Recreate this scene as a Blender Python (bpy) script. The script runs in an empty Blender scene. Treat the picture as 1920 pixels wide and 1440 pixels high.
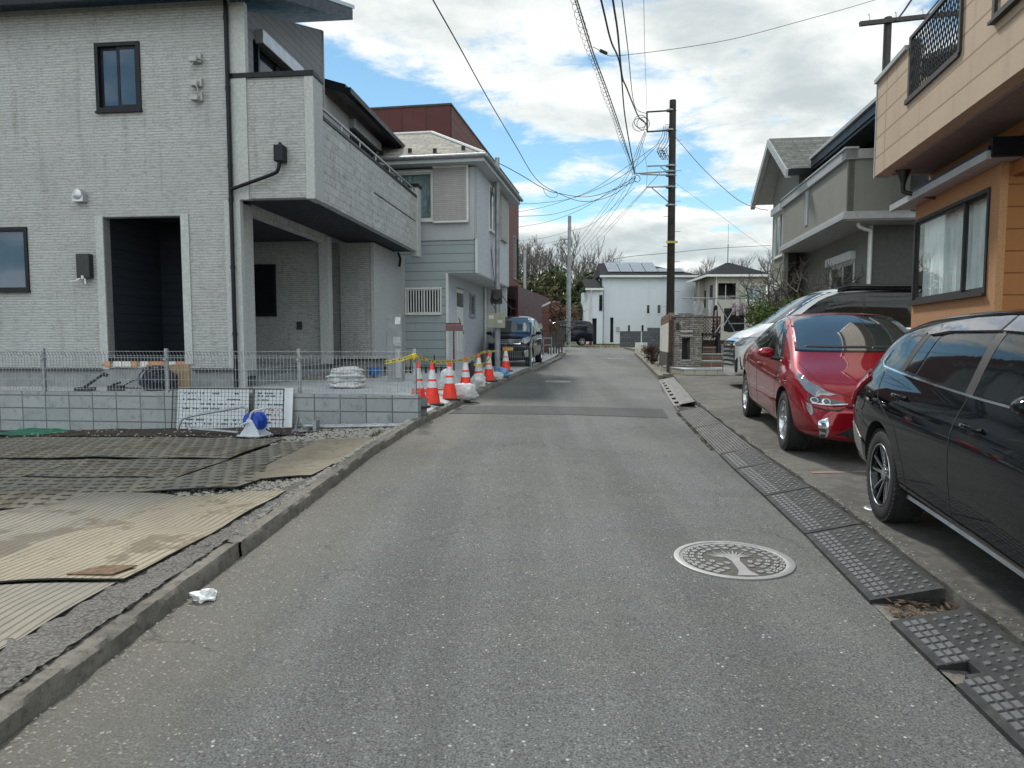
import bpy, bmesh, math, random
from mathutils import Vector, Matrix, noise as mnoise
from mathutils.bvhtree import BVHTree
random.seed(7)
SC = bpy.context.scene
COL = SC.collection
R = math.radians
# ------------------------------------------------------------------ camera
CZ = 1.48
cam_d = bpy.data.cameras.new('camera'); cam = bpy.data.objects.new('camera', cam_d); COL.objects.link(cam)
cam.location = (0, 0, CZ)
cam.rotation_euler = (R(90) - math.atan(100 / 1331), 0, 0)
cam_d.sensor_width = 36; cam_d.lens = 36 * 1331 / 1920
cam_d.shift_y = 23 / 1920
cam_d.clip_end = 4000; cam_d.clip_start = .05
SC.camera = cam
# ------------------------------------------------------------------ world: physical sky + cloud layer
SUN_EL, SUN_AZ = R(47), R(-16)          # azimuth from +Y towards +X
world = bpy.data.worlds.new('World'); SC.world = world; world.use_nodes = True
wn, wl = world.node_tree.nodes, world.node_tree.links
wn.clear()
def wnode(t, **k):
    n = wn.new(t)
    for a, b in k.items(): setattr(n, a, b)
    return n
def wmath(op, a, b=None, c=None, clamp=False):
    n = wn.new('ShaderNodeMath'); n.operation = op; n.use_clamp = clamp
    for i, v in enumerate((a, b, c)):
        if v is None: continue
        if isinstance(v, (int, float)): n.inputs[i].default_value = v
        else: wl.new(v, n.inputs[i])
    return n.outputs[0]
def wsmooth(v, lo, hi, a=0., b=1.):
    n = wn.new('ShaderNodeMapRange'); n.interpolation_type = 'SMOOTHSTEP'
    wl.new(v, n.inputs[0])
    for i, x in enumerate((lo, hi, a, b)): n.inputs[i + 1].default_value = x
    return n.outputs[0]
sky = wnode('ShaderNodeTexSky', sky_type='NISHITA', sun_disc=False)
sky.sun_elevation = SUN_EL; sky.sun_rotation = SUN_AZ
sky.air_density = 1.0; sky.dust_density = 0.; sky.ozone_density = 2.0
skyhs = wnode('ShaderNodeHueSaturation'); skyhs.inputs['Saturation'].default_value = 1.08
skyhs.inputs['Value'].default_value = .98
wl.new(sky.outputs[0], skyhs.inputs['Color'])
tc = wnode('ShaderNodeTexCoord'); sep = wnode('ShaderNodeSeparateXYZ'); wl.new(tc.outputs['Generated'], sep.inputs[0])
zz = wmath('ADD', wmath('MAXIMUM', sep.outputs[2], 0.0), .16)
px = wmath('DIVIDE', sep.outputs[0], zz); py = wmath('DIVIDE', sep.outputs[1], zz)
cmb = wnode('ShaderNodeCombineXYZ'); wl.new(px, cmb.inputs[0]); wl.new(py, cmb.inputs[1])
def wnoise(scale, detail, rough, off, dist=0.):
    m = wnode('ShaderNodeMapping'); m.inputs['Location'].default_value = off; m.inputs['Scale'].default_value = (.8, 1, 1)
    wl.new(cmb.outputs[0], m.inputs[0])
    n = wnode('ShaderNodeTexNoise'); n.inputs['Scale'].default_value = scale; n.inputs['Detail'].default_value = detail
    n.inputs['Roughness'].default_value = rough; n.inputs['Distortion'].default_value = dist
    wl.new(m.outputs[0], n.inputs['Vector']); return n.outputs[0]
OFF = (17.0, 3.0)
n_big = wnoise(1.0, 3, .5, (OFF[0], OFF[1], 0))
n_puff = wnoise(3.1, 10, .62, (OFF[0] * 2, OFF[1] * 2, 5), .25)
n_low = wnoise(.5, 2, .5, (1.1, 9.2, 3))
cover = wmath('ADD', wmath('MULTIPLY', n_big, .58), wmath('MULTIPLY', n_puff, .42))
cover = wmath('ADD', cover, wmath('MULTIPLY', wmath('SUBTRACT', n_low, .5), .12))
cover = wmath('ADD', cover, wsmooth(sep.outputs[2], .22, .04, 0, .035))
mask = wsmooth(cover, .462, .532)
n_und = wnoise(3.1, 7, .6, (OFF[0] * 2 + .10, OFF[1] * 2 - .16, 5), .25)     # same puffs seen displaced towards the sun: shaded undersides
shade = wmath('ADD', wmath('MULTIPLY', cover, 1.6), wmath('MULTIPLY', wmath('SUBTRACT', n_und, n_puff), .55))
core = wsmooth(shade, .775, 1.0)
edge = wnode('ShaderNodeMixRGB'); edge.inputs[1].default_value = (7.3, 7.5, 7.25, 1); edge.inputs[2].default_value = (4.0, 4.55, 4.7, 1)
wl.new(core, edge.inputs[0])
# unseen clouds behind the viewer, brightness added to lift the shaded facades
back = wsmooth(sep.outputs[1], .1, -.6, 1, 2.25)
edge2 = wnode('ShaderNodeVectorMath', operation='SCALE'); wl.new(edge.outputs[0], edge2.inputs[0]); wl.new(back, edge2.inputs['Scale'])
tint = wnode('ShaderNodeMixRGB', blend_type='MULTIPLY'); tint.inputs[0].default_value = 1; tint.inputs[2].default_value = (.98, 1.05, .90, 1); wl.new(skyhs.outputs[0], tint.inputs[1])
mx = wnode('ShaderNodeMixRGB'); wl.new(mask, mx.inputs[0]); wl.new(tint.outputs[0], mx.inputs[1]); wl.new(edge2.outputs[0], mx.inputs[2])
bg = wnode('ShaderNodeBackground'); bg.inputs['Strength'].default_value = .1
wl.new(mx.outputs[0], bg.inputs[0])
wo = wnode('ShaderNodeOutputWorld'); wl.new(bg.outputs[0], wo.inputs[0])
# ------------------------------------------------------------------ sun, veiled by thin cloud
sun_d = bpy.data.lights.new('sun', 'SUN'); sun = bpy.data.objects.new('sun', sun_d); COL.objects.link(sun)
sun_d.energy = 2.7; sun_d.angle = R(7); sun_d.color = (1, .95, .87)
sd = Vector((math.sin(SUN_AZ) * math.cos(SUN_EL), math.cos(SUN_AZ) * math.cos(SUN_EL), math.sin(SUN_EL)))
sun.rotation_euler = sd.to_track_quat('Z', 'Y').to_euler(); sun.location = (-20, 40, 60)
vs = SC.view_settings
vs.view_transform = 'Standard'; vs.look = 'None'; vs.gamma = 1; vs.exposure = .55; vs.use_curve_mapping = False
# ------------------------------------------------------------------ materials
MATS = {}
class NT:
    def __init__(s, name):
        s.m = bpy.data.materials.new(name); s.m.use_nodes = True
        s.n, s.l = s.m.node_tree.nodes, s.m.node_tree.links
        s.b = s.n['Principled BSDF']; s.tc = s.n.new('ShaderNodeTexCoord'); s.vec = s.tc.outputs['Object']
        MATS[name] = s.m
    def node(s, t, ins=None, **k):
        n = s.n.new(t)
        for a, b in k.items(): setattr(n, a, b)
        for a, v in (ins or {}).items():
            if hasattr(v, 'is_output'): s.l.new(v, n.inputs[a])
            else: n.inputs[a].default_value = v
        return n
    def noise(s, scale, detail=4, rough=.6, vec=None):
        return s.node('ShaderNodeTexNoise', {'Vector': vec or s.vec, 'Scale': scale, 'Detail': detail, 'Roughness': rough}).outputs[0]
    def ramp(s, v, lo, hi, a=0., b=1., smooth=True):
        n = s.node('ShaderNodeMapRange', {0: v, 1: lo, 2: hi, 3: a, 4: b})
        if smooth: n.interpolation_type = 'SMOOTHSTEP'
        return n.outputs[0]
    def mix(s, f, a, b, mode='MIX'):
        c4 = lambda c: tuple(c) + (1,) if isinstance(c, (tuple, list)) and len(c) == 3 else c
        return s.node('ShaderNodeMixRGB', {0: f, 1: c4(a), 2: c4(b)}, blend_type=mode).outputs[0]
    def math(s, op, a, b=0., c=0.):
        return s.node('ShaderNodeMath', {0: a, 1: b, 2: c}, operation=op).outputs[0]
    def bump(s, h, strength=.4, dist=.01):
        n = s.node('ShaderNodeBump', {'Height': h, 'Strength': strength, 'Distance': dist}); s.l.new(n.outputs[0], s.b.inputs['Normal'])
    def set(s, **k):
        for a, v in k.items():
            a = a.replace('_', ' ')
            if hasattr(v, 'is_output'): s.l.new(v, s.b.inputs[a])
            else: s.b.inputs[a].default_value = tuple(v) + (1,) if isinstance(v, tuple) and len(v) == 3 else v
        return s.m
def plain(name, c, r=.6, metal=0., var=.12, scale=6., bump=.0, bs=60., coat=0., spec=.5, dirt=None):
    t = NT(name)
    n = t.noise(scale, 5)
    lo = tuple(x * (1 - var) for x in c); hi = tuple(min(1, x * (1 + var)) for x in c)
    col = t.mix(t.ramp(n, .3, .7), lo, hi)
    if dirt:
        d = t.ramp(t.noise(scale * .4 + .7, 6, .7), .5, .72)
        col = t.mix(t.math('MULTIPLY', d, dirt[1]), col, dirt[0])
    if bump: t.bump(t.noise(bs, 4), bump)
    rr = t.ramp(t.noise(scale * 1.7, 3), .3, .7, max(.02, r - .06), min(1, r + .06))
    return t.set(Base_Color=col, Roughness=rr, Metallic=metal, Coat_Weight=coat, Specular_IOR_Level=spec)
def planar(t):   # (x+y, z) so that horizontal courses run round the corners of an axis-aligned building
    s = t.node('ShaderNodeSeparateXYZ', {0: t.vec})
    return t.node('ShaderNodeCombineXYZ', {0: t.math('ADD', s.outputs[0], s.outputs[1]), 1: s.outputs[2]}).outputs[0], s
def siding(name, c1, c2, line, row, bw, mortar, bump=.5, off=.5, spot=None, r=.7, bias=0., grime=.25, vseam=0, streak=0.):
    t = NT(name); v, s = planar(t)
    br = t.node('ShaderNodeTexBrick', {'Vector': v, 'Color1': c1 + (1,), 'Color2': c2 + (1,), 'Mortar': line + (1,), 'Scale': 1., 'Mortar Size': mortar,
                'Mortar Smooth': .1, 'Bias': bias, 'Brick Width': bw, 'Row Height': row})
    br.offset = off
    col = br.outputs[0]
    col = t.mix(t.ramp(t.noise(1.3, 5, .65), .35, .75, 0, grime), col, tuple(x * .62 for x in c1))
    if streak:
        mp = t.node('ShaderNodeVectorMath', {0: v, 1: (3.2, 21., 1.)}, operation='MULTIPLY')
        col = t.mix(t.ramp(t.noise(1.9, 4, .75, mp.outputs[0]), .50, .66, 0, streak), col, tuple(x * .55 for x in c1))
    if spot: col = t.mix(t.ramp(t.noise(spot[1], 5, .75), .5, .66), col, spot[0])
    dv = t.node('ShaderNodeVectorMath', {0: v, 1: (5.5, .35, 1.)}, operation='MULTIPLY')
    col = t.mix(t.math('MULTIPLY', t.ramp(t.noise(1., 5, .7, dv.outputs[0]), .5, .75), min(.6, grime * 1.6)), col, t.mix(1., col, (.66, .64, .60), 'MULTIPLY'))
    if vseam:
        f = t.math('FRACT', t.math('DIVIDE', t.math('ADD', s.outputs[0], s.outputs[1]), vseam))
        col = t.mix(t.ramp(f, 0, .012 / vseam, 1, 0, False), col, line)
    h = t.math('ADD', t.math('MULTIPLY', br.outputs[1], -1.), t.math('MULTIPLY', t.noise(90, 3), .3))
    t.bump(h, bump, .008)
    return t.set(Base_Color=col, Roughness=r, Specular_IOR_Level=.3)
def glass(name, c, r=.03, ior=2.0, wav=.0):
    t = NT(name); n = t.noise(2.3, 2)
    if wav: t.bump(t.noise(.9, 1), wav, .02)
    return t.set(Base_Color=t.mix(n, c, tuple(x * 1.5 for x in c)), Roughness=r, IOR=ior, Specular_IOR_Level=.5)
def clear_glass(name, amount=.35):
    t = NT(name); n = t.n; out = n['Material Output']
    tr = t.node('ShaderNodeBsdfTransparent', {'Color': (.93, .96, .96, 1)}); gl = t.node('ShaderNodeBsdfGlossy', {'Roughness': .01, 'Color': (1, 1, 1, 1)})
    fr = t.node('ShaderNodeFresnel', {'IOR': 1.6})
    gm = t.node('ShaderNodeNewGeometry')
    f = t.math('MULTIPLY', t.math('MINIMUM', t.math('ADD', t.math('MULTIPLY', fr.outputs[0], .9), amount * .1), 1.), t.math('SUBTRACT', 1., gm.outputs['Backfacing']))
    mxs = t.node('ShaderNodeMixShader', {0: f, 1: tr.outputs[0], 2: gl.outputs[0]})
    t.l.new(mxs.outputs[0], out.inputs[0]); return t.m
def paint(name, c, flake=.0, r=.25, spec=.5, dust=.12, ior=1.5):
    t = NT(name); n = t.noise(3.0, 4)
    col = t.mix(t.ramp(n, .3, .7), tuple(x * .92 for x in c), c)
    s = t.node('ShaderNodeSeparateXYZ', {0: t.vec})       # road dust on the lower body
    d = t.math('MULTIPLY', t.ramp(s.outputs[2], .5, .15), t.ramp(t.noise(6, 5, .7), .3, .7))
    col = t.mix(t.math('MULTIPLY', d, dust), col, (.12, .11, .10))
    return t.set(Base_Color=col, Roughness=r, Metallic=flake, Specular_IOR_Level=spec, Coat_Weight=1., Coat_Roughness=.03, Coat_IOR=ior)

# sidings and walls
siding('thin_brick_siding', (.425, .44, .44), (.385, .40, .40), (.27, .28, .285), .046, 37.0, .008, .45, off=.37, streak=1.3, spot=((.25, .255, .25), 26.), vseam=2.44, grime=.38)
siding('mottled_panel', (.49, .50, .50), (.41, .42, .42), (.29, .295, .30), .152, .40, .006, .7, streak=.3, spot=((.24, .25, .25), 9.))
plain('mottled_trim', (.385, .40, .405), .75, var=.13, scale=26, bump=.3, dirt=((.32, .33, .33), .5))
siding('grey_board_siding', (.23, .235, .25), (.21, .215, .23), (.11, .11, .12), .15, 3.0, .006, .5, off=0.)  # wide mid-grey boards of the upper side wall, one even tone
siding('navy_siding', (.012, .016, .024), (.010, .013, .02), (.004, .005, .008), .16, 3., .006, .6)
plain('navy_metal', (.009, .011, .016), .4, var=.2, spec=.2)
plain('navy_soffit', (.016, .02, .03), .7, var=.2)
plain('foundation_concrete', (.22, .235, .25), .85, var=.15, scale=3, bump=.2, dirt=((.13, .13, .13), .5))
plain('ridge_white', (.5, .5, .48), .7)
siding('blue_clapboard', (.30, .345, .365), (.29, .335, .355), (.12, .145, .16), .235, 40., .008, .8, off=0., grime=.15)
siding('blue_grey_panel', (.40, .42, .44), (.39, .41, .43), (.16, .18, .2), 3., 3., .004, .3)
plain('rough_pale_stucco', (.46, .50, .54), .9, var=.14, scale=22, bump=1.0, bs=34)
siding('beige_shutter_board', (.42, .41, .40), (.38, .37, .36), (.27, .26, .26), .05, .7, .006, .6)
siding('rust_red_panel', (.085, .026, .026), (.078, .024, .024), (.03, .012, .012), 40., .9, .014, .6, off=0., grime=.3)
siding('rust_red_tile', (.17, .075, .062), (.14, .062, .052), (.07, .03, .028), .3, .9, .014, .6, off=0., spot=((.11, .045, .038), 5.))
plain('dark_red_metal', (.06, .008, .011), .5, var=.25)
siding('block_wall', (.30, .325, .34), (.25, .275, .29), (.10, .105, .11), .2, .4, .009, .7, off=0., spot=((.20, .215, .22), 6.), r=.9)
siding('dark_brown_brick', (.07, .055, .048), (.05, .042, .038), (.10, .09, .08), .1, .2, .008, .6, r=.9)
siding('dark_block_wall', (.11, .12, .13), (.075, .082, .09), (.045, .045, .05), .2, .4, .012, .7, r=.9)
siding('white_wall', (.56, .61, .66), (.56, .61, .66), (.42, .46, .5), 30., 4.2, .012, .3, off=0., grime=.10)
siding('cream_wall', (.36, .35, .31), (.35, .34, .305), (.25, .24, .21), 2.9, 40., .02, .3, off=0., grime=.12)
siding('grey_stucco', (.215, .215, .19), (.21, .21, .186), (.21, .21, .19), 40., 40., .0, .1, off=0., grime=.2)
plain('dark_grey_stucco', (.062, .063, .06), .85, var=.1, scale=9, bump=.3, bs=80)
siding('tan_board', (.45, .345, .25), (.43, .33, .24), (.24, .17, .11), .27, 40., .012, .9, off=0., spot=((.40, .29, .19), 60.), grime=.25)
siding('orange_board', (.30, .125, .042), (.28, .118, .038), (.16, .055, .015), .24, 40., .008, .8, off=0., grime=.12)
plain('orange_stucco', (.38, .20, .095), .85, var=.12, scale=45, bump=.8, bs=60)
plain('grey_soffit', (.20, .175, .155), .7, var=.08)
siding('stacked_stone', (.30, .275, .25), (.15, .14, .13), (.05, .045, .04), .055, .26, .008, 1.4, spot=((.40, .38, .35), 9.), r=.9)
siding('brown_tile', (.20, .115, .085), (.155, .09, .07), (.30, .27, .24), .15, .3, .008, .5, off=0.)
siding('cream_tile', (.42, .40, .34), (.36, .34, .29), (.22, .2, .18), .3, .3, .01, .4, off=0.)
plain('pale_fascia', (.50, .53, .56), .6, var=.05)
plain('white_trim', (.62, .63, .62), .5, var=.06)
plain('grey_trim', (.33, .34, .34), .5, var=.08)
plain('silver', (.45, .46, .48), .35, metal=.7, var=.1)
plain('galvanised', (.32, .34, .36), .5, metal=.75, var=.2, scale=14)
plain('galvanised_pole', (.27, .29, .31), .55, metal=.45, var=.2, scale=4)
plain('chrome', (.75, .76, .78), .12, metal=1., var=.03)
plain('black_plastic', (.014, .015, .017), .5, var=.2, scale=20)
plain('black_gloss', (.006, .006, .007), .15, var=.1, coat=.1, spec=.3)
plain('tyre', (.017, .017, .018), .8, var=.25, scale=30, bump=.5, bs=90)
plain('rubber', (.016, .0175, .019), .8, var=.3, scale=9, bump=.25, bs=140, dirt=((.12, .115, .105), .35))
plain('rubber_stud', (.068, .073, .078), .65, var=.25, scale=24, bump=.2, bs=160)
plain('ribbed_steel', (.095, .097, .095), .6, metal=.2, var=.3, scale=9, dirt=((.12, .10, .08), .6))
plain('ribbed_rubber', (.05, .052, .052), .75, var=.35, scale=9, dirt=((.13, .12, .10), .6))
plain('cone_red', (.78, .036, .016), .5, var=.2, scale=9, dirt=((.24, .06, .04), .65))
plain('cone_white', (.55, .56, .59), .4, var=.2, scale=12, dirt=((.33, .31, .29), .5))
plain('cone_base', (.03, .026, .022), .8, var=.3)
plain('sandbag', (.50, .51, .53), .8, var=.18, scale=9, bump=1., bs=18, dirt=((.28, .26, .23), .7))
plain('sheet_blue', (.10, .24, .42), .5, var=.3, scale=9)
plain('tub_blue', (.02, .13, .42), .4, var=.1)
plain('reel_blue', (.02, .07, .42), .35, var=.15)
plain('reel_white', (.50, .54, .60), .4, var=.08)
plain('green_sheet', (.015, .13, .075), .5, var=.4, scale=6, bump=.4, bs=14)
plain('cardboard', (.26, .18, .10), .85, var=.2)
plain('packing_white', (.62, .60, .57), .8, var=.05)
plain('faded_brick', (.23, .165, .135), .9, var=.25)
plain('packing_orange', (.52, .24, .12), .8, var=.1)
plain('navy_hose', (.015, .018, .04), .45, var=.3)
plain('tape_yellow', (.55, .45, .05), .4, var=.06)
plain('mailbox_red', (.10, .008, .016), .3, var=.1, coat=.4)
plain('beige_box', (.25, .26, .20), .5, var=.12, dirt=((.16, .15, .1), .5))
plain('label_white', (.5, .5, .45), .6, var=.1)
plain('ink', (.02, .02, .025), .7)
plain('red_ink', (.4, .06, .05), .7)
plain('sign_board', (.58, .63, .68), .45, var=.05)
plain('wood_brown', (.09, .045, .03), .7, var=.3, scale=18)
plain('old_wood', (.085, .075, .068), .9, var=.4, scale=14)
plain('pole_concrete', (.024, .022, .019), .9, var=.4, scale=3, bump=.5)
plain('dark_steel', (.022, .021, .02), .6, var=.25)
plain('cable', (.02, .021, .023), .6)
plain('pale_cable', (.13, .145, .16), .6)
plain('yellow_band', (.5, .4, .08), .5)
plain('cloth_grey', (.36, .36, .37), .9, var=.06)
plain('cloth_white', (.62, .62, .64), .9, var=.05)
plain('cloth_black', (.018, .017, .02), .9, var=.2)
plain('cloth_pink', (.45, .34, .36), .9, var=.2)
plain('cloth_skin', (.5, .36, .3), .9)
plain('bark', (.075, .062, .052), .95, var=.35, scale=8)
plain('far_bark', (.12, .105, .095), .95, var=.25, scale=3)
plain('utility_white', (.68, .68, .65), .5)
plain('curtain', (.80, .86, .84), .9, var=.08, scale=3)
plain('curtain_blue', (.22, .29, .31), .9, var=.25, scale=12)
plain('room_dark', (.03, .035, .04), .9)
plain('solar_cell', (.30, .315, .33), .22, metal=.3, var=.06, scale=2)
plain('red_reflector', (.32, .008, .010), .1, coat=1.)
plain('lamp_clear', (.20, .215, .23), .08, metal=.35, coat=1.)
plain('lamp_inner', (.10, .11, .12), .2, metal=.6)
plain('grey_body_panel', (.20, .205, .20), .35, var=.05)
plain('paper', (.62, .63, .64), .8, var=.06)
plain('dead_leaf', (.11, .065, .035), .9, var=.4, scale=30)
plain('concrete_pale', (.40, .42, .43), .85, var=.12, scale=2, bump=.2)
plain('concrete_step', (.20, .19, .17), .9, var=.2, scale=3, bump=.3)
plain('wheel_silver', (.50, .51, .53), .25, metal=.85, var=.05)
plain('ac_beige', (.3, .3, .27), .6)
glass('window_blue', (.04, .07, .11), .04, 1.5, .02)
glass('window_dark', (.010, .013, .017), .04, 1.42)
glass('window_teal', (.05, .11, .12), .05, 1.9)
plain('lamp_dark', (.03, .032, .036), .1, metal=.3, coat=1.)
plain('lamp_bright', (.55, .57, .60), .1, metal=.9)
glass('car_glass', (.004, .005, .006), .04, 1.42)
glass('windscreen', (.02, .027, .026), .05, 3.2)
glass('visor', (.10, .10, .12), .06, 1.9)
clear_glass('clear_pane', .35)
paint('paint_red', (.26, .004, .012), .35, .3, .1, .1)
paint('paint_black', (.0025, .003, .005), .0, .3, .0, .008, 1.42)
paint('paint_white', (.56, .58, .58), .0, .3)
paint('paint_navy', (.006, .008, .018), .0, .3, .0, .03, 1.35)

# roofs
def shingle(name, c, c2, row=.22, bw=.5, rust=0., rot=False):
    t = NT(name); s = t.node('ShaderNodeSeparateXYZ', {0: t.vec})
    u, v = (s.outputs[1], s.outputs[0]) if rot else (s.outputs[0], s.outputs[1])
    vec = t.node('ShaderNodeCombineXYZ', {0: u, 1: v}).outputs[0]
    br = t.node('ShaderNodeTexBrick', {'Vector': vec, 'Color1': c + (1,), 'Color2': c2 + (1,), 'Mortar': tuple(x * .4 for x in c) + (1,), 'Scale': 1.,
                'Mortar Size': .012, 'Brick Width': bw, 'Row Height': row})
    col = t.mix(t.ramp(t.noise(3, 6, .7), .4, .7), br.outputs[0], tuple(x * .72 for x in c2))
    t.bump(t.math('MULTIPLY', br.outputs[1], -1.), .8, .01)
    return t.set(Base_Color=col, Roughness=.9, Specular_IOR_Level=.1)
shingle('pale_shingle', (.36, .34, .30), (.26, .245, .215), .2, .45)
shingle('grey_shingle', (.17, .175, .16), (.12, .125, .115), .2, .6, rot=True)
shingle('wing_shingle', (.17, .175, .16), (.11, .115, .105), .2, .6)
shingle('slate_shingle', (.022, .024, .028), (.016, .018, .022), .25, .5)
siding('lattice_dummy', (.05, .03, .02), (.05, .03, .02), (.02, .02, .02), .1, .1, .01)

# ground materials
def asphalt(name, base, spec_amt=1., brown=.0):
    t = NT(name)
    n1 = t.noise(110, 4, .8); n2 = t.noise(.45, 5, .6); n3 = t.noise(2.6, 6, .65)
    vo = t.node('ShaderNodeTexVoronoi', {'Vector': t.vec, 'Scale': 84.}); vr = t.node('ShaderNodeTexVoronoi', {'Vector': t.vec, 'Scale': 38.})
    col = t.mix(t.ramp(n1, .3, .7), tuple(x * .42 for x in base), tuple(x * 1.75 for x in base))
    col = t.mix(t.ramp(n2, .35, .65), col, t.mix(1., col, (.80, .80, .82), 'MULTIPLY'))
    col = t.mix(t.ramp(n3, .5, .75, 0, .3), col, tuple(x * .75 for x in base))
    mpt = t.node('ShaderNodeMapping', {'Vector': t.vec, 'Scale': (1.5, .07, 1.), 'Rotation': (0, 0, -.04)})
    col = t.mix(t.ramp(t.noise(1.0, 4, .6, mpt.outputs[0]), .38, .62), col, t.mix(1., col, (.80, .80, .80), 'MULTIPLY'))
    col = t.mix(t.ramp(t.noise(.23, 6, .7), .5, .58, 0, .6), col, t.mix(1., col, (1.22, 1.18, 1.1), 'MULTIPLY'))
    sepc = t.node('ShaderNodeSeparateColor', {0: vo.outputs['Color']})
    chip = t.math('MULTIPLY', t.ramp(sepc.outputs[0], .72, .85), t.ramp(vo.outputs['Distance'], .55, .3))
    col = t.mix(t.math('MULTIPLY', t.math('MULTIPLY', chip, t.ramp(t.noise(35, 3, .8), .35, .65)), .85 * spec_amt), col, t.mix(sepc.outputs[2], (.20, .205, .20), (.36, .36, .34)))
    sepr = t.node('ShaderNodeSeparateColor', {0: vr.outputs['Color']})
    chip2 = t.math('MULTIPLY', t.ramp(sepr.outputs[1], .955, .98), t.ramp(vr.outputs['Distance'], .30, .16))
    col = t.mix(t.math('MULTIPLY', chip2, .8 * spec_amt), col, (.46, .47, .47))
    hole = t.math('MULTIPLY', t.ramp(sepc.outputs[1], .80, .9), t.ramp(vo.outputs['Distance'], .5, .3))
    col = t.mix(t.math('MULTIPLY', hole, .8), col, tuple(x * .35 for x in base))
    if brown:  # mud dragged along the left gutter
        s = t.node('ShaderNodeSeparateXYZ', {0: t.vec})
        gx = t.math('SUBTRACT', s.outputs[0], t.math('MULTIPLY', t.ramp(s.outputs[1], 6, 20, 0, 1, False), 1.7))
        m = t.math('MULTIPLY', t.ramp(t.math('ADD', gx, t.math('MULTIPLY', t.noise(1.6, 6, .7), 1.1)), -.25, -1.15), t.ramp(s.outputs[1], 24, 12))
        col = t.mix(t.math('MULTIPLY', m, .5), col, t.mix(t.noise(40, 4, .7), (.12, .108, .088), (.235, .215, .18)))
        sp = t.math('MULTIPLY', t.ramp(t.noise(.8, 3), .6, .72), t.ramp(gx, .5, -1.0))
        col = t.mix(t.math('MULTIPLY', sp, .28), col, (.25, .19, .12))
        # hairline cracks
    ed = t.node('ShaderNodeTexVoronoi', {'Vector': t.node('ShaderNodeVectorMath', {0: t.vec, 1: t.node('ShaderNodeTexNoise', {'Vector': t.vec, 'Scale': 2.5, 'Detail': 5.}).outputs['Color']}).outputs[0], 'Scale': .33}, feature='DISTANCE_TO_EDGE')
    crack = t.math('MULTIPLY', t.ramp(ed.outputs[0], .0, .006, 1, 0), t.ramp(t.noise(.7, 2), .48, .58))
    col = t.mix(t.math('MULTIPLY', crack, .4), col, (.02, .02, .02))
    t.bump(t.math('ADD', n1, t.math('MULTIPLY', t.noise(60, 3), .8)), .8, .008)
    return t.set(Base_Color=col, Roughness=.92, Specular_IOR_Level=.2)
asphalt('asphalt', (.132, .138, .134), 1.15, 1.)
asphalt('asphalt_patch', (.085, .09, .092), .4)
asphalt('side_asphalt', (.105, .107, .103), .35)
def ground_mat(name, a, b, c, sc=3., bump=.8, bs=45, stones=0.):
    t = NT(name)
    col = t.mix(t.ramp(t.noise(sc, 7, .7), .35, .65), a, b)
    col = t.mix(t.ramp(t.noise(sc * 9, 5, .7), .45, .7, 0, .8), col, c)
    n = t.noise(bs, 5, .7)
    if stones:
        vo = t.node('ShaderNodeTexVoronoi', {'Vector': t.vec, 'Scale': stones}); vs_ = t.node('ShaderNodeSeparateColor', {0: vo.outputs['Color']})
        col = t.mix(t.math('MULTIPLY', t.ramp(vo.outputs['Distance'], .6, .2), .7), t.mix(1., col, (.5, .5, .5), 'MULTIPLY'), t.mix(vs_.outputs[0], a, tuple(min(1, x * 1.6) for x in c)))
        n = t.math('SUBTRACT', n, t.math('MULTIPLY', vo.outputs['Distance'], 1.5))
    t.bump(n, bump, .012)
    return t.set(Base_Color=col, Roughness=.95, Specular_IOR_Level=.2)
ground_mat('lot_gravel', (.19, .17, .145), (.27, .245, .21), (.33, .31, .28), 1.5, .9, 60, 42.)
ground_mat('lot_soil', (.035, .026, .022), (.055, .042, .034), (.10, .09, .08), 4.)
ground_mat('parking_concrete', (.085, .083, .077), (.135, .132, .122), (.17, .165, .15), 1.1, .7, 110)
ground_mat('kerb_concrete', (.15, .142, .125), (.235, .22, .19), (.09, .086, .078), 2.2, 1., 60)
ground_mat('rough_mortar', (.23, .22, .205), (.32, .31, .29), (.14, .13, .12), 5., 1., 30, 50.)
ground_mat('far_grass', (.06, .065, .035), (.13, .12, .07), (.17, .15, .1), .5, .6, 20)
ground_mat('verge_dirt', (.15, .145, .12), (.22, .21, .18), (.10, .12, .06), 1.5)
ground_mat('stone_chip', (.28, .265, .24), (.38, .365, .34), (.19, .175, .15), 30.)

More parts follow.
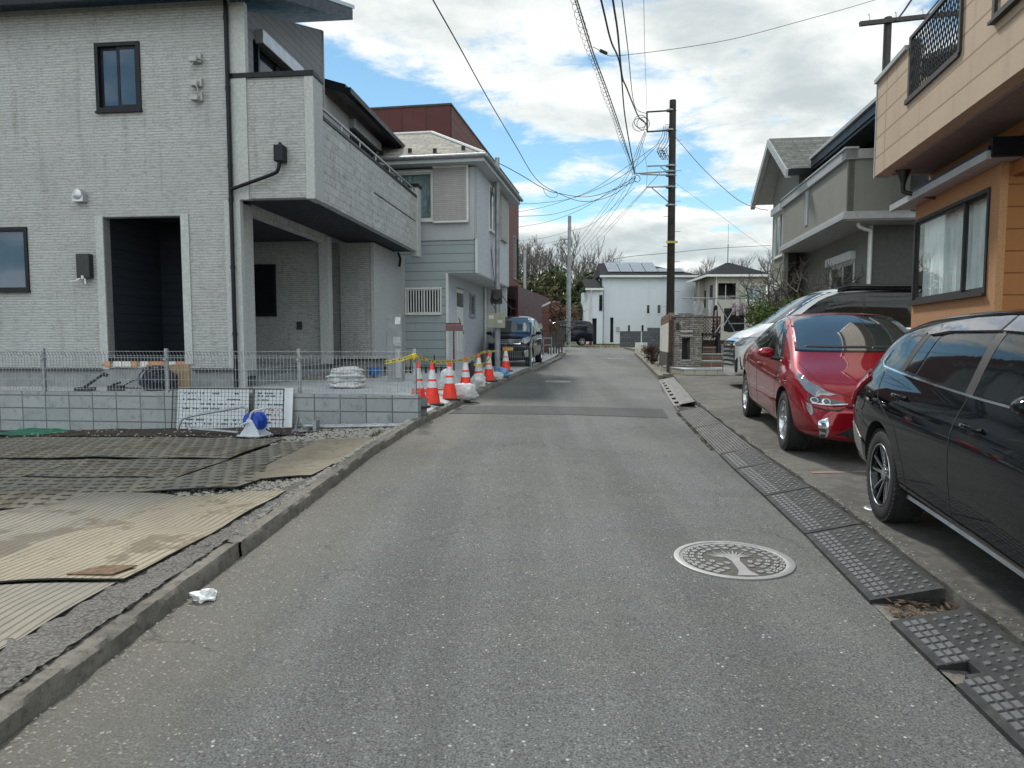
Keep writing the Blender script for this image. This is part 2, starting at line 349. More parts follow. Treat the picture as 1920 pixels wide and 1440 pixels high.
def mat_pattern(name, kind, ang, c, c2, line, pitch):
    t = NT(name)
    mp = t.node('ShaderNodeMapping', {'Vector': t.vec, 'Rotation': (0, 0, ang)}); s = t.node('ShaderNodeSeparateXYZ', {0: mp.outputs[0]})
    wob = t.math('MULTIPLY', t.noise(1.2, 2), .05)
    x = t.math('FRACT', t.math('DIVIDE', t.math('ADD', s.outputs[0], wob), pitch))
    y = t.math('FRACT', t.math('DIVIDE', t.math('ADD', s.outputs[1], wob), pitch * (1.0 if kind == 'stud' else .28)))
    col = t.mix(t.ramp(t.noise(.9, 6, .7), .35, .62), c, c2)
    col = t.mix(t.ramp(t.noise(7, 6, .75), .45, .75, 0, .6), col, tuple(v * .68 for v in c))
    col = t.mix(t.ramp(t.noise(1.7, 7, .72), .52, .60, 0, .75), col, (.115, .09, .062))
    if kind == 'stud':
        # crossed dark dashes, alternate rows shifted
        row = t.math('MODULO', t.math('FLOOR', t.math('DIVIDE', s.outputs[1], pitch)), 2.)
        x2 = t.math('FRACT', t.math('ADD', x, t.math('MULTIPLY', row, .5)))
        hx = t.math('MULTIPLY', t.ramp(t.math('ABSOLUTE', t.math('SUBTRACT', x2, .5)), .36, .30), t.ramp(t.math('ABSOLUTE', t.math('SUBTRACT', y, .5)), .16, .10))
        vx = t.math('MULTIPLY', t.ramp(t.math('ABSOLUTE', t.math('SUBTRACT', x2, .5)), .09, .05), t.ramp(t.math('ABSOLUTE', t.math('SUBTRACT', y, .5)), .5, .42))
        m = t.math('MAXIMUM', hx, t.math('MULTIPLY', vx, .7))
    else:
        m = t.math('MULTIPLY', t.ramp(t.math('ABSOLUTE', t.math('SUBTRACT', x, .5)), .14, .07), t.ramp(t.math('ABSOLUTE', t.math('SUBTRACT', y, .5)), .48, .36, .45, 1))
    m = t.math('MULTIPLY', m, t.ramp(t.noise(2.5, 4), .3, .5, .6, 1))
    col = t.mix(t.math('MULTIPLY', m, .92), col, line)
    t.bump(t.math('SUBTRACT', t.math('MULTIPLY', t.noise(12, 4), .3), m), .7, .01)
    return t.set(Base_Color=col, Roughness=.85, Specular_IOR_Level=.25)
mat_pattern('studded_mat', 'stud', .12, (.165, .155, .135), (.235, .21, .16), (.02, .019, .018), .15)
mat_pattern('ribbed_mat', 'rib', .18, (.225, .20, .155), (.29, .255, .185), (.15, .125, .085), .050)
mat_pattern('ribbed_mat_grey', 'rib', .05, (.25, .228, .185), (.19, .18, .155), (.12, .11, .09), .052)
ground_mat('muddy_mat', (.23, .195, .145), (.30, .26, .19), (.15, .135, .115), 1.6, .4, 50)

def leafmat(name, a, b, c):
    t = NT(name)
    oi = t.node('ShaderNodeNewGeometry')
    col = t.mix(oi.outputs['Random Per Island'], a, b)
    col = t.mix(t.ramp(t.noise(.5, 3), .45, .65, 0, .8), col, c)
    return t.set(Base_Color=col, Roughness=.75, Specular_IOR_Level=.1)
leafmat('leaf_dark', (.028, .048, .022), (.055, .08, .035), (.09, .095, .04))
leafmat('leaf_olive', (.055, .068, .03), (.10, .11, .05), (.12, .10, .05))
leafmat('leaf_bush', (.045, .085, .022), (.13, .17, .05), (.08, .09, .035))
leafmat('leaf_rust', (.10, .06, .045), (.15, .09, .065), (.09, .07, .05))

# ------------------------------------------------------------------ mesh builder
class MB:
    def __init__(s, dz=0.): s.v = []; s.f = []; s.mi = []; s.T = Matrix.Translation((0, 0, dz)); s.cur = 0; s.mats = []; s.groups = []
    def use(s, mat):
        if mat not in s.mats: s.mats.append(mat)
        s.cur = s.mats.index(mat); return s
    def add(s, vs, fs):
        k = len(s.v); s.v += [tuple(s.T @ Vector(p)) for p in vs]; s.groups.append((k, len(s.v), len(s.f), len(s.f) + len(fs)))
        s.f += [tuple(i + k for i in f) for f in fs]; s.mi += [s.cur] * len(fs)
    def box(s, x0, x1, y0, y1, z0, z1):
        x0, x1 = min(x0, x1), max(x0, x1); y0, y1 = min(y0, y1), max(y0, y1); z0, z1 = min(z0, z1), max(z0, z1)
        s.add([(x0, y0, z0), (x1, y0, z0), (x1, y1, z0), (x0, y1, z0), (x0, y0, z1), (x1, y0, z1), (x1, y1, z1), (x0, y1, z1)],
              [(0, 3, 2, 1), (4, 5, 6, 7), (0, 1, 5, 4), (1, 2, 6, 5), (2, 3, 7, 6), (3, 0, 4, 7)])
    def obox(s, c, size, M):
        a, b, h = size[0] / 2, size[1] / 2, size[2] / 2
        vs = [Vector(c) + M @ Vector(p) for p in [(-a, -b, -h), (a, -b, -h), (a, b, -h), (-a, b, -h), (-a, -b, h), (a, -b, h), (a, b, h), (-a, b, h)]]
        s.add(vs, [(0, 3, 2, 1), (4, 5, 6, 7), (0, 1, 5, 4), (1, 2, 6, 5), (2, 3, 7, 6), (3, 0, 4, 7)])
    def prism(s, poly, e):      # poly: list of 3d points (planar), e: extrusion vector
        n = len(poly); e = Vector(e); A = [Vector(p) for p in poly]
        nn = sum(((A[i] - A[0]).cross(A[(i + 1) % n] - A[0]) for i in range(n)), Vector())
        if nn.dot(e) > 0: A.reverse()
        s.add(A + [p + e for p in A], [tuple(range(n)), tuple(range(2 * n - 1, n - 1, -1))] + [((i + 1) % n, i, n + i, n + (i + 1) % n) for i in range(n)])
    def tube(s, pts, r, seg=8, caps=True, r2=None):
        pts = [Vector(p) for p in pts]; n = len(pts); rings = []; up = None
        for i, p in enumerate(pts):
            d = (pts[min(i + 1, n - 1)] - pts[max(i - 1, 0)]).normalized()
            if up is None:
                up = Vector((0, 0, 1)) if abs(d.z) < .9 else Vector((1, 0, 0))
            a = d.cross(up).normalized(); up = a.cross(d).normalized()
            rr = r if r2 is None else r + (r2 - r) * i / (n - 1)
            rings.append([p + (a * math.cos(t) + up * math.sin(t)) * rr for t in [2 * math.pi * k / seg for k in range(seg)]])
        vs = [v for R_ in rings for v in R_]
        fs = [(i * seg + k, i * seg + (k + 1) % seg, (i + 1) * seg + (k + 1) % seg, (i + 1) * seg + k) for i in range(n - 1) for k in range(seg)]
        if caps: fs += [tuple(range(seg - 1, -1, -1)), tuple(range((n - 1) * seg, n * seg))]
        s.add(vs, fs)
    def cyl(s, c, r, h, seg=24, axis='z', r2=None):
        c = Vector(c); d = {'x': Vector((1, 0, 0)), 'y': Vector((0, 1, 0)), 'z': Vector((0, 0, 1))}[axis]
        s.tube([c, c + d * h], r, seg, True, r2)
    def lathe(s, prof, c=(0, 0, 0), seg=24, axis='z', mats=None):
        c = Vector(c); vs = []; n = len(prof)
        for (r, h) in prof:
            for k in range(seg):
                t = 2 * math.pi * k / seg; x, y = r * math.cos(t), r * math.sin(t)
                vs.append(c + (Vector((x, y, h)) if axis == 'z' else Vector((x, h, y)) if axis == 'y' else Vector((h, x, y))))
        for i in range(n - 1):
            if mats: s.use(mats[i])
            fs = [(i * seg + k, i * seg + (k + 1) % seg, (i + 1) * seg + (k + 1) % seg, (i + 1) * seg + k) for k in range(seg)]
            if axis == 'y': fs = [f[::-1] for f in fs]
            if i == 0: s.add(vs, fs); base = len(s.v) - len(vs)
            else:
                s.f += [tuple(j + base for j in f) for f in fs]; s.mi += [s.cur] * len(fs)
    def wall(s, ax, p0, p1, u0, u1, z0, z1, holes=()):
        """slab between planes p0 and p1 of axis ax ('y': faces camera, 'x': side) with real rectangular openings"""
        us = sorted({u0, u1, *[h[0] for h in holes], *[h[1] for h in holes]}); us = [u for u in us if u0 <= u <= u1]
        zs = sorted({z0, z1, *[h[2] for h in holes], *[h[3] for h in holes]}); zs = [z for z in zs if z0 <= z <= z1]
        P = lambda p, u, z: (u, p, z) if ax == 'y' else (p, u, z)
        solid = lambda i, j: 0 <= i < len(us) - 1 and 0 <= j < len(zs) - 1 and not any(h[0] < (us[i] + us[i + 1]) / 2 < h[1] and h[2] < (zs[j] + zs[j + 1]) / 2 < h[3] for h in holes)
        for i in range(len(us) - 1):
            for j in range(len(zs) - 1):
                if not solid(i, j): continue
                a, b, c, d = us[i], us[i + 1], zs[j], zs[j + 1]
                s.add([P(p0, a, c), P(p0, b, c), P(p0, b, d), P(p0, a, d)], [(0, 1, 2, 3)])
                s.add([P(p1, a, c), P(p1, b, c), P(p1, b, d), P(p1, a, d)], [(3, 2, 1, 0)])
                for (ii, jj, q) in ((i - 1, j, [(a, c), (a, d)]), (i + 1, j, [(b, d), (b, c)]), (i, j - 1, [(b, c), (a, c)]), (i, j + 1, [(a, d), (b, d)])):
                    if not solid(ii, jj): s.add([P(p0, *q[0]), P(p0, *q[1]), P(p1, *q[1]), P(p1, *q[0])], [(0, 1, 2, 3)])
    def each(s, name, mat=None, parent=None, label=None, smooth=False, bevel=0.):
        out = []
        for (v0, v1, f0, f1) in s.groups:
            b = MB(); b.v = s.v[v0:v1]; b.f = [tuple(i - v0 for i in f) for f in s.f[f0:f1]]; b.mi = s.mi[f0:f1]; b.mats = s.mats
            out.append(b.build(name, mat, parent, label, smooth, bevel))
        return out
    def build(s, name, mat=None, parent=None, label=None, smooth=False, bevel=0., kind=None, ang=40):
        me = bpy.data.meshes.new(name); me.from_pydata(s.v, [], s.f)
        for m in (s.mats or [mat]): me.materials.append(MATS[m])
        if s.mats: me.polygons.foreach_set('material_index', s.mi)
        if smooth:
            me.polygons.foreach_set('use_smooth', [True] * len(me.polygons)); me.set_sharp_from_angle(angle=R(ang))
        me.update()
        o = bpy.data.objects.new(name, me); COL.objects.link(o)
        if parent is not None: o.parent = parent
        if label: o['label'] = label
        if kind: o['kind'] = kind
        if bevel:
            md = o.modifiers.new('bevel', 'BEVEL'); md.width = bevel; md.segments = 2; md.limit_method = 'ANGLE'; md.angle_limit = R(50); md.harden_normals = False
        return o
def thing(name, label, cat, loc=(0, 0, 0), rz=0., group=None):
    o = bpy.data.objects.new(name, None); COL.objects.link(o); o.location = loc; o.rotation_euler = (0, 0, rz)
    o.empty_display_size = .2; return tag(o, label, cat, group)
def tag(o, label, cat, group=None, loc=None, rz=None):
    o['label'] = label; o['category'] = cat
    if group: o['group'] = group
    if loc is not None: o.location = loc
    if rz is not None: o.rotation_euler = (0, 0, rz)
    return o
def struct(o): o['kind'] = 'structure'; return o
def copy_tree(o, parent=None, label=None, loc=None, rz=None):
    c = o.copy(); COL.objects.link(c)
    if parent is not None: c.parent = parent
    if label: c['label'] = label
    if loc is not None: c.location = loc
    if rz is not None: c.rotation_euler = (0, 0, rz)
    for ch in [x for x in bpy.data.objects if x.parent == o]: copy_tree(ch, c)
    return c
def frame_rz(k): return -math.atan(k)
# a measured sight line -> a point at a chosen distance ahead of the camera
_p = math.atan(100 / 1331)
def at(u, v, Y):
    x = (u - 960) / 1331; y = -(v - 743) / 1331
    r = (x, math.cos(_p) + y * math.sin(_p), -math.sin(_p) + y * math.cos(_p)); t = Y / r[1]
    return Vector((r[0] * t, Y, CZ + r[2] * t))
# terrain height of the road (it climbs 2.7 % and crests at about 43 m)
def gz(Y):
    if Y < 40: return .027 * max(Y, -12)
    if Y < 50: return 1.08 + (Y - 40) * .027 * (1 - (Y - 40) / 20)
    return 1.215 + min((Y - 50) * .012, .25)
def interp(T, x):
    if x <= T[0][0]: return T[0][1]
    for (a, b), (c, d) in zip(T, T[1:]):
        if x <= c: return b + (d - b) * (x - a) / (c - a)
    return T[-1][1]
def smooth_poly(pts, n=1, closed=True):
    for _ in range(n):
        q = []
        m = len(pts)
        for i in range(m if closed else m - 1):
            a, b = Vector(pts[i]), Vector(pts[(i + 1) % m]); q += [tuple(a * .78 + b * .22), tuple(a * .22 + b * .78)]
        pts = q if closed else [pts[0]] + q + [pts[-1]]
    return pts
def fill_poly(poly, maxe):
    """triangulated and subdivided 2D polygon -> (verts, faces)"""
    bm = bmesh.new(); f = bm.faces.new([bm.verts.new((p[0], p[1], 0)) for p in poly])
    bmesh.ops.triangulate(bm, faces=[f])
    for _ in range(7):
        es = [e for e in bm.edges if e.calc_length() > maxe]
        if not es: break
        bmesh.ops.subdivide_edges(bm, edges=es, cuts=1, use_grid_fill=False); bmesh.ops.triangulate(bm, faces=[f for f in bm.faces if len(f.verts) > 3])
    bm.normal_update()
    for f in bm.faces:
        if f.normal.z < 0: f.normal_flip()
    bm.verts.index_update()
    vs = [v.co.copy() for v in bm.verts]; fs = [tuple(v.index for v in f.verts) for f in bm.faces]
    bd = [(e.link_loops[0].vert.index, e.link_loops[0].link_loop_next.vert.index) for e in bm.edges if len(e.link_faces) == 1]
    bm.free(); return vs, fs, bd
def sheet(b, poly, zf, thick=0., maxe=.25, under=None):
    vs, fs, bd = fill_poly(poly, maxe); n = len(vs)
    top = [(v.x, v.y, zf(v.x, v.y)) for v in vs]
    if not thick: b.add(top, fs); return
    b.add(top + [(p[0], p[1], p[2] - thick) for p in top], fs + [(j, i, i + n, j + n) for i, j in bd])
def catenary(a, b, sag, n=14):
    a, b = Vector(a), Vector(b)
    return [a.lerp(b, i / n) - Vector((0, 0, sag * 4 * (i / n) * (1 - i / n))) for i in range(n + 1)]
def curve_pts(P, n=6):
    """Catmull-Rom through the points"""
    P = [Vector(p) for p in P]; Q = [P[0] * 2 - P[1]] + P + [P[-1] * 2 - P[-2]]; out = []
    for i in range(1, len(Q) - 2):
        for k in range(n):
            t = k / n; a, b_, c, d = Q[i - 1], Q[i], Q[i + 1], Q[i + 2]
            out.append(.5 * ((2 * b_) + (c - a) * t + (2 * a - 5 * b_ + 4 * c - d) * t * t + (3 * b_ - a - 3 * c + d) * t ** 3))
    return out + [P[-1]]
# ================================================================== GROUND
KL = [(-1.98, -6), (-1.86, 0), (-1.8, 2.4), (-1.77, 3.27), (-1.69, 5.15), (-1.56, 8), (-1.35, 10.2), (-.96, 12.7), (-.3, 17), (.4, 21.2), (.95, 24.5), (1.9, 30.4), (2.45, 34.5), (2.7, 38), (1.7, 41), (-3, 43), (-30, 44)]
KR = [(1.62, -6), (1.68, 0), (1.76, 2.4), (1.9, 3.64), (2.05, 4.85), (2.16, 5.95), (2.25, 7.04), (2.33, 7.81), (2.79, 11.86), (3.3, 15.5), (3.89, 18.79), (4.98, 27.06), (5.88, 34.06), (6.6, 38), (6.7, 42.5), (4.5, 45.6), (-2, 47), (-30, 48)]
kl = lambda Y: interp([(y, x) for x, y in KL[:14]], Y)
kr = lambda Y: interp([(y, x) for x, y in KR[:14]], Y)
def grid(b, xs, ys, zf):
    b.add([(x, y, zf(x, y)) for y in ys for x in xs], [(j * len(xs) + i, j * len(xs) + i + 1, (j + 1) * len(xs) + i + 1, (j + 1) * len(xs) + i) for j in range(len(ys) - 1) for i in range(len(xs) - 1)])
b = MB(); grid(b, [-900, -60, -20, -8, 0, 8, 20, 60, 900], [-60, -12, 0, 20, 40, 43, 46, 50, 60, 71, 120, 300, 1500], lambda x, y: gz(y) - (.45 if y < 42 else .06))
struct(b.build('ground', 'far_grass'))
b = MB(); sheet(b, KL + KR[::-1], lambda x, y: gz(y) + .004, 0, 2.0)
struct(b.build('road', 'asphalt'))
b = MB(); sheet(b, [(-.86, 12.78), (.6, 12.72), (2.62, 12.25), (2.45, 11.08), (.8, 11.52), (-1.05, 11.62)], lambda x, y: gz(y) + .009, 0, .4)
struct(b.build('road_patch', 'asphalt_patch'))
# mortar / gutter strip right of the asphalt, and the raised parking ground
b = MB(); sheet(b, [(kr(y), y) for y in (-6, 0, 3, 6, 9, 12, 15, 19)] + [(kr(y) + .6, y) for y in (19, 15, 12, 9, 6, 3, 0, -6)], lambda x, y: gz(y) + .008, 0, .6)
struct(b.build('gutter', 'kerb_concrete'))
padx = lambda y: kr(y) + .40
b = MB()
ed = []
rr_ = random.Random(3)
y = -6
while y < 19.2: ed.append((padx(y) + rr_.uniform(-.02, .03), y)); y += .22
sheet(b, ed + [(5.5, 19.6), (30, 22), (30, -6)], lambda x, y: gz(y) + .1 + .006 * max(0, x - 3), .14, .7)
struct(b.build('parking_ground', 'parking_concrete'))
b = MB(); sheet(b, [(kr(y) + .02, y) for y in (20, 24, 27, 30, 34, 38, 42)] + [(14, 44), (14, 20)], lambda x, y: gz(y) + .07, .1, 1.5)
struct(b.build('verge', 'verge_dirt'))
b = MB()
for i in range(46):
    y0 = 18.8 + i * .6; y1 = y0 + .592
    if y1 > 42: break
    sheet(b, [(kr(y0) - .01, y0), (kr(y0) + .12, y0), (kr(y1) + .12, y1), (kr(y1) - .01, y1)], lambda x, y: gz(y) + .12, .14, 2)
struct(b.build('kerb_far_side', 'kerb_concrete', bevel=.01))
# left kerb: 0.6 m stones, worn
b = MB(); rr_ = random.Random(5)
y = -5.
while y < 21.8:
    y1 = y + .59; j = rr_.uniform(-.006, .006); jz = rr_.uniform(-.004, .004)
    A0, A1 = (kl(y) + j, y), (kl(y1) + j, y1)
    prof = None
    prof = [(.010, -.03), (.006, .03), (.002, .075), (-.010, .098), (-.05, .102), (-.09, .103), (-.13, .098), (-.15, -.05)]
    N = 20; vs = []; y1 = y + 2.35
    for i in range(N * 3 + 1):
        yy = y + (y1 - y) * i / (N * 3); e_ = .55 if i in (0, N * 3) else 1.
        for k, (dx, dz) in enumerate(prof):
            n_ = mnoise.noise(Vector((yy * 5.5, k * .9, 1))) * .012 + mnoise.noise(Vector((yy * 19, k * 2.1, 5))) * .011 - max(0, mnoise.noise(Vector((yy * 3.1, 7, 5))) - .25) * .05
            vs.append((kl(yy) + dx + j - .004 + n_ * (k < 4) - (1 - e_) * .02 * (k < 3), yy, gz(yy) + dz + jz + n_ * (1 < k < 7) - (1 - e_) * .012))
    K_ = len(prof); b.add(vs, [(i * K_ + k, i * K_ + k + 1, (i + 1) * K_ + k + 1, (i + 1) * K_ + k) for i in range(N * 3) for k in range(K_ - 1)])
    y = y1 + .008
struct(b.build('kerb', 'kerb_concrete', smooth=True, ang=28))
def lotz(X, Y):
    z = interp([(-6, -.06), (0, .10), (2, .155), (4, .2), (6, .235), (8, .25), (20, .25)], Y)
    return z - .028 * max(0, -1.9 - X)
b = MB()
vsx = [-1.5 - .12 * i for i in range(14)] + [-3.3 - .35 * i for i in range(26)] + [-40]
vsy = [-6, -3, -1, 0, 1] + [1.3 + .16 * i for i in range(60)]
vsy = [y for y in vsy if y < 10.9] + [10.9]
sn = lambda x, y: mnoise.noise(Vector((x * 1.3, y * 1.3, 0))) * .012 + mnoise.noise(Vector((x * 5, y * 5, 3))) * .006
vs = []; nx = len(vsx)
for y in vsy:
    for i, x in enumerate(vsx): X = min(x, kl(y) - .13) if i < 14 else x; X = kl(y) - .13 - i * .12 if i < 14 else x; vs.append((X, y, lotz(X, y) + sn(X, y) * (0 if i == 0 else 1)))
b.add(vs, [(j * nx + i, (j + 1) * nx + i, (j + 1) * nx + i + 1, j * nx + i + 1)[::-1] for j in range(len(vsy) - 1) for i in range(nx - 1)])
struct(b.build('lot_ground', 'lot_gravel', smooth=True))
b = MB(); sheet(b, [(-1.7, 10.3), (-2.6, 9.9), (-3.3, 9.35), (-4.8, 9.85), (-7.0, 10.3), (-7.6, 9.5), (-14, 9.9), (-14, 12.2), (-8.6, 11.5), (-1.6, 10.5)], lambda x, y: lotz(x, min(y, 10.9)) + .016 + sn(x, y) * 1.6, 0, .3)
struct(b.build('bare_soil', 'lot_soil', smooth=True))
# mortar bed beside the kerb, lumpy
b = MB(); pts = [(-2.24, 2.7), (-2.18, 3.7), (-2.04, 4.5), (-1.97, 5.6), (-1.80, 6.6)]
sheet(b, [(-2.5, .6), (-2.34, 1.8)] + pts + [(kl(6.6) - .09, 6.6), (kl(5.3) - .09, 5.3), (kl(4) - .09, 4), (kl(3) - .09, 3), (kl(2) - .09, 2), (kl(.5) - .09, .5)], lambda x, y: lotz(x, y) + .024 + mnoise.noise(Vector((x * 9, y * 9, 0))) * .014 + mnoise.noise(Vector((x * 27, y * 27, 0))) * .014, 0, .05)
struct(b.build('mortar_bed', 'rough_mortar', smooth=True))
# house plot behind the block wall and its ramp down to the kerb
def yardz(x, y):
    t = (x - (kl(y) - 1.05)) / .8; t = max(0, min(1, t)); lo = gz(y) + .1
    return .715 + (lo - .715) * t if y < 17 else max(lo, .0) + max(0, (.715 - lo) * (1 - t))
b = MB(); sheet(b, [(kl(y) - .13, y) for y in (10.5, 11.5, 12.7, 14, 15.5, 17, 19, 21.8)] + [(kl(24) - .05, 24), (kl(30) - .02, 30), (kl(36) - .02, 36), (kl(40), 40), (-12, 40), (-25, 30), (-25, 13.4), (-8.3, 11.4)], yardz, 0, .7)
struct(b.build('plot_paving', 'concrete_pale'))
b = MB(); sheet(b, [(.41, 21.9), (.74, 21.95), (2.15, 30.3), (1.92, 30.4)], lambda x, y: gz(y) + .085, .1, 1.)
sheet(b, [(1.94, 30.6), (2.1, 30.6), (2.6, 34.5), (2.75, 37.5), (2.55, 37.5), (2.4, 34.5)], lambda x, y: gz(y) + .1, .12, 1.)
struct(b.build('kerb_plate', 'kerb_concrete', bevel=.012))
# loose stones
b = MB(); rg = random.Random(11)
def stone(x, y, z, s):
    a = rg.uniform(0, 6.3); vs = []
    for k in range(5): r = s * rg.uniform(.7, 1.1); vs.append((x + r * math.cos(a + k * 1.257), y + r * math.sin(a + k * 1.257), z + s * rg.uniform(0, .2)))
    vs += [(x + rg.uniform(-.3, .3) * s, y + rg.uniform(-.3, .3) * s, z + s * rg.uniform(.5, .9))]
    b.add(vs, [(k, (k + 1) % 5, 5) for k in range(5)])
for _ in range(4200):
    y = rg.uniform(1.9, 10.2) ** 1.0; x = kl(y) - .10 - abs(rg.gauss(0, .2)); stone(x, y, max(lotz(x, y) + .004, gz(y) + .1 if x > kl(y) - .15 else 0), rg.uniform(.004, .016) * (1 + y * .05))
for _ in range(1500):
    y = rg.uniform(5.7, 6.9); x = -1.75 - rg.random() * 1.6; stone(x, y, lotz(x, y) + .003, rg.uniform(.008, .024))
for _ in range(1400):
    y = rg.uniform(8.6, 10.2); x = -1.5 - rg.random() * 1.5; stone(x, y, lotz(x, y) + .012, rg.uniform(.012, .03))
for _ in range(500):
    y = rg.uniform(9.2, 11); x = -1.6 - rg.random() * 8; stone(x, y, lotz(x, min(y, 10.9)) + .02, rg.uniform(.008, .022))
for _ in range(2200):   # grit in the left gutter
    y = rg.uniform(2.0, 11); x = kl(y) + abs(rg.gauss(.02, .22)); stone(x, y, gz(y) + .004, rg.uniform(.003, .010))
for _ in range(700):   # crumbled edge by the rubber ramps
    y = rg.uniform(2.0, 9); x = padx(y) + rg.gauss(-.01, .045); stone(x, y, gz(y) + (.1 if x > padx(y) else .02), rg.uniform(.004, .011))
g = b.build('gravel', 'stone_chip'); g['kind'] = 'stuff'; g['label'] = 'loose grey gravel and grit along the left kerb and between the mats'

# ------------------------------------------------------------------ protective mats on the empty lot
rm = random.Random(2)
def lay_mat(poly, mat, lift, label, und=.012, th=.010):
    c = Vector((sum(p[0] for p in poly) / len(poly), sum(p[1] for p in poly) / len(poly)))
    P = smooth_poly([(p[0] - c.x, p[1] - c.y) for p in poly], 0)
    # soften long straight edges
    Q = []
    for i in range(len(P)):
        a, d = Vector(P[i]), Vector(P[(i + 1) % len(P)]); n = max(1, int((d - a).length / .35)); nrm = Vector((-(d - a).y, (d - a).x)).normalized()
        for k in range(n): t = k / n; w = mnoise.noise(Vector(((a.lerp(d, t)).x * 1.1 + c.x, (a.lerp(d, t)).y * 1.1, lift * 90))) * .035 if k else 0; Q.append(tuple(a.lerp(d, t) + nrm * w))
    z0 = lotz(c.x, c.y)
    ph = rm.uniform(0, 9)
    zf = lambda x, y: lotz(x + c.x, y + c.y) - z0 + lift + .012 + abs(mnoise.noise(Vector(((x + c.x) * 1.4, (y + c.y) * 1.4, ph)))) * und * 2.2
    b = MB(); b.use(mat); sheet(b, Q, zf, th, .13)
    n = len(b.f); b.mats.append('tyre')
    top = len(b.v) // 2
    b.mi = [0 if max(f) < top else 1 for f in b.f]
    return tag(b.build('ground_mat', smooth=True, ang=50), label, 'mat', 'protective mats spread over the empty lot', (c.x, c.y, z0))
lay_mat([(-8.6, 8.5), (-8.3, 9.3), (-7.0, 10.1), (-4.89, 9.56), (-4.61, 7.89), (-6.43, 8.15)], 'studded_mat', .012, 'grey studded ground mat farthest back at the left, nearest the green sheet')
lay_mat([(-4.86, 9.61), (-2.93, 8.96), (-3.04, 7.53), (-4.6, 7.82)], 'studded_mat', .02, 'grey studded ground mat in the back row just in front of the hose reel')
lay_mat([(-8.4, 8.4), (-6.33, 8.06), (-4.73, 7.78), (-4.76, 6.79), (-5.36, 6.86), (-8.0, 7.0)], 'studded_mat', .004, 'browner studded ground mat of the middle row cut by the left edge of the photo')
lay_mat([(-4.69, 7.75), (-3.02, 7.50), (-3.13, 6.57), (-4.72, 6.82)], 'studded_mat', .012, 'grey studded ground mat in the middle row, right of the browner one')
lay_mat([(-2.81, 8.66), (-2.39, 8.71), (-2.45, 7.0), (-2.25, 6.35), (-2.33, 5.94), (-3.14, 5.88)], 'studded_mat', .024, 'long studded ground mat turned aslant beside the plain muddy one')
lay_mat([(-2.4, 8.81), (-1.62, 8.81), (-1.80, 6.73), (-1.84, 6.43), (-2.23, 6.3), (-2.62, 6.45)], 'muddy_mat', .024, 'plain mud-covered tan mat with no studs beside the kerb')
lay_mat([(-7.4, 6.95), (-5.36, 6.84), (-3.12, 6.56), (-3.14, 5.9), (-3.56, 5.5), (-4.35, 5.49), (-7.2, 5.6)], 'studded_mat', .006, 'studded ground mat of the third row touching the beige ribbed mats')
lay_mat([(-6.4, 4.7), (-4.03, 5.07), (-3.62, 5.49), (-3.63, 5.88), (-3.18, 5.89), (-2.57, 5.63), (-2.84, 4.31), (-2.94, 3.67), (-3.8, 3.6), (-6.2, 3.6)], 'ribbed_mat_grey', .016, 'wavy ribbed beige mat with a muddy streak, left of the long tan one', .02)
lay_mat([(-2.66, 5.62), (-1.86, 5.77), (-1.93, 4.9), (-2.05, 3.67), (-2.36, 3.69), (-3.1, 3.71)], 'ribbed_mat', .026, 'yellowish ribbed mat in the middle with a pointed far corner by the kerb', .02)
lay_mat([(-5.2, 3.6), (-3.3, 3.69), (-2.09, 3.67), (-2.13, 3.15), (-2.17, 2.58), (-2.4, 1.2), (-5.2, 1.2)], 'ribbed_mat_grey', .012, 'grey ribbed mat nearest the camera at the lower left', .012)
b = MB(); sheet(b, [(-2.40, 3.74), (-2.14, 3.72), (-2.08, 3.86), (-2.28, 3.87)], lambda x, y: lotz(x, y) + .060 + (.0 if 1 else 0), .006, .1)  # brown imprint of the mat's logo corner, added as a separate thin sheet
tag(b.build('mat_imprint', 'dead_leaf'), 'brown logo imprint on the corner of the yellowish mat, built as a thin sheet', 'sheet')
b = MB(); rg2 = random.Random(4)
vs, fs, bd = fill_poly([(-.42, -.5), (.5, -.42), (.62, -.05), (.3, .42), (-.35, .5)], .12)
b.add([(v.x, v.y, .02 + .07 * abs(mnoise.noise(Vector((v.x * 5, v.y * 5, 2))))) for v in vs], fs)
tag(b.build('plastic_sheet', 'green_sheet', smooth=True), 'crumpled green plastic sheet lying by the block wall at the far left', 'sheet', None, (-7.35, 10.75, lotz(-7.3, 10.7) + .0))
# crumpled paper in the gutter
b = MB(); bm = bmesh.new(); bmesh.ops.create_icosphere(bm, subdivisions=3, radius=.045)
for v in bm.verts:
    n = mnoise.noise(v.co * 38 + Vector((3, 1, 0))); v.co *= 1 + n * .9; v.co.x *= 1.35; v.co.z = max(v.co.z * .75, -.02)
b.add([v.co for v in bm.verts], [tuple(v.index for v in f.verts) for f in bm.faces]); bm.free()
tag(b.build('crumpled_paper', 'paper'), 'white crumpled paper scrap in the gutter by the left kerb', 'litter', None, (-1.65, 3.72, gz(3.7) + .025), .5)

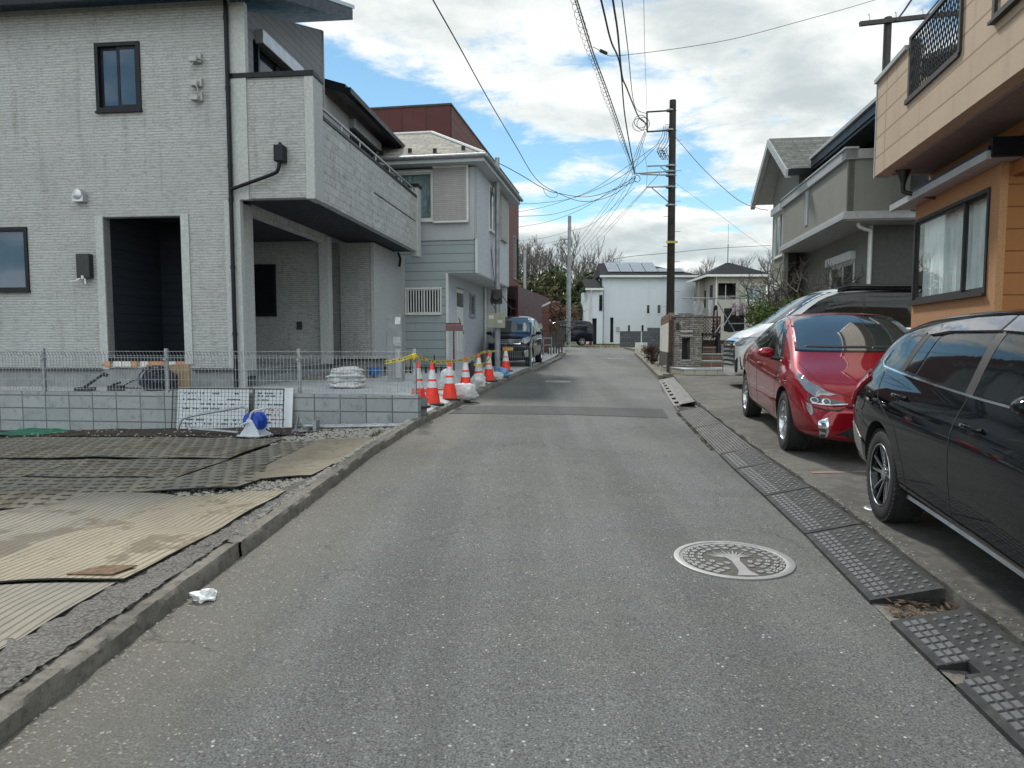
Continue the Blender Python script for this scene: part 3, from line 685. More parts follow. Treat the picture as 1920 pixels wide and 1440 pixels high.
# ------------------------------------------------------------------ manhole covers and small iron lids
def manhole(loc, rz, r, label, fancy=True):
    t = thing('manhole_cover', label, 'manhole cover', loc, rz, None)
    b = MB(); b.lathe([(r, -.01), (r, .006), (r - .012, .009), (r - .034, .009), (r - .038, .004), (r - .056, .001)], seg=72); b.build('rim', 'cover_metal', t, smooth=True)
    b = MB(); b.lathe([(r - .057, .0022), (0.0005, .0022)], seg=48); b.build('plate', 'cover_recess', t)
    if not fancy:
        b = MB()
        for i in range(-4, 5):
            for j in range(-4, 5):
                x, y = i * .06, j * .06
                if math.hypot(x, y) < r - .08: b.box(x - .02, x + .02, y - .02, y + .02, .002, .0085)
        b.build('tread_relief', 'cover_metal', t); return t
    b = MB(); rg = random.Random(8); placed = []
    def ell(x, y, a, w, h):
        pts = [(x + w * math.cos(k) * math.cos(a) - h * math.sin(k) * math.sin(a), y + w * math.cos(k) * math.sin(a) + h * math.sin(k) * math.cos(a)) for k in [i * math.pi / 6 for i in range(12)]]
        for sgn in (0, 1):     # two halves with the slit between them
            q = [p for i, p in enumerate(pts + pts[:1]) if (i <= 6 if sgn == 0 else i >= 6)]
            off = Vector((-math.sin(a), math.cos(a))) * (.0022 if sgn == 0 else -.0022)
            b.prism([(p[0] + off.x, p[1] + off.y, .002) for p in q], (0, 0, .007))
    for ring, n in ((.105, 8), (.155, 15), (.205, 21), (.255, 27), (r - .073, 34)):
        for i in range(n):
            a = 2 * math.pi * i / n + ring * 9; x, y = ring * math.cos(a), ring * math.sin(a)
            if abs(x) < .05 and y < .06 or (y < -.14 and abs(x) < .09) or (ring < .16 and y > -.03 and abs(x) < .16) or y < -r * .72: continue
            ell(x, y, a + math.pi / 2 + rg.uniform(-.5, .5), .0225, .0125)
    b.build('leaf_relief', 'cover_metal', t)
    b = MB()
    trunk = [(-.062, -r + .06), (-.032, -r + .14), (-.026, -.05), (-.05, .03), (-.02, .045), (0, .06), (.02, .045), (.05, .03), (.026, -.05), (.032, -r + .14), (.062, -r + .06)]
    b.prism([(x, y, .0021) for x, y in trunk], (0, 0, .0075))
    for k in range(13):
        a = math.pi * (.06 + .88 * k / 12); L = .155 if k % 2 else .13
        p0 = Vector((math.cos(a) * .02, .02)); p1 = Vector((math.cos(a) * L, .02 + math.sin(a) * L * .85)); n = Vector((-(p1 - p0).y, (p1 - p0).x)).normalized()
        b.prism([(*(p0 + n * .009), .0023), (*(p0 - n * .009), .0023), (*(p1 - n * .0025), .0023), (*(p1 + n * .0025), .0023)], (0, 0, .0066))
    tr_ = b; b = MB(); b.prism([(math.cos(q) * .03, r - .062 + math.sin(q) * .018, .0021) for q in [i * math.pi / 8 for i in range(16)]], (0, 0, .007)); b.build('crest_relief', 'cover_metal', t)
    tr_.build('tree_relief', 'cover_metal', t); return t
plain('cover_metal', (.30, .30, .295), .5, metal=.4, var=.12, scale=7, dirt=((.2, .19, .17), .5))
plain('cover_recess', (.06, .056, .05), .8, var=.3, scale=30)
tl = math.atan(.027)
m = manhole((1.39, 4.37, gz(4.37) + .006), -.02, .365, 'round iron manhole cover with a tree and leaves cast in relief, nearest the camera'); m.rotation_euler.x = tl
m = manhole((1.17, 18.1, gz(18.1) + .006), .2, .33, 'pale round manhole cover in mid road beyond the dark asphalt patch', False); m.rotation_euler.x = tl
m = manhole((4.35, 29.9, gz(29.9) + .006), .3, .33, 'farthest pale manhole cover, at the right of the road near the utility pole', False); m.rotation_euler.x = tl
def small_lid(x, y, r, mat, label, h=.1):
    z = gz(y) + h + .006 * max(0, x - 3); b = MB(); b.lathe([(r, -.02), (r, .006), (r - .008, .012), (r - .02, .012), (r - .022, .008), (.0004, .008)], seg=32)
    b.box(-r * .5, -r * .1, -.012, .012, .008, .013); b.box(r * .1, r * .5, -.012, .012, .008, .013)
    tag(b.build('access_lid', mat, smooth=True), label, 'lid', None, (x, y, z), .3)
small_lid(2.73, 5.22, .095, 'galvanised', 'small round metal lid beside the rear wheel of the black car')
small_lid(3.75, 10.9, .13, 'white_trim', 'white round plastic lid on the ground under the side of the red car')
# ------------------------------------------------------------------ rubber kerb ramps
def ramp_frame(y0, y1):
    o = Vector((kr(y0) - .01, y0, gz(y0) + .01)); e = Vector((kr(y1) - .01, y1, gz(y1) + .01)); s = (e - o).normalized(); L = (e - o).length
    t = Vector((s.y, -s.x, 0)).normalized(); n = t.cross(s).normalized(); n = n if n.z > 0 else -n
    M = Matrix((( t.x, s.x, n.x, o.x), (t.y, s.y, n.y, o.y), (t.z, s.z, n.z, o.z), (0, 0, 0, 1)))
    return M, L
W = .37; H = .095
def ramp_h(t): return .016 + (H - .016) * min(1, t / (W * .93))
def rubber_ramp(y0, y1, label, bite=None):
    M, L = ramp_frame(y0, y1); b = MB(); b.use('rubber')
    N = max(2, int(L / .05)); ts = [0, .02, .06, .12, .16, W * .93, W]
    ok = lambda i, j: not (bite and bite[0] < (i + .5) * L / N < bite[1] and ts[j + 1] < bite[2] + .03 * math.sin(i * 2.1))
    for i in range(N):
        s0, s1 = i * L / N, (i + 1) * L / N
        for j in range(len(ts) - 1):
            if not ok(i, j): continue
            t0, t1 = ts[j], ts[j + 1]
            b.add([(t0, s0, ramp_h(t0)), (t1, s0, ramp_h(t1)), (t1, s1, ramp_h(t1)), (t0, s1, ramp_h(t0))], [(0, 1, 2, 3)])
            for (ii, jj, p, q) in ((i - 1, j, (t0, s0), (t1, s0)), (i + 1, j, (t1, s1), (t0, s1)), (i, j - 1, (t0, s1), (t0, s0)), (i, j + 1, (t1, s0), (t1, s1))):
                if not (0 <= ii < N and 0 <= jj < len(ts) - 1 and ok(ii, jj)):
                    b.add([(p[0], p[1], -.008), (q[0], q[1], -.008), (q[0], q[1], ramp_h(q[0])), (p[0], p[1], ramp_h(p[0]))], [(0, 1, 2, 3)])
    b.use('rubber_stud')
    def stud(t0, t1, s0, s1, h=.006):
        if bite and bite[0] - .02 < (s0 + s1) / 2 < bite[1] + .02 and t1 < bite[2] + .03: return
        z = lambda t: ramp_h(t) + h; i = .003
        b.add([(t0, s0, ramp_h(t0) - .002), (t1, s0, ramp_h(t1) - .002), (t1, s1, ramp_h(t1) - .002), (t0, s1, ramp_h(t0) - .002), (t0 + i, s0 + i, z(t0)), (t1 - i, s0 + i, z(t1)), (t1 - i, s1 - i, z(t1)), (t0 + i, s1 - i, z(t0))],
              [(4, 5, 6, 7), (0, 1, 5, 4), (1, 2, 6, 5), (2, 3, 7, 6), (3, 0, 4, 7)])
    n = int((L - .05) / .062)
    for i in range(n):
        s = .03 + i * (L - .06) / n
        for j in range(3): stud(.032 + j * .036, .032 + j * .036 + .029, s, s + .05)
        for j in range(4):
            t = .158 + j * .048
            if (i + j) % 2 == 0: stud(t, t + .03, s + .004, s + .034)
            else: stud(t + .004, t + .024, s + .016, s + .034, .005)
    o = b.build('kerb_ramp'); o.matrix_world = M
    tag(o, label, 'kerb ramp', 'black rubber kerb ramps along the parking edge'); return o
rubber_ramp(2.22, 3.40, 'rubber kerb ramp nearest the camera, with a torn hole in its road side', (.58, .70, .13))
rubber_ramp(3.66, 4.84, 'rubber kerb ramp right of the tree manhole, ending at a littered gap')
rubber_ramp(4.86, 5.93, 'rubber kerb ramp beside the round lid and rear wheel of the black car')
rubber_ramp(5.95, 7.03, 'third rubber kerb ramp from the littered gap')
rubber_ramp(7.05, 7.84, 'short rubber kerb ramp next to the ribbed ones, near the red car')
def ribbed_ramp(y0, y1, label, holes=False):
    M, L = ramp_frame(y0, y1); b = MB(); b.use('ribbed_steel' if holes else 'ribbed_rubber')
    w = .36
    if holes:
        N = 8; tw = .11
        for j, (t0, t1) in enumerate(((0, .03), (.03, .1), (.1, .13))):
            for i in range(N):
                s0, s1 = i * L / N, (i + 1) * L / N; g = (s1 - s0) * .22
                if j == 1: b.add([(t0, s0, .03), (t1, s0, .045), (t1, s0 + g, .045), (t0, s0 + g, .03)], [(0, 1, 2, 3)]); b.add([(t0, s1 - g, .03), (t1, s1 - g, .045), (t1, s1, .045), (t0, s1, .03)], [(0, 1, 2, 3)])
                else: b.add([(t0, s0, .01 if j == 0 else .045), (t1, s0, .03 if j == 0 else .05), (t1, s1, .03 if j == 0 else .05), (t0, s1, .01 if j == 0 else .045)], [(0, 1, 2, 3)])
        b.add([(.13, 0, .05), (w, 0, .10), (w, L, .10), (.13, L, .05)], [(0, 1, 2, 3)]); b.add([(w, 0, .1), (w, 0, .0), (w, L, .0), (w, L, .1)], [(0, 1, 2, 3)])
        t_list = [.15 + .035 * i for i in range(6)]; zf = lambda t: .05 + (t - .13) * .05 / (w - .13)
    else:
        b.add([(0, 0, .01), (w, 0, .09), (w, L, .09), (0, L, .01), (0, 0, -.01), (w, 0, -.01), (w, L, -.01), (0, L, -.01)], [(0, 1, 2, 3), (4, 7, 6, 5), (4, 5, 1, 0), (5, 6, 2, 1), (6, 7, 3, 2), (7, 4, 0, 3)])
        t_list = [.02 + .034 * i for i in range(10)]; zf = lambda t: .01 + t * .08 / w
    for t in t_list:
        b.add([(t, .01, zf(t)), (t + .016, .01, zf(t + .016)), (t + .016, L - .01, zf(t + .016)), (t, L - .01, zf(t)), (t, .01, zf(t) + .009), (t + .016, .01, zf(t + .016) + .009), (t + .016, L - .01, zf(t + .016) + .009), (t, L - .01, zf(t) + .009)],
              [(4, 5, 6, 7), (0, 1, 5, 4), (1, 2, 6, 5), (2, 3, 7, 6), (3, 0, 4, 7)])
    o = b.build('kerb_ramp'); o.matrix_world = M; tag(o, label, 'kerb ramp', 'worn ribbed ramps along the gutter')
ribbed_ramp(7.88, 9.85, 'worn ribbed kerb ramp level with the door of the red car')
ribbed_ramp(9.88, 11.75, 'worn ribbed kerb ramp just short of the open drain')
ribbed_ramp(12.55, 18.3, 'long steel kerb ramp with square holes beyond the open drain', True)
# open drain between the two
M, L = ramp_frame(11.82, 12.4); b = MB(); b.use('black_plastic'); b.box(.02, .34, 0, L, -.02, .004)
b.use('ribbed_steel'); b.box(0, .02, 0, L, -.02, .03); b.box(.34, .36, 0, L, -.02, .05)
for i in range(12): b.box(.02, .2, i * L / 12, i * L / 12 + .012, .0, .022)
o = b.build('drain_grate'); o.matrix_world = M; tag(o, 'dark open drain with a slatted grate between the steel ramps', 'drain grate')
# dead leaves in the gap between the ramps
b = MB(); rg = random.Random(21)
for _ in range(130):
    y = rg.uniform(3.42, 3.64); x = kr(y) + rg.uniform(.04, .42); z = gz(y) + .015 + rg.random() * .03; a = rg.uniform(0, 6.3); l = rg.uniform(.012, .04); w = .004 + rg.random() * .006
    d = Vector((math.cos(a), math.sin(a), rg.uniform(-.3, .5))).normalized(); q = Vector((-math.sin(a), math.cos(a), rg.uniform(-.3, .3))) * w; p = Vector((x, y, z))
    b.add([p - d * l - q * .3, p + q, p + d * l, p - q], [(0, 1, 2, 3)])
o = b.build('dead_leaves', 'dead_leaf'); o['kind'] = 'stuff'; o['label'] = 'dry brown leaves caught between two rubber ramps'
b = MB(); z = gz(8) + .103
b.box(-.28, .1, -.04, .04, 0, .004); b.box(.13, .5, -.03, .05, 0, .004)
tag(b.build('paving_brick', 'faded_brick'), 'faded orange brick strip set in the parking concrete', 'brick strip', None, (3.05, 6.55, gz(6.55) + .1), .1)
# ================================================================== BUILDINGS
def window(P, ax, p, u0, u1, z0, z1, frame='navy_metal', pane='window_blue', dz=0., out=-1, fw=.05, split=.5, depth=.10, proud=.03, label=None, curtain=None, bars=0, shutter=None, sash=True):
    """window > pane, curtain, bars.  p = outer wall plane, out = direction the window faces along ax"""
    def bx(b, a0, a1, u0, u1, z0, z1):
        a0, a1 = p + out * a0, p + out * a1
        (b.box(u0, u1, a0, a1, z0, z1) if ax == 'y' else b.box(a0, a1, u0, u1, z0, z1))
    b = MB(dz)
    bx(b, -depth, proud, u0, u1, z0, z0 + fw); bx(b, -depth, proud, u0, u1, z1 - fw, z1)
    bx(b, -depth, proud, u0, u0 + fw, z0 + fw, z1 - fw); bx(b, -depth, proud, u1 - fw, u1, z0 + fw, z1 - fw)
    bx(b, -.02, proud + .03, u0 - .01, u1 + .01, z0 - .03, z0 - .002)
    um = u0 + (u1 - u0) * split
    if sash:
        sw = fw * .75
        for (a, c, d) in ((u0 + fw, um + sw / 2, -.055), (um - sw / 2, u1 - fw, -.025)):
            bx(b, d, d + .022, a, a + sw, z0 + fw, z1 - fw); bx(b, d, d + .022, c - sw, c, z0 + fw, z1 - fw)
            bx(b, d, d + .022, a + sw, c - sw, z0 + fw, z0 + fw + sw); bx(b, d, d + .022, a + sw, c - sw, z1 - fw - sw, z1 - fw)
    w = b.build('window', frame, P, label)
    b = MB(dz)
    if sash: bx(b, -.048, -.044, u0 + fw + .002, um, z0 + fw + .001, z1 - fw - .001); bx(b, -.018, -.014, um, u1 - fw - .002, z0 + fw + .001, z1 - fw - .001)
    else: bx(b, -.048, -.044, u0 + fw + .002, u1 - fw - .002, z0 + fw + .001, z1 - fw - .001)
    b.build('pane', pane, w)
    if curtain:
        b = MB(dz); n = int((u1 - u0) * 26); vs = []
        for i in range(n + 1):
            u = u0 + .03 + (u1 - u0 - .06) * i / n; a = p - out * (.13 + .022 * math.sin(i * 1.7) + .01 * math.sin(i * .61))
            for z in (z0 + .04, z1 - .05): vs.append((u, a, z) if ax == 'y' else (a, u, z))
        b.add(vs, [(2 * i, 2 * i + 2, 2 * i + 3, 2 * i + 1) for i in range(n)]); b.build('curtain', curtain, w, smooth=True, ang=80)
        b = MB(dz); bx(b, -.5, -.49, u0 - .1, u1 + .1, z0 - .1, z1 + .1); b.build('room_backing', 'room_dark', w)
    if bars:
        b = MB(dz); bx(b, .05, .07, u0 - .02, u1 + .02, z0 - .02, z0 + .02); bx(b, .05, .07, u0 - .02, u1 + .02, z1 - .02, z1 + .02)
        for i in range(bars + 1):
            u = u0 + (u1 - u0) * i / bars; bx(b, .052, .068, u - .014, u + .014, z0 + .02, z1 - .02)
        for u in (u0, u1):
            for z in (z0, z1): bx(b, .03, .05, u - .015, u + .015, z - .015, z + .015)
        b.build('window_bars', 'white_trim', w)
    if shutter:
        b = MB(dz); bx(b, .0, .16, u0 - .06, u1 + .06, z1 + .002, z1 + .24); b.build('shutter_box', shutter, w, bevel=.012)
    return w
def slab(b, pts, th):   # sloped slab from 4 (a,b,z) corners, thickness downwards
    n = len(pts); b.add([tuple(p) for p in pts] + [(p[0], p[1], p[2] - th) for p in pts], [tuple(range(n)), tuple(range(2 * n - 1, n - 1, -1))] + [(i, n + i, n + (i + 1) % n, (i + 1) % n) for i in range(n)])

# ---------------------------------------------------------------- new grey house at the left
ZA = .72
HA = thing('new_house', 'new grey two-storey house with thin brick siding and a long balcony over its porch', 'house', (-4.63, 12.0, ZA), frame_rz(.11))
D = -ZA
HOL = [(-2.35, -1.55, 5.35, 6.46), (-2.33, -.93, 1.23, 3.61), (-5.2, -3.74, 2.38, 3.47)]
b = MB(D); b.wall('y', 0, .16, -9, 0, 1.05, 7.05, HOL); b.build('front_wall', 'thin_brick_siding', HA)
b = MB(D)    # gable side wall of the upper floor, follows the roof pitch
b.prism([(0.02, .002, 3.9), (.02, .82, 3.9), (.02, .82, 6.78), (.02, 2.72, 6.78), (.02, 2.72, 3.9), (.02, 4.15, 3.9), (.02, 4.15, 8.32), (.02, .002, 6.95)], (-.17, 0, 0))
b.build('side_wall', 'grey_board_siding', HA)
b = MB(D); b.box(.02, .28, -.01, .10, 3.85, 7.0); b.box(.0, .04, 4.13, 4.17, 3.9, 8.3); b.each('corner_trim', 'mottled_trim', HA)
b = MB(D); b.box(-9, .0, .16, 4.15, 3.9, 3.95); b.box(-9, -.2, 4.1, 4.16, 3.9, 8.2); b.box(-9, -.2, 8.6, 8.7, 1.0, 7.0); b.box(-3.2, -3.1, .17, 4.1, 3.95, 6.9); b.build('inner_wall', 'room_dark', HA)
# lower wing behind
b = MB(D); b.wall('x', 0, -.16, 4.18, 8.74, 3.95, 7.0, [(5.9, 8.0, 4.3, 6.72)]); b.box(-9, -.16, 8.6, 8.74, 1.0, 7.0); b.build('rear_side_wall', 'mottled_trim', HA)
window(HA, 'x', 0, 5.9, 8.0, 4.3, 6.72, dz=D, out=1, pane='window_dark', shutter='silver')
b = MB(D); slab(b, [(.5, 4.2, 7.17), (.5, 9.15, 7.17), (-2.6, 9.15, 8.1), (-2.6, 4.2, 8.1)], .2); slab(b, [(-2.6, 4.2, 8.1), (-2.6, 9.15, 8.1), (-8, 9.15, 8.1), (-8, 4.2, 8.1)], .2)
b.box(.5, .6, 4.25, 9.1, 7.0, 7.12)
rr0 = b.build('rear_roof', 'navy_metal', HA)
# main shed roof
b = MB(D); za = lambda y: 7.12 + .345 * y
slab(b, [(-9, -.45, za(-.45) + .22), (.62, -.45, za(-.45) + .22), (.62, 4.42, za(4.42) + .22), (-9, 4.42, za(4.42) + .22)], .24)
rf = b.build('roof', 'navy_metal', HA)
b = MB(D); slab(b, [(.64, -.47, za(-.47) + .30), (.64, 4.5, za(4.5) + .30), (.50, 4.5, za(4.5) + .30), (.50, -.47, za(-.47) + .30)], .075); b.build('verge_flashing', 'silver', rf)
# windows
window(HA, 'y', 0, -2.35, -1.55, 5.35, 6.46, dz=D, fw=.06)
window(HA, 'y', 0, -5.2, -3.74, 2.38, 3.47, dz=D, fw=.06, sash=False)
window(HA, 'x', .02, .95, 2.62, 4.2, 6.72, dz=D, out=1, pane='window_dark', shutter='silver')
# foundation and base flashing
b = MB(D); b.box(-9, .0, .03, .16, .55, 1.02); b.box(-.15, .0, .7, 4.3, .55, 1.0); b.box(-.02, .72, 5.23, 7.95, .55, 1.06); b.build('foundation', 'foundation_concrete', HA)
b = MB(D); b.box(-9, -2.47, -.02, .02, 1.0, 1.05); b.box(-.80, .0, -.02, .02, 1.0, 1.05); b.box(-.05, .79, 5.18, 5.22, 1.06, 1.10); b.box(.76, .80, 5.2, 8.0, 1.06, 1.1); b.each('base_flashing', 'black_plastic', HA)
# front opening
b = MB(D); b.box(-2.47, -2.33, -.025, .16, 1.12, 3.63); b.box(-.93, -.79, -.025, .16, 1.12, 3.63);
b.each('opening_jamb', 'mottled_trim', HA)
b = MB(D); b.box(-4.2, -1.62, 1.6, 1.7, 1.0, 3.9); b.box(-2.45, -2.34, .165, 1.6, 1.0, 3.9); b.build('porch_rear_wall', 'navy_siding', HA, 'very dark horizontal boarding seen through the doorway')
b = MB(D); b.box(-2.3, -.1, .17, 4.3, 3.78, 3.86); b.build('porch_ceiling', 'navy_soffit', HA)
b = MB(D); b.box(-2.4, 0, .16, 4.3, .9, 1.02); b.build('porch_floor', 'foundation_concrete', HA)
b = MB(D); b.box(-2.33, -.93, -.03, .2, 1.17, 1.225); b.build('door_sill', 'navy_metal', HA)
b = MB(D)
for i, m in enumerate(['packing_orange', 'packing_white', 'packing_white', 'packing_orange', 'packing_white', 'packing_orange', 'packing_orange', 'packing_white', 'packing_orange']):
    b.use(m); b.box(-2.4 + i * .165, -2.4 + i * .165 + (.10 if i % 3 == 0 else .15), -.03, .06, 1.075, 1.165)
b.build('packing_blocks', None, HA)
window(HA, 'y', 1.6, -1.9, -1.66, 2.35, 2.75, dz=D, pane='window_dark', sash=False, fw=.03)
# porch side: posts, lintel, rear wall
b = MB(D); b.box(-.16, .12, -.012, .10, 1.0, 3.85); b.box(-.16, .03, .10, .62, 1.0, 3.85); b.box(-.16, .06, 4.12, 4.36, 1.0, 3.85); b.box(.0, .12, -.005, .10, .6, 1.0)
b.each('porch_post', 'mottled_trim', HA, bevel=.006)
b = MB(D); b.box(-.15, .012, .62, 4.12, 3.72, 4.1); b.build('porch_lintel', 'mottled_panel', HA)
b = MB(D); b.wall('y', 4.36, 4.46, -2.6, -.16, 1.0, 3.85, [(-1.95, -1.28, 2.12, 3.28)]); b.build('porch_inner_wall', 'thin_brick_siding', HA)
window(HA, 'y', 4.36, -1.95, -1.28, 2.12, 3.28, dz=D, pane='window_dark', fw=.06, sash=False)
b = MB(D); b.box(-.9, -.5, 4.46, 5.25, 1.0, 3.88); b.build('entrance_recess', 'navy_siding', HA)
b = MB(D); b.wall('y', 5.2, 5.3, -.06, .77, 1.08, 3.86); b.box(-.9, .0, 5.31, 5.4, 1.08, 3.86); b.build('entrance_front_wall', 'thin_brick_siding', HA)
b = MB(D); b.box(.67, .775, 5.302, 7.62, 1.08, 3.86); b.build('entrance_side_wall', 'mottled_trim', HA)
b = MB(D); b.box(.70, .79, 5.18, 5.29, 1.08, 3.86); b.box(.6, .80, 7.63, 8.02, 1.08, 3.86); b.each('entrance_corner_trim', 'mottled_trim', HA, bevel=.006)
# power socket, taps and cables left hanging
b = MB(D); b.box(-.8, -.68, 4.33, 4.358, 1.83, 1.97); b.use('white_trim'); 
b.mats = ['black_plastic', 'white_trim']; b.box(-.8, -.68, 4.32, 4.358, 1.79, 1.825); b.build('wall_socket', None, HA)
# balcony
BA = MB(D); BA.box(.02, 1.39, .02, .20, 3.87, 5.80); bal = BA.build('balcony', 'thin_brick_siding', HA)
b = MB(D); b.wall('x', 1.39, 1.24, .42, 6.98, 3.87, 5.24, [(3.3, 6.9, 4.60, 4.64)]); b.build('balcony_parapet', 'mottled_panel', bal)
b = MB(D); b.box(1.26, 1.415, .0, .42, 3.84, 5.80); b.box(1.22, 1.43, 6.98, 7.30, 3.74, 5.52); b.each('balcony_pier', 'mottled_trim', bal, bevel=.01)
b = MB(D); b.box(.0, 1.43, -.02, .24, 5.802, 5.88); b.box(1.24, 1.43, .24, .44, 5.802, 5.86); b.box(1.20, 1.41, .44, 6.97, 5.243, 5.30); b.box(1.18, 1.46, 6.94, 7.34, 5.522, 5.60); b.build('coping', 'navy_metal', bal)
b = MB(D); b.tube([(1.33, .44, 5.47), (1.33, 6.97, 5.47)], .024, 8)
for i in range(7): b.tube([(1.33, .5 + i * 1.05, 5.29), (1.33, .5 + i * 1.05, 5.47)], .012, 6)
b.build('balcony_rail', 'silver', bal, smooth=True)
b = MB(D); b.box(1.25, 1.27, 3.3, 6.9, 4.55, 4.7); b.build('slot_back', 'navy_metal', bal)
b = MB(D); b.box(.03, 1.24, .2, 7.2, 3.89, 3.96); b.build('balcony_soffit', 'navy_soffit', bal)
# downpipe with hopper
b = MB(D); b.tube([(.0, -.075, .72), (.0, -.075, 7.0)], .034, 12)
for z in (1.6, 2.7, 3.8, 4.35, 5.6, 6.7): b.cyl((.0, -.075, z), .041, .06, 12)
b.tube(curve_pts([(.0, -.075, 3.93), (.03, -.09, 4.0), (.12, -.10, 4.03), (.72, -.10, 4.22), (.83, -.11, 4.28), (.87, -.11, 4.42)]), .03, 10)
b.build('downpipe', 'navy_metal', HA, smooth=True)
b = MB(D); b.box(.79, .95, -.17, .01, 4.42, 4.68); b.cyl((.87, -.08, 4.68), .03, .05, 10); b.build('rainwater_hopper', 'navy_metal', HA, bevel=.012)
# hood vent, brackets, meter box
b = MB(D)
b.lathe([(.10, 0), (.10, -.05), (.085, -.13), (.04, -.15), (.001, -.152)], c=(-2.70, 0, 3.98), seg=20, axis='y'); b.box(-2.80, -2.60, -.12, -.002, 3.86, 3.97); b.build('vent_hood', 'silver', HA, smooth=True)
for (z, h) in ((6.06, .1), (5.68, .09), (5.45, .09)):
    b = MB(D); b.box(-.63, -.5, -.13, -.002, z, z + h * .8); b.box(-.5, -.46, -.06, -.002, z, z + h * 1.5)
    if z > 6: b.tube(curve_pts([(-.56, -.1, z), (-.62, -.12, z - .12), (-.63, -.1, z - .26)]), .012, 6); b.tube([(-.5, -.06, z + .06), (-.36, -.1, z + .02)], .012, 6)
    elif z > 5.5: b.tube([(-.56 + .07 * math.cos(t), -.12, z - .08 + .09 * math.sin(t)) for t in [i * .7 for i in range(10)]], .009, 6)
    b.build('cable_bracket', 'grey_trim', HA, bevel=.006)
b = MB(D); b.box(-2.78, -2.54, -.12, -.002, 2.58, 2.99); mb_ = b.build('meter_box', 'black_plastic', HA, bevel=.012)
b = MB(D); b.cyl((-2.66, -.13, 2.56), .02, .06, 10); b.tube([(-2.72, -.1, 2.58), (-2.78, -.14, 2.53), (-2.86, -.16, 2.52)], .012, 6); b.tube([(-2.64, -.1, 2.58), (-2.62, -.12, 2.48)], .012, 6); b.build('meter_cable', 'white_trim', mb_)
# entrance step
b = MB(D); b.box(-.1, .8, 4.4, 5.16, .70, .95); b.box(.0, 1.15, 2.7, 5.1, .70, .79); b.build('entrance_step', 'concrete_step', HA, bevel=.01)
b = MB(D); b.tube([(.85, 7.1, 3.86), (.9, 7.15, 3.7), (.86, 7.18, 3.5)], .035, 8); b.build('drain_spout', 'navy_metal', HA)

# ---------------------------------------------------------------- block wall with mesh fence
WK = frame_rz(.12)
b = MB(); b.box(-13, 0, 0, .13, -.2, .455); tag(b.build('block_wall', 'block_wall', bevel=.004), 'low grey concrete block wall in front of the new house', 'wall', None, (-1.37, 10.4, .26), WK)
FE = thing('mesh_fence', 'low galvanised wire mesh fence with slim posts standing on the grey block wall', 'fence', (-1.37, 10.47, .715), WK)
b = MB()
def mesh_panel(b, x0, x1, h, pv, ph, r=.0028, bend=True):
    x = x0
    while x <= x1:
        b.box(x - r, x + r, -r, r, .02, h - .07)
        if bend: b.obox((x, -.022, h - .035), (2 * r, 2 * r, .085), Matrix.Rotation(.65, 3, 'X'))
        else: b.box(x - r, x + r, -r, r, h - .07, h)
        x += pv
    for z in ph: b.box(x0, x1, -.004 - r, -.004 + r, z - r, z + r)
    if bend: b.box(x0, x1, -.05, -.044, h - .006, h)
mesh_panel(b, -11, .0, .64, .055, (.05, .20, .36, .54, .57)); b.build('wire_mesh', 'galvanised', FE)
for x in (-10.1, -8.1, -6.08, -4.0, -1.86, -.07): b = MB(); b.box(x - .022, x + .022, .01, .055, -.02, .68); b.box(x - .03, x + .03, -.02, .06, .5, .53); b.build('post', 'galvanised', FE)

# ---------------------------------------------------------------- blue clapboard house
ZB = .62
HB = thing('blue_house', 'older pale blue clapboard house with overhanging stucco upper floor and light shingle roof', 'house', (-1.03, 19.5, ZB), frame_rz(.17)); D = -ZB
b = MB(D); b.wall('y', 0, .15, -8, -.75, .7, 4.26, [(-1.93, -.92, 2.28, 2.98)]); b.wall('y', 0, .15, -.75, .06, 3.38, 4.26); b.build('front_wall', 'blue_clapboard', HB)
b = MB(D); b.box(-8, .0, -.03, .12, 4.27, 4.50); b.wall('y', 0, .13, -8, -.1, 4.5, 6.2, [(-3.1, -1.12, 4.80, 6.15)]); b.box(-.10, .04, -.02, .1, 4.3, 6.2); b.build('upper_front_wall', 'blue_grey_panel', HB)
b = MB(D); b.wall('x', .06, -.08, .14, 5.15, 3.40, 6.35, [(1.72, 2.75, 4.80, 6.12), (3.35, 4.55, 4.78, 6.12)]); b.box(-8, .0, 5.0, 5.15, .7, 6.3); b.build('upper_side_wall', 'rough_pale_stucco', HB)
b = MB(D); b.wall('x', -.78, -.92, .15, 5.0, .7, 3.40, [(1.15, 2.1, 1.0, 3.1), (2.75, 3.55, 2.32, 3.05)]); b.build('lower_side_wall', 'rough_pale_stucco', HB)
b = MB(D); b.box(-.78, .04, .15, 5.12, 3.38, 3.44); b.build('soffit', 'white_trim', HB)
b = MB(D); b.box(.04, .07, -.01, .13, 3.38, 4.3); b.box(-.79, -.74, -.02, .1, .7, 3.38); b.box(-.8, -.74, 4.9, 5.05, .7, 3.38); b.each('corner_trim', 'white_trim', HB)
window(HB, 'y', 0, -1.93, -.92, 2.28, 2.98, frame='white_trim', pane='window_dark', dz=D, bars=13, fw=.03)
window(HB, 'y', -.0, -3.1, -1.12, 4.80, 6.15, frame='white_trim', pane='clear_pane', dz=D, proud=.05, depth=.0, curtain='curtain_blue')
b = MB(D); b.box(-1.10, -.18, -.10, -.0, 4.78, 6.19); b.build('shutter_case', 'beige_shutter_board', HB)
b = MB(D); b.box(-1.12, -.14, -.11, -.0, 4.73, 4.78); b.box(-1.12, -.14, -.11, -.0, 6.19, 6.24); b.box(-.18, -.13, -.11, 0, 4.78, 6.19); b.build('shutter_frame', 'white_trim', HB)
window(HB, 'x', .06, 1.72, 2.75, 4.80, 6.12, frame='white_trim', pane='window_blue', dz=D, out=1)
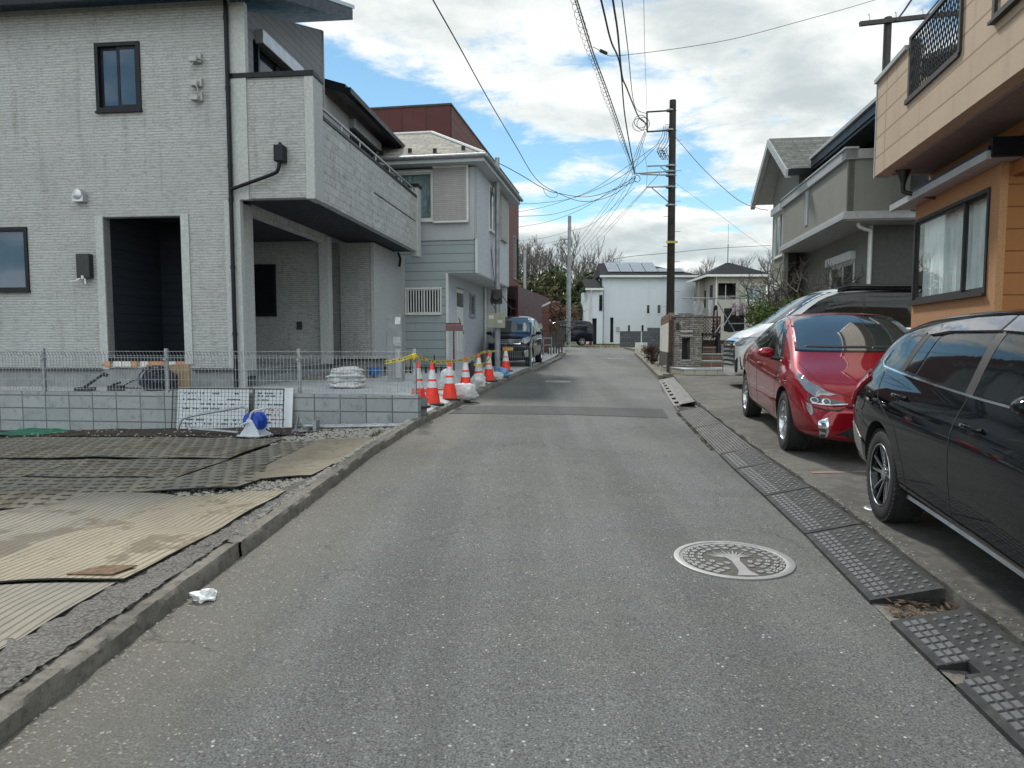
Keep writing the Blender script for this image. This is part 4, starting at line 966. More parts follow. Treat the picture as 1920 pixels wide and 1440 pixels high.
b = MB(D); b.box(.06, .14, 3.35, 4.55, 4.78, 6.12); b.build('side_shutter', 'beige_shutter_board', HB); window(HB, 'x', .06, 3.35, 3.45, 4.78, 6.12, frame='white_trim', pane='window_blue', dz=D, out=1, sash=False, fw=.02)
b = MB(D); b.box(-.86, -.80, 1.18, 2.07, 1.0, 3.07); dr = b.build('door', 'white_trim', HB, bevel=.01)
b = MB(D); b.box(-.80, -.785, 1.3, 1.6, 1.2, 2.4); b.box(-.80, -.785, 1.68, 1.98, 1.2, 2.4); b.build('door_panel', 'white_trim', dr)
b = MB(D); b.tube([(-.77, 1.28, 1.9), (-.72, 1.28, 1.95), (-.72, 1.28, 2.15), (-.77, 1.28, 2.2)], .015, 6); b.build('handle', 'dark_steel', dr)
b = MB(D); b.box(-.80, -.79, 1.25, 2.0, 2.55, 2.95); b.build('door_light', 'window_dark', dr)
window(HB, 'x', -.78, 2.75, 3.55, 2.32, 3.05, frame='galvanised', pane='window_dark', dz=D, out=1)
b = MB(D)   # hip roof
ev, rg_z, x1, y0, y1, x0 = 6.42, 7.92, .38, -.45, 5.6, -9
b.add([(x0, y0, ev), (x1, y0, ev), (x1, y1, ev), (x0, y1, ev), (-1.9, 2.6, rg_z), (x0, 2.6, rg_z)], [(0, 1, 4, 5), (1, 2, 4), (2, 3, 5, 4), (3, 2, 1, 0)])
rf = b.build('roof', 'pale_shingle', HB)
b = MB(D); b.tube([(x1, y0, ev + .02), (-1.9, 2.6, rg_z + .02)], .05, 6); b.tube([(x1, y1, ev + .02), (-1.9, 2.6, rg_z + .02)], .05, 6); b.tube([(-1.9, 2.6, rg_z + .02), (x0, 2.6, rg_z + .02)], .05, 6); b.build('ridge_cap', 'white_trim', rf)
b = MB(D); b.box(x0, x1, y0, y0 + .05, ev - .18, ev - .02); b.box(x1 - .05, x1, y0 + .05, y1, ev - .18, ev - .02); b.box(x0, x1 - .05, y0 + .05, y1, ev - .175, ev - .14); b.build('fascia', 'pale_fascia', rf)
b = MB(D); b.tube([(x0, y0 - .06, ev - .04), (x1 + .06, y0 - .06, ev - .04)], .055, 8); b.tube([(x1 + .06, y0 - .06, ev - .04), (x1 + .06, y1, ev - .04)], .055, 8); b.build('eaves_gutter', 'galvanised', rf, smooth=True)
for i, x in enumerate((-4.1, -3.35, -2.55, -1.8, -1.05, -.3)):
    b = MB(D); y = -.12 + .16 * (i % 2); z = ev + (y - y0) * (rg_z - ev) / 3.15; b.box(x - .05, x + .05, y, y + .05, z, z + .13); b.build('snow_guard', 'black_plastic', rf)
b = MB(D); b.tube([(-.7, 4.85, .7), (-.7, 4.85, 3.4)], .04, 8); b.build('downpipe', 'white_trim', HB, smooth=True)

# ---------------------------------------------------------------- tall rust red building
ZC = .8
HC = thing('red_building', 'tall windowless rust red panelled building rising behind the blue house', 'building', (-2.2, 26.0, ZC), frame_rz(.17)); D = -ZC
b = MB(D); b.box(-9, .0, 0, .12, 3.92, 9.93); b.build('front_wall', 'rust_red_panel', HC)
b = MB(D); b.wall('x', .02, -.12, .12, 15.3, 3.92, 9.93, [(13.5, 14.3, 5.0, 7.35), (14.45, 15.1, 5.0, 7.35)]); b.box(-9, -.12, 15.1, 15.28, .8, 9.9); b.build('side_wall', 'rust_red_tile', HC)
b = MB(D); b.box(-9, .05, -.03, 15.33, 9.93, 10.0); b.build('roof', 'dark_steel', HC)
b = MB(D); b.box(-9, -.12, .12, 15.2, 3.94, 4.05); b.build('underside', 'dark_red_metal', HC)
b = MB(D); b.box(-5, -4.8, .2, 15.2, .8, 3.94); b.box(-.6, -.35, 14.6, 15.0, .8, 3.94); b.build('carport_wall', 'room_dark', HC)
window(HC, 'x', .02, 13.5, 14.3, 5.0, 7.35, frame='galvanised', pane='window_dark', dz=D, out=1, sash=False)
window(HC, 'x', .02, 14.45, 15.1, 5.0, 7.35, frame='dark_steel', pane='window_dark', dz=D, out=1, sash=False)
b = MB(D); b.cyl((.02, 7.6, 8.95), .09, .12, 12, 'x'); b.build('vent_cap', 'wood_brown', HC)
# dark red garden canopy beyond it
cn = MB(); cn.box(0, .08, 0, 9, 1.9, 3.35); cn.box(-3, 0, 0, 9, 3.3, 3.36)
t = thing('canopy', 'dark red metal canopy running on behind the black minivan', 'canopy', (.2, 32, gz(34) - .25), frame_rz(.21)); cn.build('canopy_roof', 'dark_red_metal', t)
for y in (.2, 4.5, 8.8): b = MB(); b.box(-.08, 0, y, y + .08, 0, 3.3); b.build('post', 'dark_steel', t)

# ---------------------------------------------------------------- white house with solar panels at the end of the street
ZW = gz(65)
HW = thing('white_house', 'white house with solar panels on its dark roof at the end of the street', 'house', (8.2, 65, ZW), 0.)
b = MB(); HZ = 6.15
b.wall('y', 0, .2, 0, 8.55, 0, HZ, [(4.02, 4.36, 2.72, 3.58), (4.98, 5.36, 2.72, 3.58), (2.32, 2.6, .02 + 1.0, 1.75), (3.55, 3.85, 1.0, 1.75), (.75, 1.05, .0, 2.4)]); b.box(0, .2, .2, 7, 0, HZ); b.box(8.35, 8.55, .2, 7, 0, HZ)
b.build('main_wall', 'white_wall', HW)
b = MB(); b.wall('y', -.6, -.4, -1.35, 0, 0, 4.95, [(-.35, -.05, 3.0, 4.4), (-.95, -.55, 0, 2.3)]); b.box(-1.35, -1.15, -.4, 6, 0, 4.95); b.build('wing_wall', 'white_wall', HW)
b = MB(); b.box(-.2, 8.4, .35, .36, .1, 6); b.box(-1.1, .1, -.2, -.19, .1, 4.8); b.build('room_backing', 'room_dark', HW)
for (a, c, z0, z1) in ((4.02, 4.36, 2.72, 3.58), (4.98, 5.36, 2.72, 3.58), (2.32, 2.6, 1.02, 1.75), (3.55, 3.85, 1.02, 1.75)): window(HW, 'y', 0, a, c, z0, z1, frame='white_trim', pane='window_dark', sash=False, fw=.05)
window(HW, 'y', -.6, -.35, -.05, 3.0, 4.4, frame='dark_steel', pane='window_dark', sash=False)
b = MB(); b.add([(-.25, -.45, HZ), (8.95, -.45, HZ), (8.95, 7.4, HZ), (-.25, 7.4, HZ), (.02, 3.2, 7.62), (4.1, 3.2, 7.62)], [(0, 1, 5, 4), (1, 2, 5), (2, 3, 4, 5), (3, 0, 4), (3, 2, 1, 0)])
rf = b.build('roof', 'slate_shingle', HW)
b = MB(); b.box(-.3, 9.0, -.5, -.4, HZ - .16, HZ + .02); b.build('fascia', 'white_trim', rf)
b = MB(); b.add([(-1.6, -.9, 4.95), (0, -.9, 4.95), (0, 3, 6.1), (-1.6, 3, 6.1)], [(0, 1, 2, 3)]); b.box(-1.6, 0, -.9, 3, 4.85, 4.94); b.build('wing_roof', 'slate_shingle', rf)
b = MB(); b.box(-1.65, .0, -.95, -.88, 4.8, 4.98); b.build('wing_fascia', 'white_trim', rf)
sl = (7.62 - HZ) / 3.65
def solar(b, x0, x1, y0, y1): zf = lambda y: HZ + (y + .45) * sl + .1; slab(b, [(x0, y0, zf(y0)), (x1, y0, zf(y0)), (x1, y1, zf(y1)), (x0, y1, zf(y1))], .04)
for r_ in range(3):
    for c_ in range(4 if r_ else 6):
        b = MB(); x = .55 + c_ * 1.16; y = .45 + r_ * .92; solar(b, x, x + 1.1, y, y + .87); b.build('solar_panel', 'solar_cell', rf)
b = MB(); b.tube([(.15, -.45, 6.0), (.15, -.1, 5.7), (.15, -.08, .1)], .06, 8); b.tube([(-1.05, -.9, 4.8), (-1.1, -.7, 4.5), (-1.1, -.68, .1)], .06, 8); b.tube([(8.3, -.45, 6.0), (8.3, -.08, 5.7), (8.3, -.08, .1)], .05, 8); b.build('downpipe', 'white_trim', HW, smooth=True)
b = MB(); b.box(1.3, 1.6, -.08, 0, 1.1, 1.55); b.build('meter_box', 'grey_trim', HW)
# ---------------------------------------------------------------- cream house right of it
ZK = gz(58)
HK = thing('cream_house', 'cream two-storey house with a recessed balcony and dark hip roof, right of the white house', 'house', (16.4, 58, ZK), 0.)
b = MB(); b.wall('y', 0, .15, 0, 4.2, 0, 5.65, [(.3, 1.75, 3.62, 5.0), (2.55, 3.85, 3.55, 4.75)]); b.wall('x', 0, .15, .15, 6, 0, 5.65, [(.5, 1.2, 3.5, 4.9), (2.5, 3.4, 3.2, 4.6)]); b.box(4.05, 4.2, .15, 6, 0, 5.65); b.build('wall', 'cream_wall', HK)
b = MB(); b.box(-.5, .02, 3.0, 3.2, 0, 5.6); b.build('side_wing', 'cream_wall', HK)
b = MB(); b.box(.2, 4.0, 1.3, 1.35, .1, 5.5); b.build('room_backing', 'room_dark', HK)
window(HK, 'y', 0, 2.55, 3.85, 3.55, 4.75, frame='white_trim', pane='window_teal', shutter='cream_wall')
window(HK, 'x', 0, .5, 1.2, 3.5, 4.9, frame='dark_steel', pane='window_dark'); window(HK, 'x', 0, 2.5, 3.4, 3.2, 4.6, frame='dark_steel', pane='window_dark')
b = MB(); b.box(.25, 1.8, -.03, .03, 3.62, 3.67); b.tube([(.3, .05, 3.95), (1.75, .05, 3.95)], .02, 6); b.tube([(1.0, .3, 3.6), (1.0, .3, 4.9)], .03, 6); b.build('balcony_rail', 'white_trim', HK)
b = MB(); b.add([(-.75, -.5, 5.65), (4.6, -.5, 5.65), (4.6, 6.4, 5.65), (-.75, 6.4, 5.65), (1.75, 2.9, 6.95), (2.1, 2.9, 6.95)], [(0, 1, 5, 4), (1, 2, 5), (2, 3, 4, 5), (3, 0, 4), (3, 2, 1, 0)])
rf = b.build('roof', 'slate_shingle', HK)
b = MB(); b.box(-.8, 4.65, -.55, -.45, 5.48, 5.66); b.box(-.8, -.7, -.45, 6.4, 5.48, 5.66); b.build('fascia', 'white_trim', rf)
b = MB(); b.tube([(1.9, 2.9, 6.9), (1.9, 2.9, 8.5)], .035, 6); b.tube([(1.9, 2.9, 8.5), (1.9, 2.9, 10.2)], .012, 6); b.build('antenna', 'dark_steel', rf)
b = MB(); b.tube([(.0, -.5, 5.5), (.12, -.1, 5.2), (.12, -.08, .1)], .05, 8); b.build('downpipe', 'white_trim', HK, smooth=True)
# far roofs / low buildings
b = MB(); b.box(0, 5.5, 0, 4, 0, 2.1); t = thing('shed', 'low pale shed with a white roof behind the light pole', 'shed', (2.6, 70, gz(70) - .1), .0); b.build('wall', 'cream_wall', t)
b = MB(); slab(b, [(-.3, -.4, 2.3), (5.8, -.4, 2.3), (5.8, 4.3, 3.7), (-.3, 4.3, 3.7)], .1); b.build('roof', 'white_trim', t)
b = MB(); b.box(0, 5.6, 0, .2, -.2, 1.15); b.box(2.0, 5.6, .01, .19, 1.15, 1.4); tag(b.build('block_wall', 'dark_block_wall'), 'dark weathered concrete block wall below the white house', 'wall', None, (7.9, 52, gz(52) - .05))
b = MB(); b.box(0, 1.4, 0, .2, -.2, 2.15); tag(b.build('block_wall', 'dark_block_wall'), 'taller dark end of wall beside the white tile-topped fence', 'wall', None, (10.4, 44.5, gz(44)))

# ---------------------------------------------------------------- grey house, right
ZE = .66
HE = thing('grey_house', 'grey rendered house with a long balcony, white bands and a grey shingle gable roof', 'house', (8.1, 17.5, ZE), frame_rz(.13)); D = -ZE
EX = .15
b = MB(D); b.wall('x', EX - .03, EX + .15, .4, 6.75, 4.72, 5.98); b.wall('y', .4, .55, EX, 3.1, 4.72, 5.98); b.box(EX, EX + .1, 6.6, 6.75, 4.7, 6.0); bal = b.build('balcony', 'grey_stucco', HE)
b = MB(D)
b.box(EX - .10, EX + .2, .32, 6.8, 5.98, 6.22); b.box(EX - .10, 3.1, .32, .62, 5.985, 6.225); b.box(EX - .13, EX + .2, .28, 6.8, 6.22, 6.27)
b.box(EX - .13, EX + .2, .28, 6.8, 4.52, 4.66); b.box(EX + .2, 3.1, .28, .6, 4.525, 4.665); b.box(EX - .09, EX + .2, .33, 6.8, 4.66, 4.72); b.box(EX + .2, 3.1, .33, .6, 4.665, 4.722); b.build('band', 'grey_trim', bal, bevel=.01)
b = MB(D); b.box(EX - .05, EX - .03, 3.8, 3.98, 4.95, 5.95); b.box(EX - .06, EX - .028, 3.76, 3.80, 4.93, 5.97); b.box(EX - .06, EX - .028, 3.98, 4.02, 4.93, 5.97); b.build('slit_trim', 'grey_trim', bal)
b = MB(D); b.box(EX - .05, 3.1, .35, 6.7, 4.50, 4.53); b.build('balcony_soffit', 'grey_trim', bal)
b = MB(D); b.tube([(EX + .02, .35, 6.3), (EX + .02, 1.6, 6.3)], .0, 4); b.v.clear(); b.f.clear(); b.mi.clear(); b.tube([(.8, .5, 6.25), (.8, .5, 6.95), (.8, 3, 6.95)], .02, 6); b.build('clothes_rail', 'silver', bal)
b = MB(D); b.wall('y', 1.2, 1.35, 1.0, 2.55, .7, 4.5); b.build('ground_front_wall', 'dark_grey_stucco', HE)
b = MB(D); b.wall('x', 1.0, 1.15, 1.35, 9.3, .7, 6.5, [(2.3, 4.4, 1.6, 3.75)]); b.box(2.55, 12, 2.0, 2.15, .7, 6.6); b.box(1.2, 12, 9.1, 9.3, .7, 6.5); b.build('side_wall', 'grey_stucco', HE)
window(HE, 'x', 1.0, 2.3, 4.4, 1.6, 3.75, frame='white_trim', pane='window_dark', dz=D, out=-1, shutter='white_trim')
b = MB(D); b.box(2.45, 2.62, 1.18, 1.3, .7, 4.5); b.box(.96, 1.04, 1.16, 1.24, .7, 4.5); b.each('corner_trim', 'grey_trim', HE)
b = MB(D); b.tube(curve_pts([(.55, .75, 4.55), (.55, .75, 4.42), (.75, .9, 4.36), (.93, 1.05, 4.34), (.95, 1.1, 4.2)]) + [Vector((.95, 1.1, .8))], .045, 10); b.build('downpipe', 'white_trim', HE, smooth=True)
# projecting gabled wing at the far end of the balcony
b = MB(D); b.wall('x', .2, .34, 6.82, 8.6, .7, 6.75, [(7.0, 8.2, 4.45, 5.95), (7.1, 8.1, 1.7, 3.3)]); b.wall('x', .2, .34, 5.2, 6.82, 4.7, 6.75); b.wall('y', 5.2, 5.34, .34, 3.2, 4.7, 6.75)
b.prism([(.2, 5.2, 6.75), (.2, 8.6, 6.75), (.2, 6.9, 8.0)], (.14, 0, 0)); b.box(.34, 4, 8.45, 8.6, .7, 6.6); b.build('wing_wall', 'grey_stucco', HE)
window(HE, 'x', .2, 7.0, 8.2, 4.45, 5.95, frame='white_trim', pane='window_teal', dz=D, out=-1, shutter='white_trim')
window(HE, 'x', .2, 7.1, 8.1, 1.7, 3.3, frame='white_trim', pane='window_dark', dz=D, out=-1, shutter='white_trim')
def gable(b, x0, x1, y0, y1, ze, zr, th):
    ym = (y0 + y1) / 2
    slab(b, [(x0, y0, ze), (x1, y0, ze), (x1, ym, zr), (x0, ym, zr)], th); slab(b, [(x0, ym, zr), (x1, ym, zr), (x1, y1, ze), (x0, y1, ze)], th)
b = MB(D); gable(b, -.38, 6, 4.3, 9.38, 6.72, 8.30, .04); rf = b.build('wing_roof', 'wing_shingle', HE)
b = MB(D); gable(b, -.43, -.28, 4.26, 9.42, 6.69, 8.28, .26); gable(b, -.28, 5, 4.32, 9.36, 6.64, 8.22, .06); b.build('verge_board', 'grey_trim', rf)
b = MB(D); b.box(-.36, 2.2, 4.18, 4.3, 6.50, 6.68); b.build('eaves_gutter', 'navy_metal', rf)
# main roof over the balcony, dark eaves facing the street
b = MB(D); slab(b, [(.3, -3.5, 6.98), (.3, 4.15, 6.98), (5, 4.15, 8.6), (5, -3.5, 8.6)], .10); rf = b.build('main_roof', 'grey_shingle', HE)
b = MB(D); b.box(.26, .32, -3.5, 4.15, 6.68, 6.90); b.box(.3, 3, -3.5, 4.1, 6.60, 6.68); b.build('eaves_fascia', 'navy_metal', rf)
b = MB(D); b.box(.2, .3, -3.5, 4.17, 6.90, 6.985); b.build('eaves_gutter', 'grey_trim', rf)
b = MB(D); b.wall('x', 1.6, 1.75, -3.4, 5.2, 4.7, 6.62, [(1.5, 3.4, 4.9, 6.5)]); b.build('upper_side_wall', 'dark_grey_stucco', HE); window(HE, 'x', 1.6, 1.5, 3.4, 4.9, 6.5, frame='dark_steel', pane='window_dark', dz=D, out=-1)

# ---------------------------------------------------------------- tan and orange house, near right
ZF = .33
HF = thing('orange_house', 'orange and tan boarded house at the right with a big bay window', 'house', (5.13, 10.0, ZF), frame_rz(.19)); D = -ZF
LB = .42
b = MB(D); b.wall('x', 0, .16, -7, LB, 3.86, 5.16, [(-2.38, -.80, 4.50, 5.4)]); b.wall('x', 0.0, .16, -7, -2.38, 5.16, 9.0, [(-4.9, -3.12, 4.50, 6.5)]); b.wall('y', LB, LB - .16, .16, 5, 3.86, 5.16)
b.build('upper_wall', 'tan_board', HF)
window(HF, 'x', 0, -4.9, -3.12, 4.50, 6.5, frame='dark_steel', pane='window_dark', dz=D)
b = MB(D); b.box(-.04, .2, -.78, LB + .03, 5.162, 5.22); b.box(-.01, .18, LB - .01, LB + .02, 3.84, 5.18); b.build('balcony_coping', 'grey_trim', HF)
b = MB(D); b.box(-.03, .14, -2.38, -.80, 4.47, 4.53); b.box(-.03, .02, -2.41, -2.37, 4.5, 6.2); b.box(.0, .12, -.86, -.80, 4.53, 5.26); b.box(.0, .04, -2.38, -.80, 5.26, 5.30); gr = b.build('grille_frame', 'dark_steel', HF)
b = MB(D)
n = 20
for i in range(-10, n + 1):
    for sgn in (1, -1):
        y0 = -2.36 + i * .078; z0, z1 = 4.53, 5.26; y1 = y0 + .36
        ya, yb = (y0, y1) if sgn == 1 else (y1, y0)
        # clip to the frame
        pa, pb = Vector((.03 + sgn * .004, ya, z0)), Vector((.03 + sgn * .004, yb, z1))
        for _k in range(2):
            for q, o_ in ((0, 1), (1, 0)):
                P2 = [pa, pb]; 
                if P2[q].y < -2.36 and P2[o_].y > -2.36: t = (-2.36 - P2[q].y) / (P2[o_].y - P2[q].y); P2[q] = P2[q].lerp(P2[o_], t)
                if P2[q].y > -.87 and P2[o_].y < -.87: t = (-.87 - P2[q].y) / (P2[o_].y - P2[q].y); P2[q] = P2[q].lerp(P2[o_], t)
                pa, pb = P2
        if max(pa.y, pb.y) <= -.865 and min(pa.y, pb.y) >= -2.365 and (pb - pa).length > .02: b.tube([pa, pb], .0075, 4, False)
b.build('lattice', 'black_plastic', gr)
b = MB(D); b.box(.17, 1.6, -7, LB - .17, 3.84, 3.87); b.build('balcony_soffit', 'grey_soffit', HF)
b = MB(D); b.box(.9, 8, LB - .17, LB, .35, 3.86); b.build('rear_wall', 'tan_board', HF)
b = MB(D); b.box(.72, .85, -7, LB, 3.3, 3.86); b.build('lower_wall', 'orange_board', HF)
# hopper and black outlet pipe below the balcony
b = MB(D); b.lathe([(.03, 3.66), (.085, 3.84), (.10, 3.84), (.10, 3.86), (.001, 3.86)], c=(.26, .02, 0), seg=16); b.tube(curve_pts([(.26, .02, 3.68), (.26, .02, 3.60), (.30, -.0, 3.54), (.62, -.12, 3.44), (.8, -.2, 3.38)]), .03, 10); b.build('drain_pipe', 'black_plastic', HF, smooth=True)
# bay window (a real glazed box, curtains behind the glass); local frame of the bay = same heading
kx = .655   # bay face in the house frame
def bay_local(): return None
BX, BY0, BY1 = .62, -1.98, .58
b = MB(D); b.wall('x', BX, BX + .12, BY0 - .0, BY1, .35, 3.45, [(BY0 + .24, BY1 - .0, 2.05, 3.24)]); b.build('bay_wall', 'orange_stucco', HF)
b = MB(D); b.box(BX + .12, BX + 3.5, BY0, BY0 + .14, .35, 3.45); b.box(BX - .008, BX + .12, BY0 - .012, BY0 + .0, .35, 3.46); b.build('bay_end_wall', 'orange_board', HF)
b = MB(D); b.box(BX - .02, BX + .06, BY0 - .02, BY0 + .06, .35, 3.45); b.build('bay_corner', 'orange_stucco', HF)
window(HF, 'x', BX, BY0 + .24, BY1 - .02, 2.05, 3.24, frame='dark_steel', pane='clear_pane', dz=D, curtain='curtain', split=.30, proud=.02, depth=.06, fw=.045)
b = MB(D); slab(b, [(BX - .24, BY0 - .22, 3.58), (BX - .24, BY1 + .30, 3.58), (BX + .5, BY1 + .30, 3.78), (BX + .5, BY0 - .22, 3.78)], .05); slab(b, [(BX + .5, BY0 - .22, 3.775), (BX + .5, BY0 + 1.0, 3.775), (BX + 5, BY0 + 1.0, 3.775), (BX + 5, BY0 - .22, 3.775)], .12); rf = b.build('bay_roof', 'navy_metal', HF)
b = MB(D); b.box(BX - .26, BX - .21, BY0 - .24, BY1 + .31, 3.44, 3.528); b.box(BX - .21, BX + .2, BY0 - .2, BY1 + .29, 3.452, 3.47); b.build('fascia', 'grey_trim', rf)
b = MB(D); b.box(BX - .22, BX + 5, BY0 - .27, BY0 - .20, 3.46, 3.66); b.build('gutter', 'navy_metal', rf)
# ================================================================== STREET THINGS
# traffic cones
def cone_proto(label, loc, rz=0):
    t = thing('traffic_cone', label, 'traffic cone', loc, rz, 'orange traffic cones along the left kerb')
    b = MB(); rr = lambda z: .135 - (.135 - .026) * (z - .03) / .67
    zs = [(.03, 'cone_red'), (.30, 'cone_white'), (.405, 'cone_red'), (.44, 'cone_white'), (.60, 'cone_red'), (.70, 'cone_red')]
    prof = []; mats = []
    for i, (z, m) in enumerate(zs[:-1]):
        prof.append((rr(z) + (.0015 if m == 'cone_white' else 0), z)); mats.append(m)
        prof.append((rr(zs[i + 1][0]) + (.0015 if m == 'cone_white' else 0), zs[i + 1][0])); mats.append(m)
    prof += [(.018, .712), (.0005, .714)]; mats += ['cone_red', 'cone_red']
    b.lathe(prof, seg=28, mats=mats); b.build('cone_body', None, t, smooth=True)
    b = MB(); pts = smooth_poly([(-.19, -.19), (.19, -.19), (.19, .19), (-.19, .19)], 2); b.prism([(x, y, 0) for x, y in pts], (0, 0, .032)); b.build('base', 'cone_base', t, bevel=.006)
    return t
cones = [((-1.43, 10.79), .05, 'traffic cone standing in a dark grey bucket at the end of the block wall'),
         ((-1.35, 12.0), .4, 'traffic cone nearest the one in the bucket, on the kerb apron'),
         ((-1.13, 12.85), .1, 'traffic cone with the white sack lying at its right foot'),
         ((-.94, 14.36), .7, 'traffic cone directly behind the white sack on the kerb'),
         ((-.76, 16.2), .2, 'partly hidden traffic cone with the yellow tape wrapped round it'),
         ((-.55, 16.9), .5, 'traffic cone whose tip carries the loose end of yellow tape, left of the blue bag'),
         ((-.18, 20.45), .3, 'farthest traffic cone, alone in front of the black minivan')]
c0 = None
for (x, y), rz, lb in cones:
    z = gz(y) + .105 + (.10 if y < 11 else 0)
    c0 = cone_proto(lb, (x, y, z), rz) if c0 is None else copy_tree(c0, None, lb, (x, y, z), rz)
b = MB(); b.lathe([(.0005, 0), (.125, 0), (.15, .26), (.142, .26), (.12, .02), (.0005, .02)], seg=24)
tag(b.build('bucket', 'dark_bucket', smooth=True) if 'dark_bucket' in MATS else b.build('bucket', 'foundation_concrete', smooth=True), 'dark grey bucket holding a traffic cone at the wall end', 'bucket', None, (-1.43, 10.79, gz(10.79) + .10))
# caution tape
def ribbon(b, pts, w, th=.0012, marks=None):
    pts = curve_pts(pts, 8); b.use('tape_yellow'); L = 0
    for i in range(len(pts) - 1):
        a, c = pts[i], pts[i + 1]; tw = .5 * math.sin(i * .23); up = Vector((0, math.sin(tw), math.cos(tw))) * w / 2
        up2 = Vector((0, math.sin(.5 * math.sin((i + 1) * .23)), math.cos(.5 * math.sin((i + 1) * .23)))) * w / 2
        n = Vector((0, -th, 0)); b.add([a - up, c - up2, c + up2, a + up, a - up - n * 2, c - up2 - n * 2, c + up2 - n * 2, a + up - n * 2], [(0, 1, 2, 3), (7, 6, 5, 4), (3, 2, 6, 7), (0, 4, 5, 1)])
        if i % 3 != 2:
            b.use('ink'); k = Vector((0, -th * 1.5, 0)); A = a.lerp(c, .15); C = a.lerp(c, .75); b.add([A - up * .35 + k, C - up * .35 + k, C + up * .45 + k, A + up * .45 + k], [(0, 1, 2, 3)]); b.use('tape_yellow')
b = MB()
post = Vector((-1.44, 10.42, 1.28))
ribbon(b, [Vector((-1.9, 10.6, 1.19)), Vector((-1.62, 10.5, 1.24)), post, Vector((-1.28, 12.0, 1.16)), Vector((-1.12, 12.8, 1.15)), Vector((-.92, 14.3, 1.15)), Vector((-.75, 16.1, 1.22)), Vector((-.68, 17.2, 1.26)), Vector((-.46, 20.6, 1.25))], .055)
tag(b.build('caution_tape'), 'yellow caution tape with black printing strung behind the traffic cones', 'tape')
b = MB(); ribbon(b, [Vector((-.86, 16.02, 1.0)), Vector((-.76, 16.0, .98)), Vector((-.66, 16.04, 1.0)), Vector((-.56, 16.7, 1.08)), Vector((-.50, 16.74, 1.2)), Vector((-.49, 16.74, 1.08)), Vector((-.47, 16.72, .93))], .055)
tag(b.build('caution_tape'), 'slack end of yellow tape looped between two traffic cones', 'tape')
b = MB(); bm = bmesh.new(); bmesh.ops.create_icosphere(bm, subdivisions=3, radius=.05)
for v in bm.verts: v.co *= 1 + .5 * mnoise.noise(v.co * 40)
b.add([v.co for v in bm.verts], [tuple(v.index for v in f.verts) for f in bm.faces]); bm.free()
tag(b.build('tape_knot', 'tape_yellow'), 'bunched knot of yellow tape on the last fence post', 'tape knot', None, post)
# bags
def sack(label, loc, size, rz=0, mat='sandbag', seed=1, neck=True, group=None, name='sandbag', cat='sandbag', limp=1.):
    b = MB(); bm = bmesh.new(); bmesh.ops.create_icosphere(bm, subdivisions=4, radius=1)
    o = Vector((seed * 3.1, seed, 0))
    for v in bm.verts:
        p = v.co.copy(); q = Vector((math.copysign(abs(p.x) ** .75, p.x), math.copysign(abs(p.y) ** .75, p.y), p.z))
        n = mnoise.noise(p * 1.6 + o) * .26 + mnoise.noise(p * 4 + o) * .12 - (1 - abs(mnoise.noise(p * 3.1 + o * 2)) * 3) * .045 * limp * .5 + abs(mnoise.noise(p * 9 + o)) * .06
        q *= 1 + n
        if neck and q.x > .75: k = max(.25, 1 - (q.x - .75) * 2.6); q.y *= k; q.z = q.z * k - .15
        q.z = max(q.z, -.62)
        v.co = Vector((q.x * size[0] / 2, q.y * size[1] / 2, (q.z + .62) * size[2] / 1.62))
    b.add([v.co * .9 if neck or size[2] > .2 else v.co for v in bm.verts], [tuple(v.index for v in f.verts) for f in bm.faces]); bm.free()
    return tag(b.build(name, mat, smooth=True, ang=60), label, cat, group, loc, rz)
yz = lambda x, y: yardz(x, y)
for i, (dx, dy, dz, w, lb) in enumerate([(0, 0, 0, .60, 'lowest white sandbag of the stack behind the mesh fence'), (.0, .02, .085, .62, 'second white sandbag from the ground in the stack behind the fence'), (-.01, .0, .165, .60, 'third white sandbag from the ground in the stack behind the fence'), (.01, .02, .24, .54, 'topmost white sandbag of the stack behind the mesh fence')]):
    sack(lb, (-2.80 + dx, 12.0 + dy, .72 + dz), (w, .38, .115), .1 * (i % 2), seed=i + 2, group='white sandbags stacked behind the fence', neck=False)
sack('white sack slumped over the kerb edge in front of the cones', (-.92, 13.35, gz(13.3) + .06), (.66, .50, .34), -.35, seed=9, limp=2.5)
sack('upright white sack between the third and fourth traffic cones', (-1.26, 14.1, gz(14.5) + .11), (.36, .4, .50), 1.2, seed=12, neck=False)
sack('dirty white sack lying against the tape-wrapped traffic cone', (-.74, 15.4, gz(15.3) + .10), (.34, .38, .32), .3, seed=15, neck=False)
sack('small grey white sack on the kerb apron beside the blue sheet', (-.38, 17.5, gz(17.5) + .1), (.34, .3, .2), .8, seed=17, neck=False)
sack('crumpled light blue plastic sheet bundle left of the farthest cone', (-.28, 18.4, gz(18.4) + .1), (.42, .6, .28), .4, 'sheet_blue', 19, False, name='plastic_bundle', cat='bundle', limp=2.5)
sack('dark sheet bundle between the two taped traffic cones', (-.92, 16.9, gz(17) + .1), (.34, .3, .5), .1, 'navy_soffit', 23, False, name='plastic_bundle', cat='bundle', limp=3)
b = MB(); b.box(0, .9, -.05, .05, 0, .03); tag(b.build('timber_board', 'cardboard'), 'thin yellowish board lying behind the second and third traffic cones', 'board', None, (-1.75, 12.9, yardz(-1.6, 13) + .01), .5)
# tub on the step
b = MB(); b.lathe([(.0005, 0), (.12, 0), (.165, .15), (.175, .155), (.158, .15), (.118, .012), (.0005, .012)], seg=28)
tag(b.build('wash_tub', 'tub_blue', smooth=True), 'small blue plastic tub on the entrance step', 'tub', None, (-3.02, 15.6, .79))
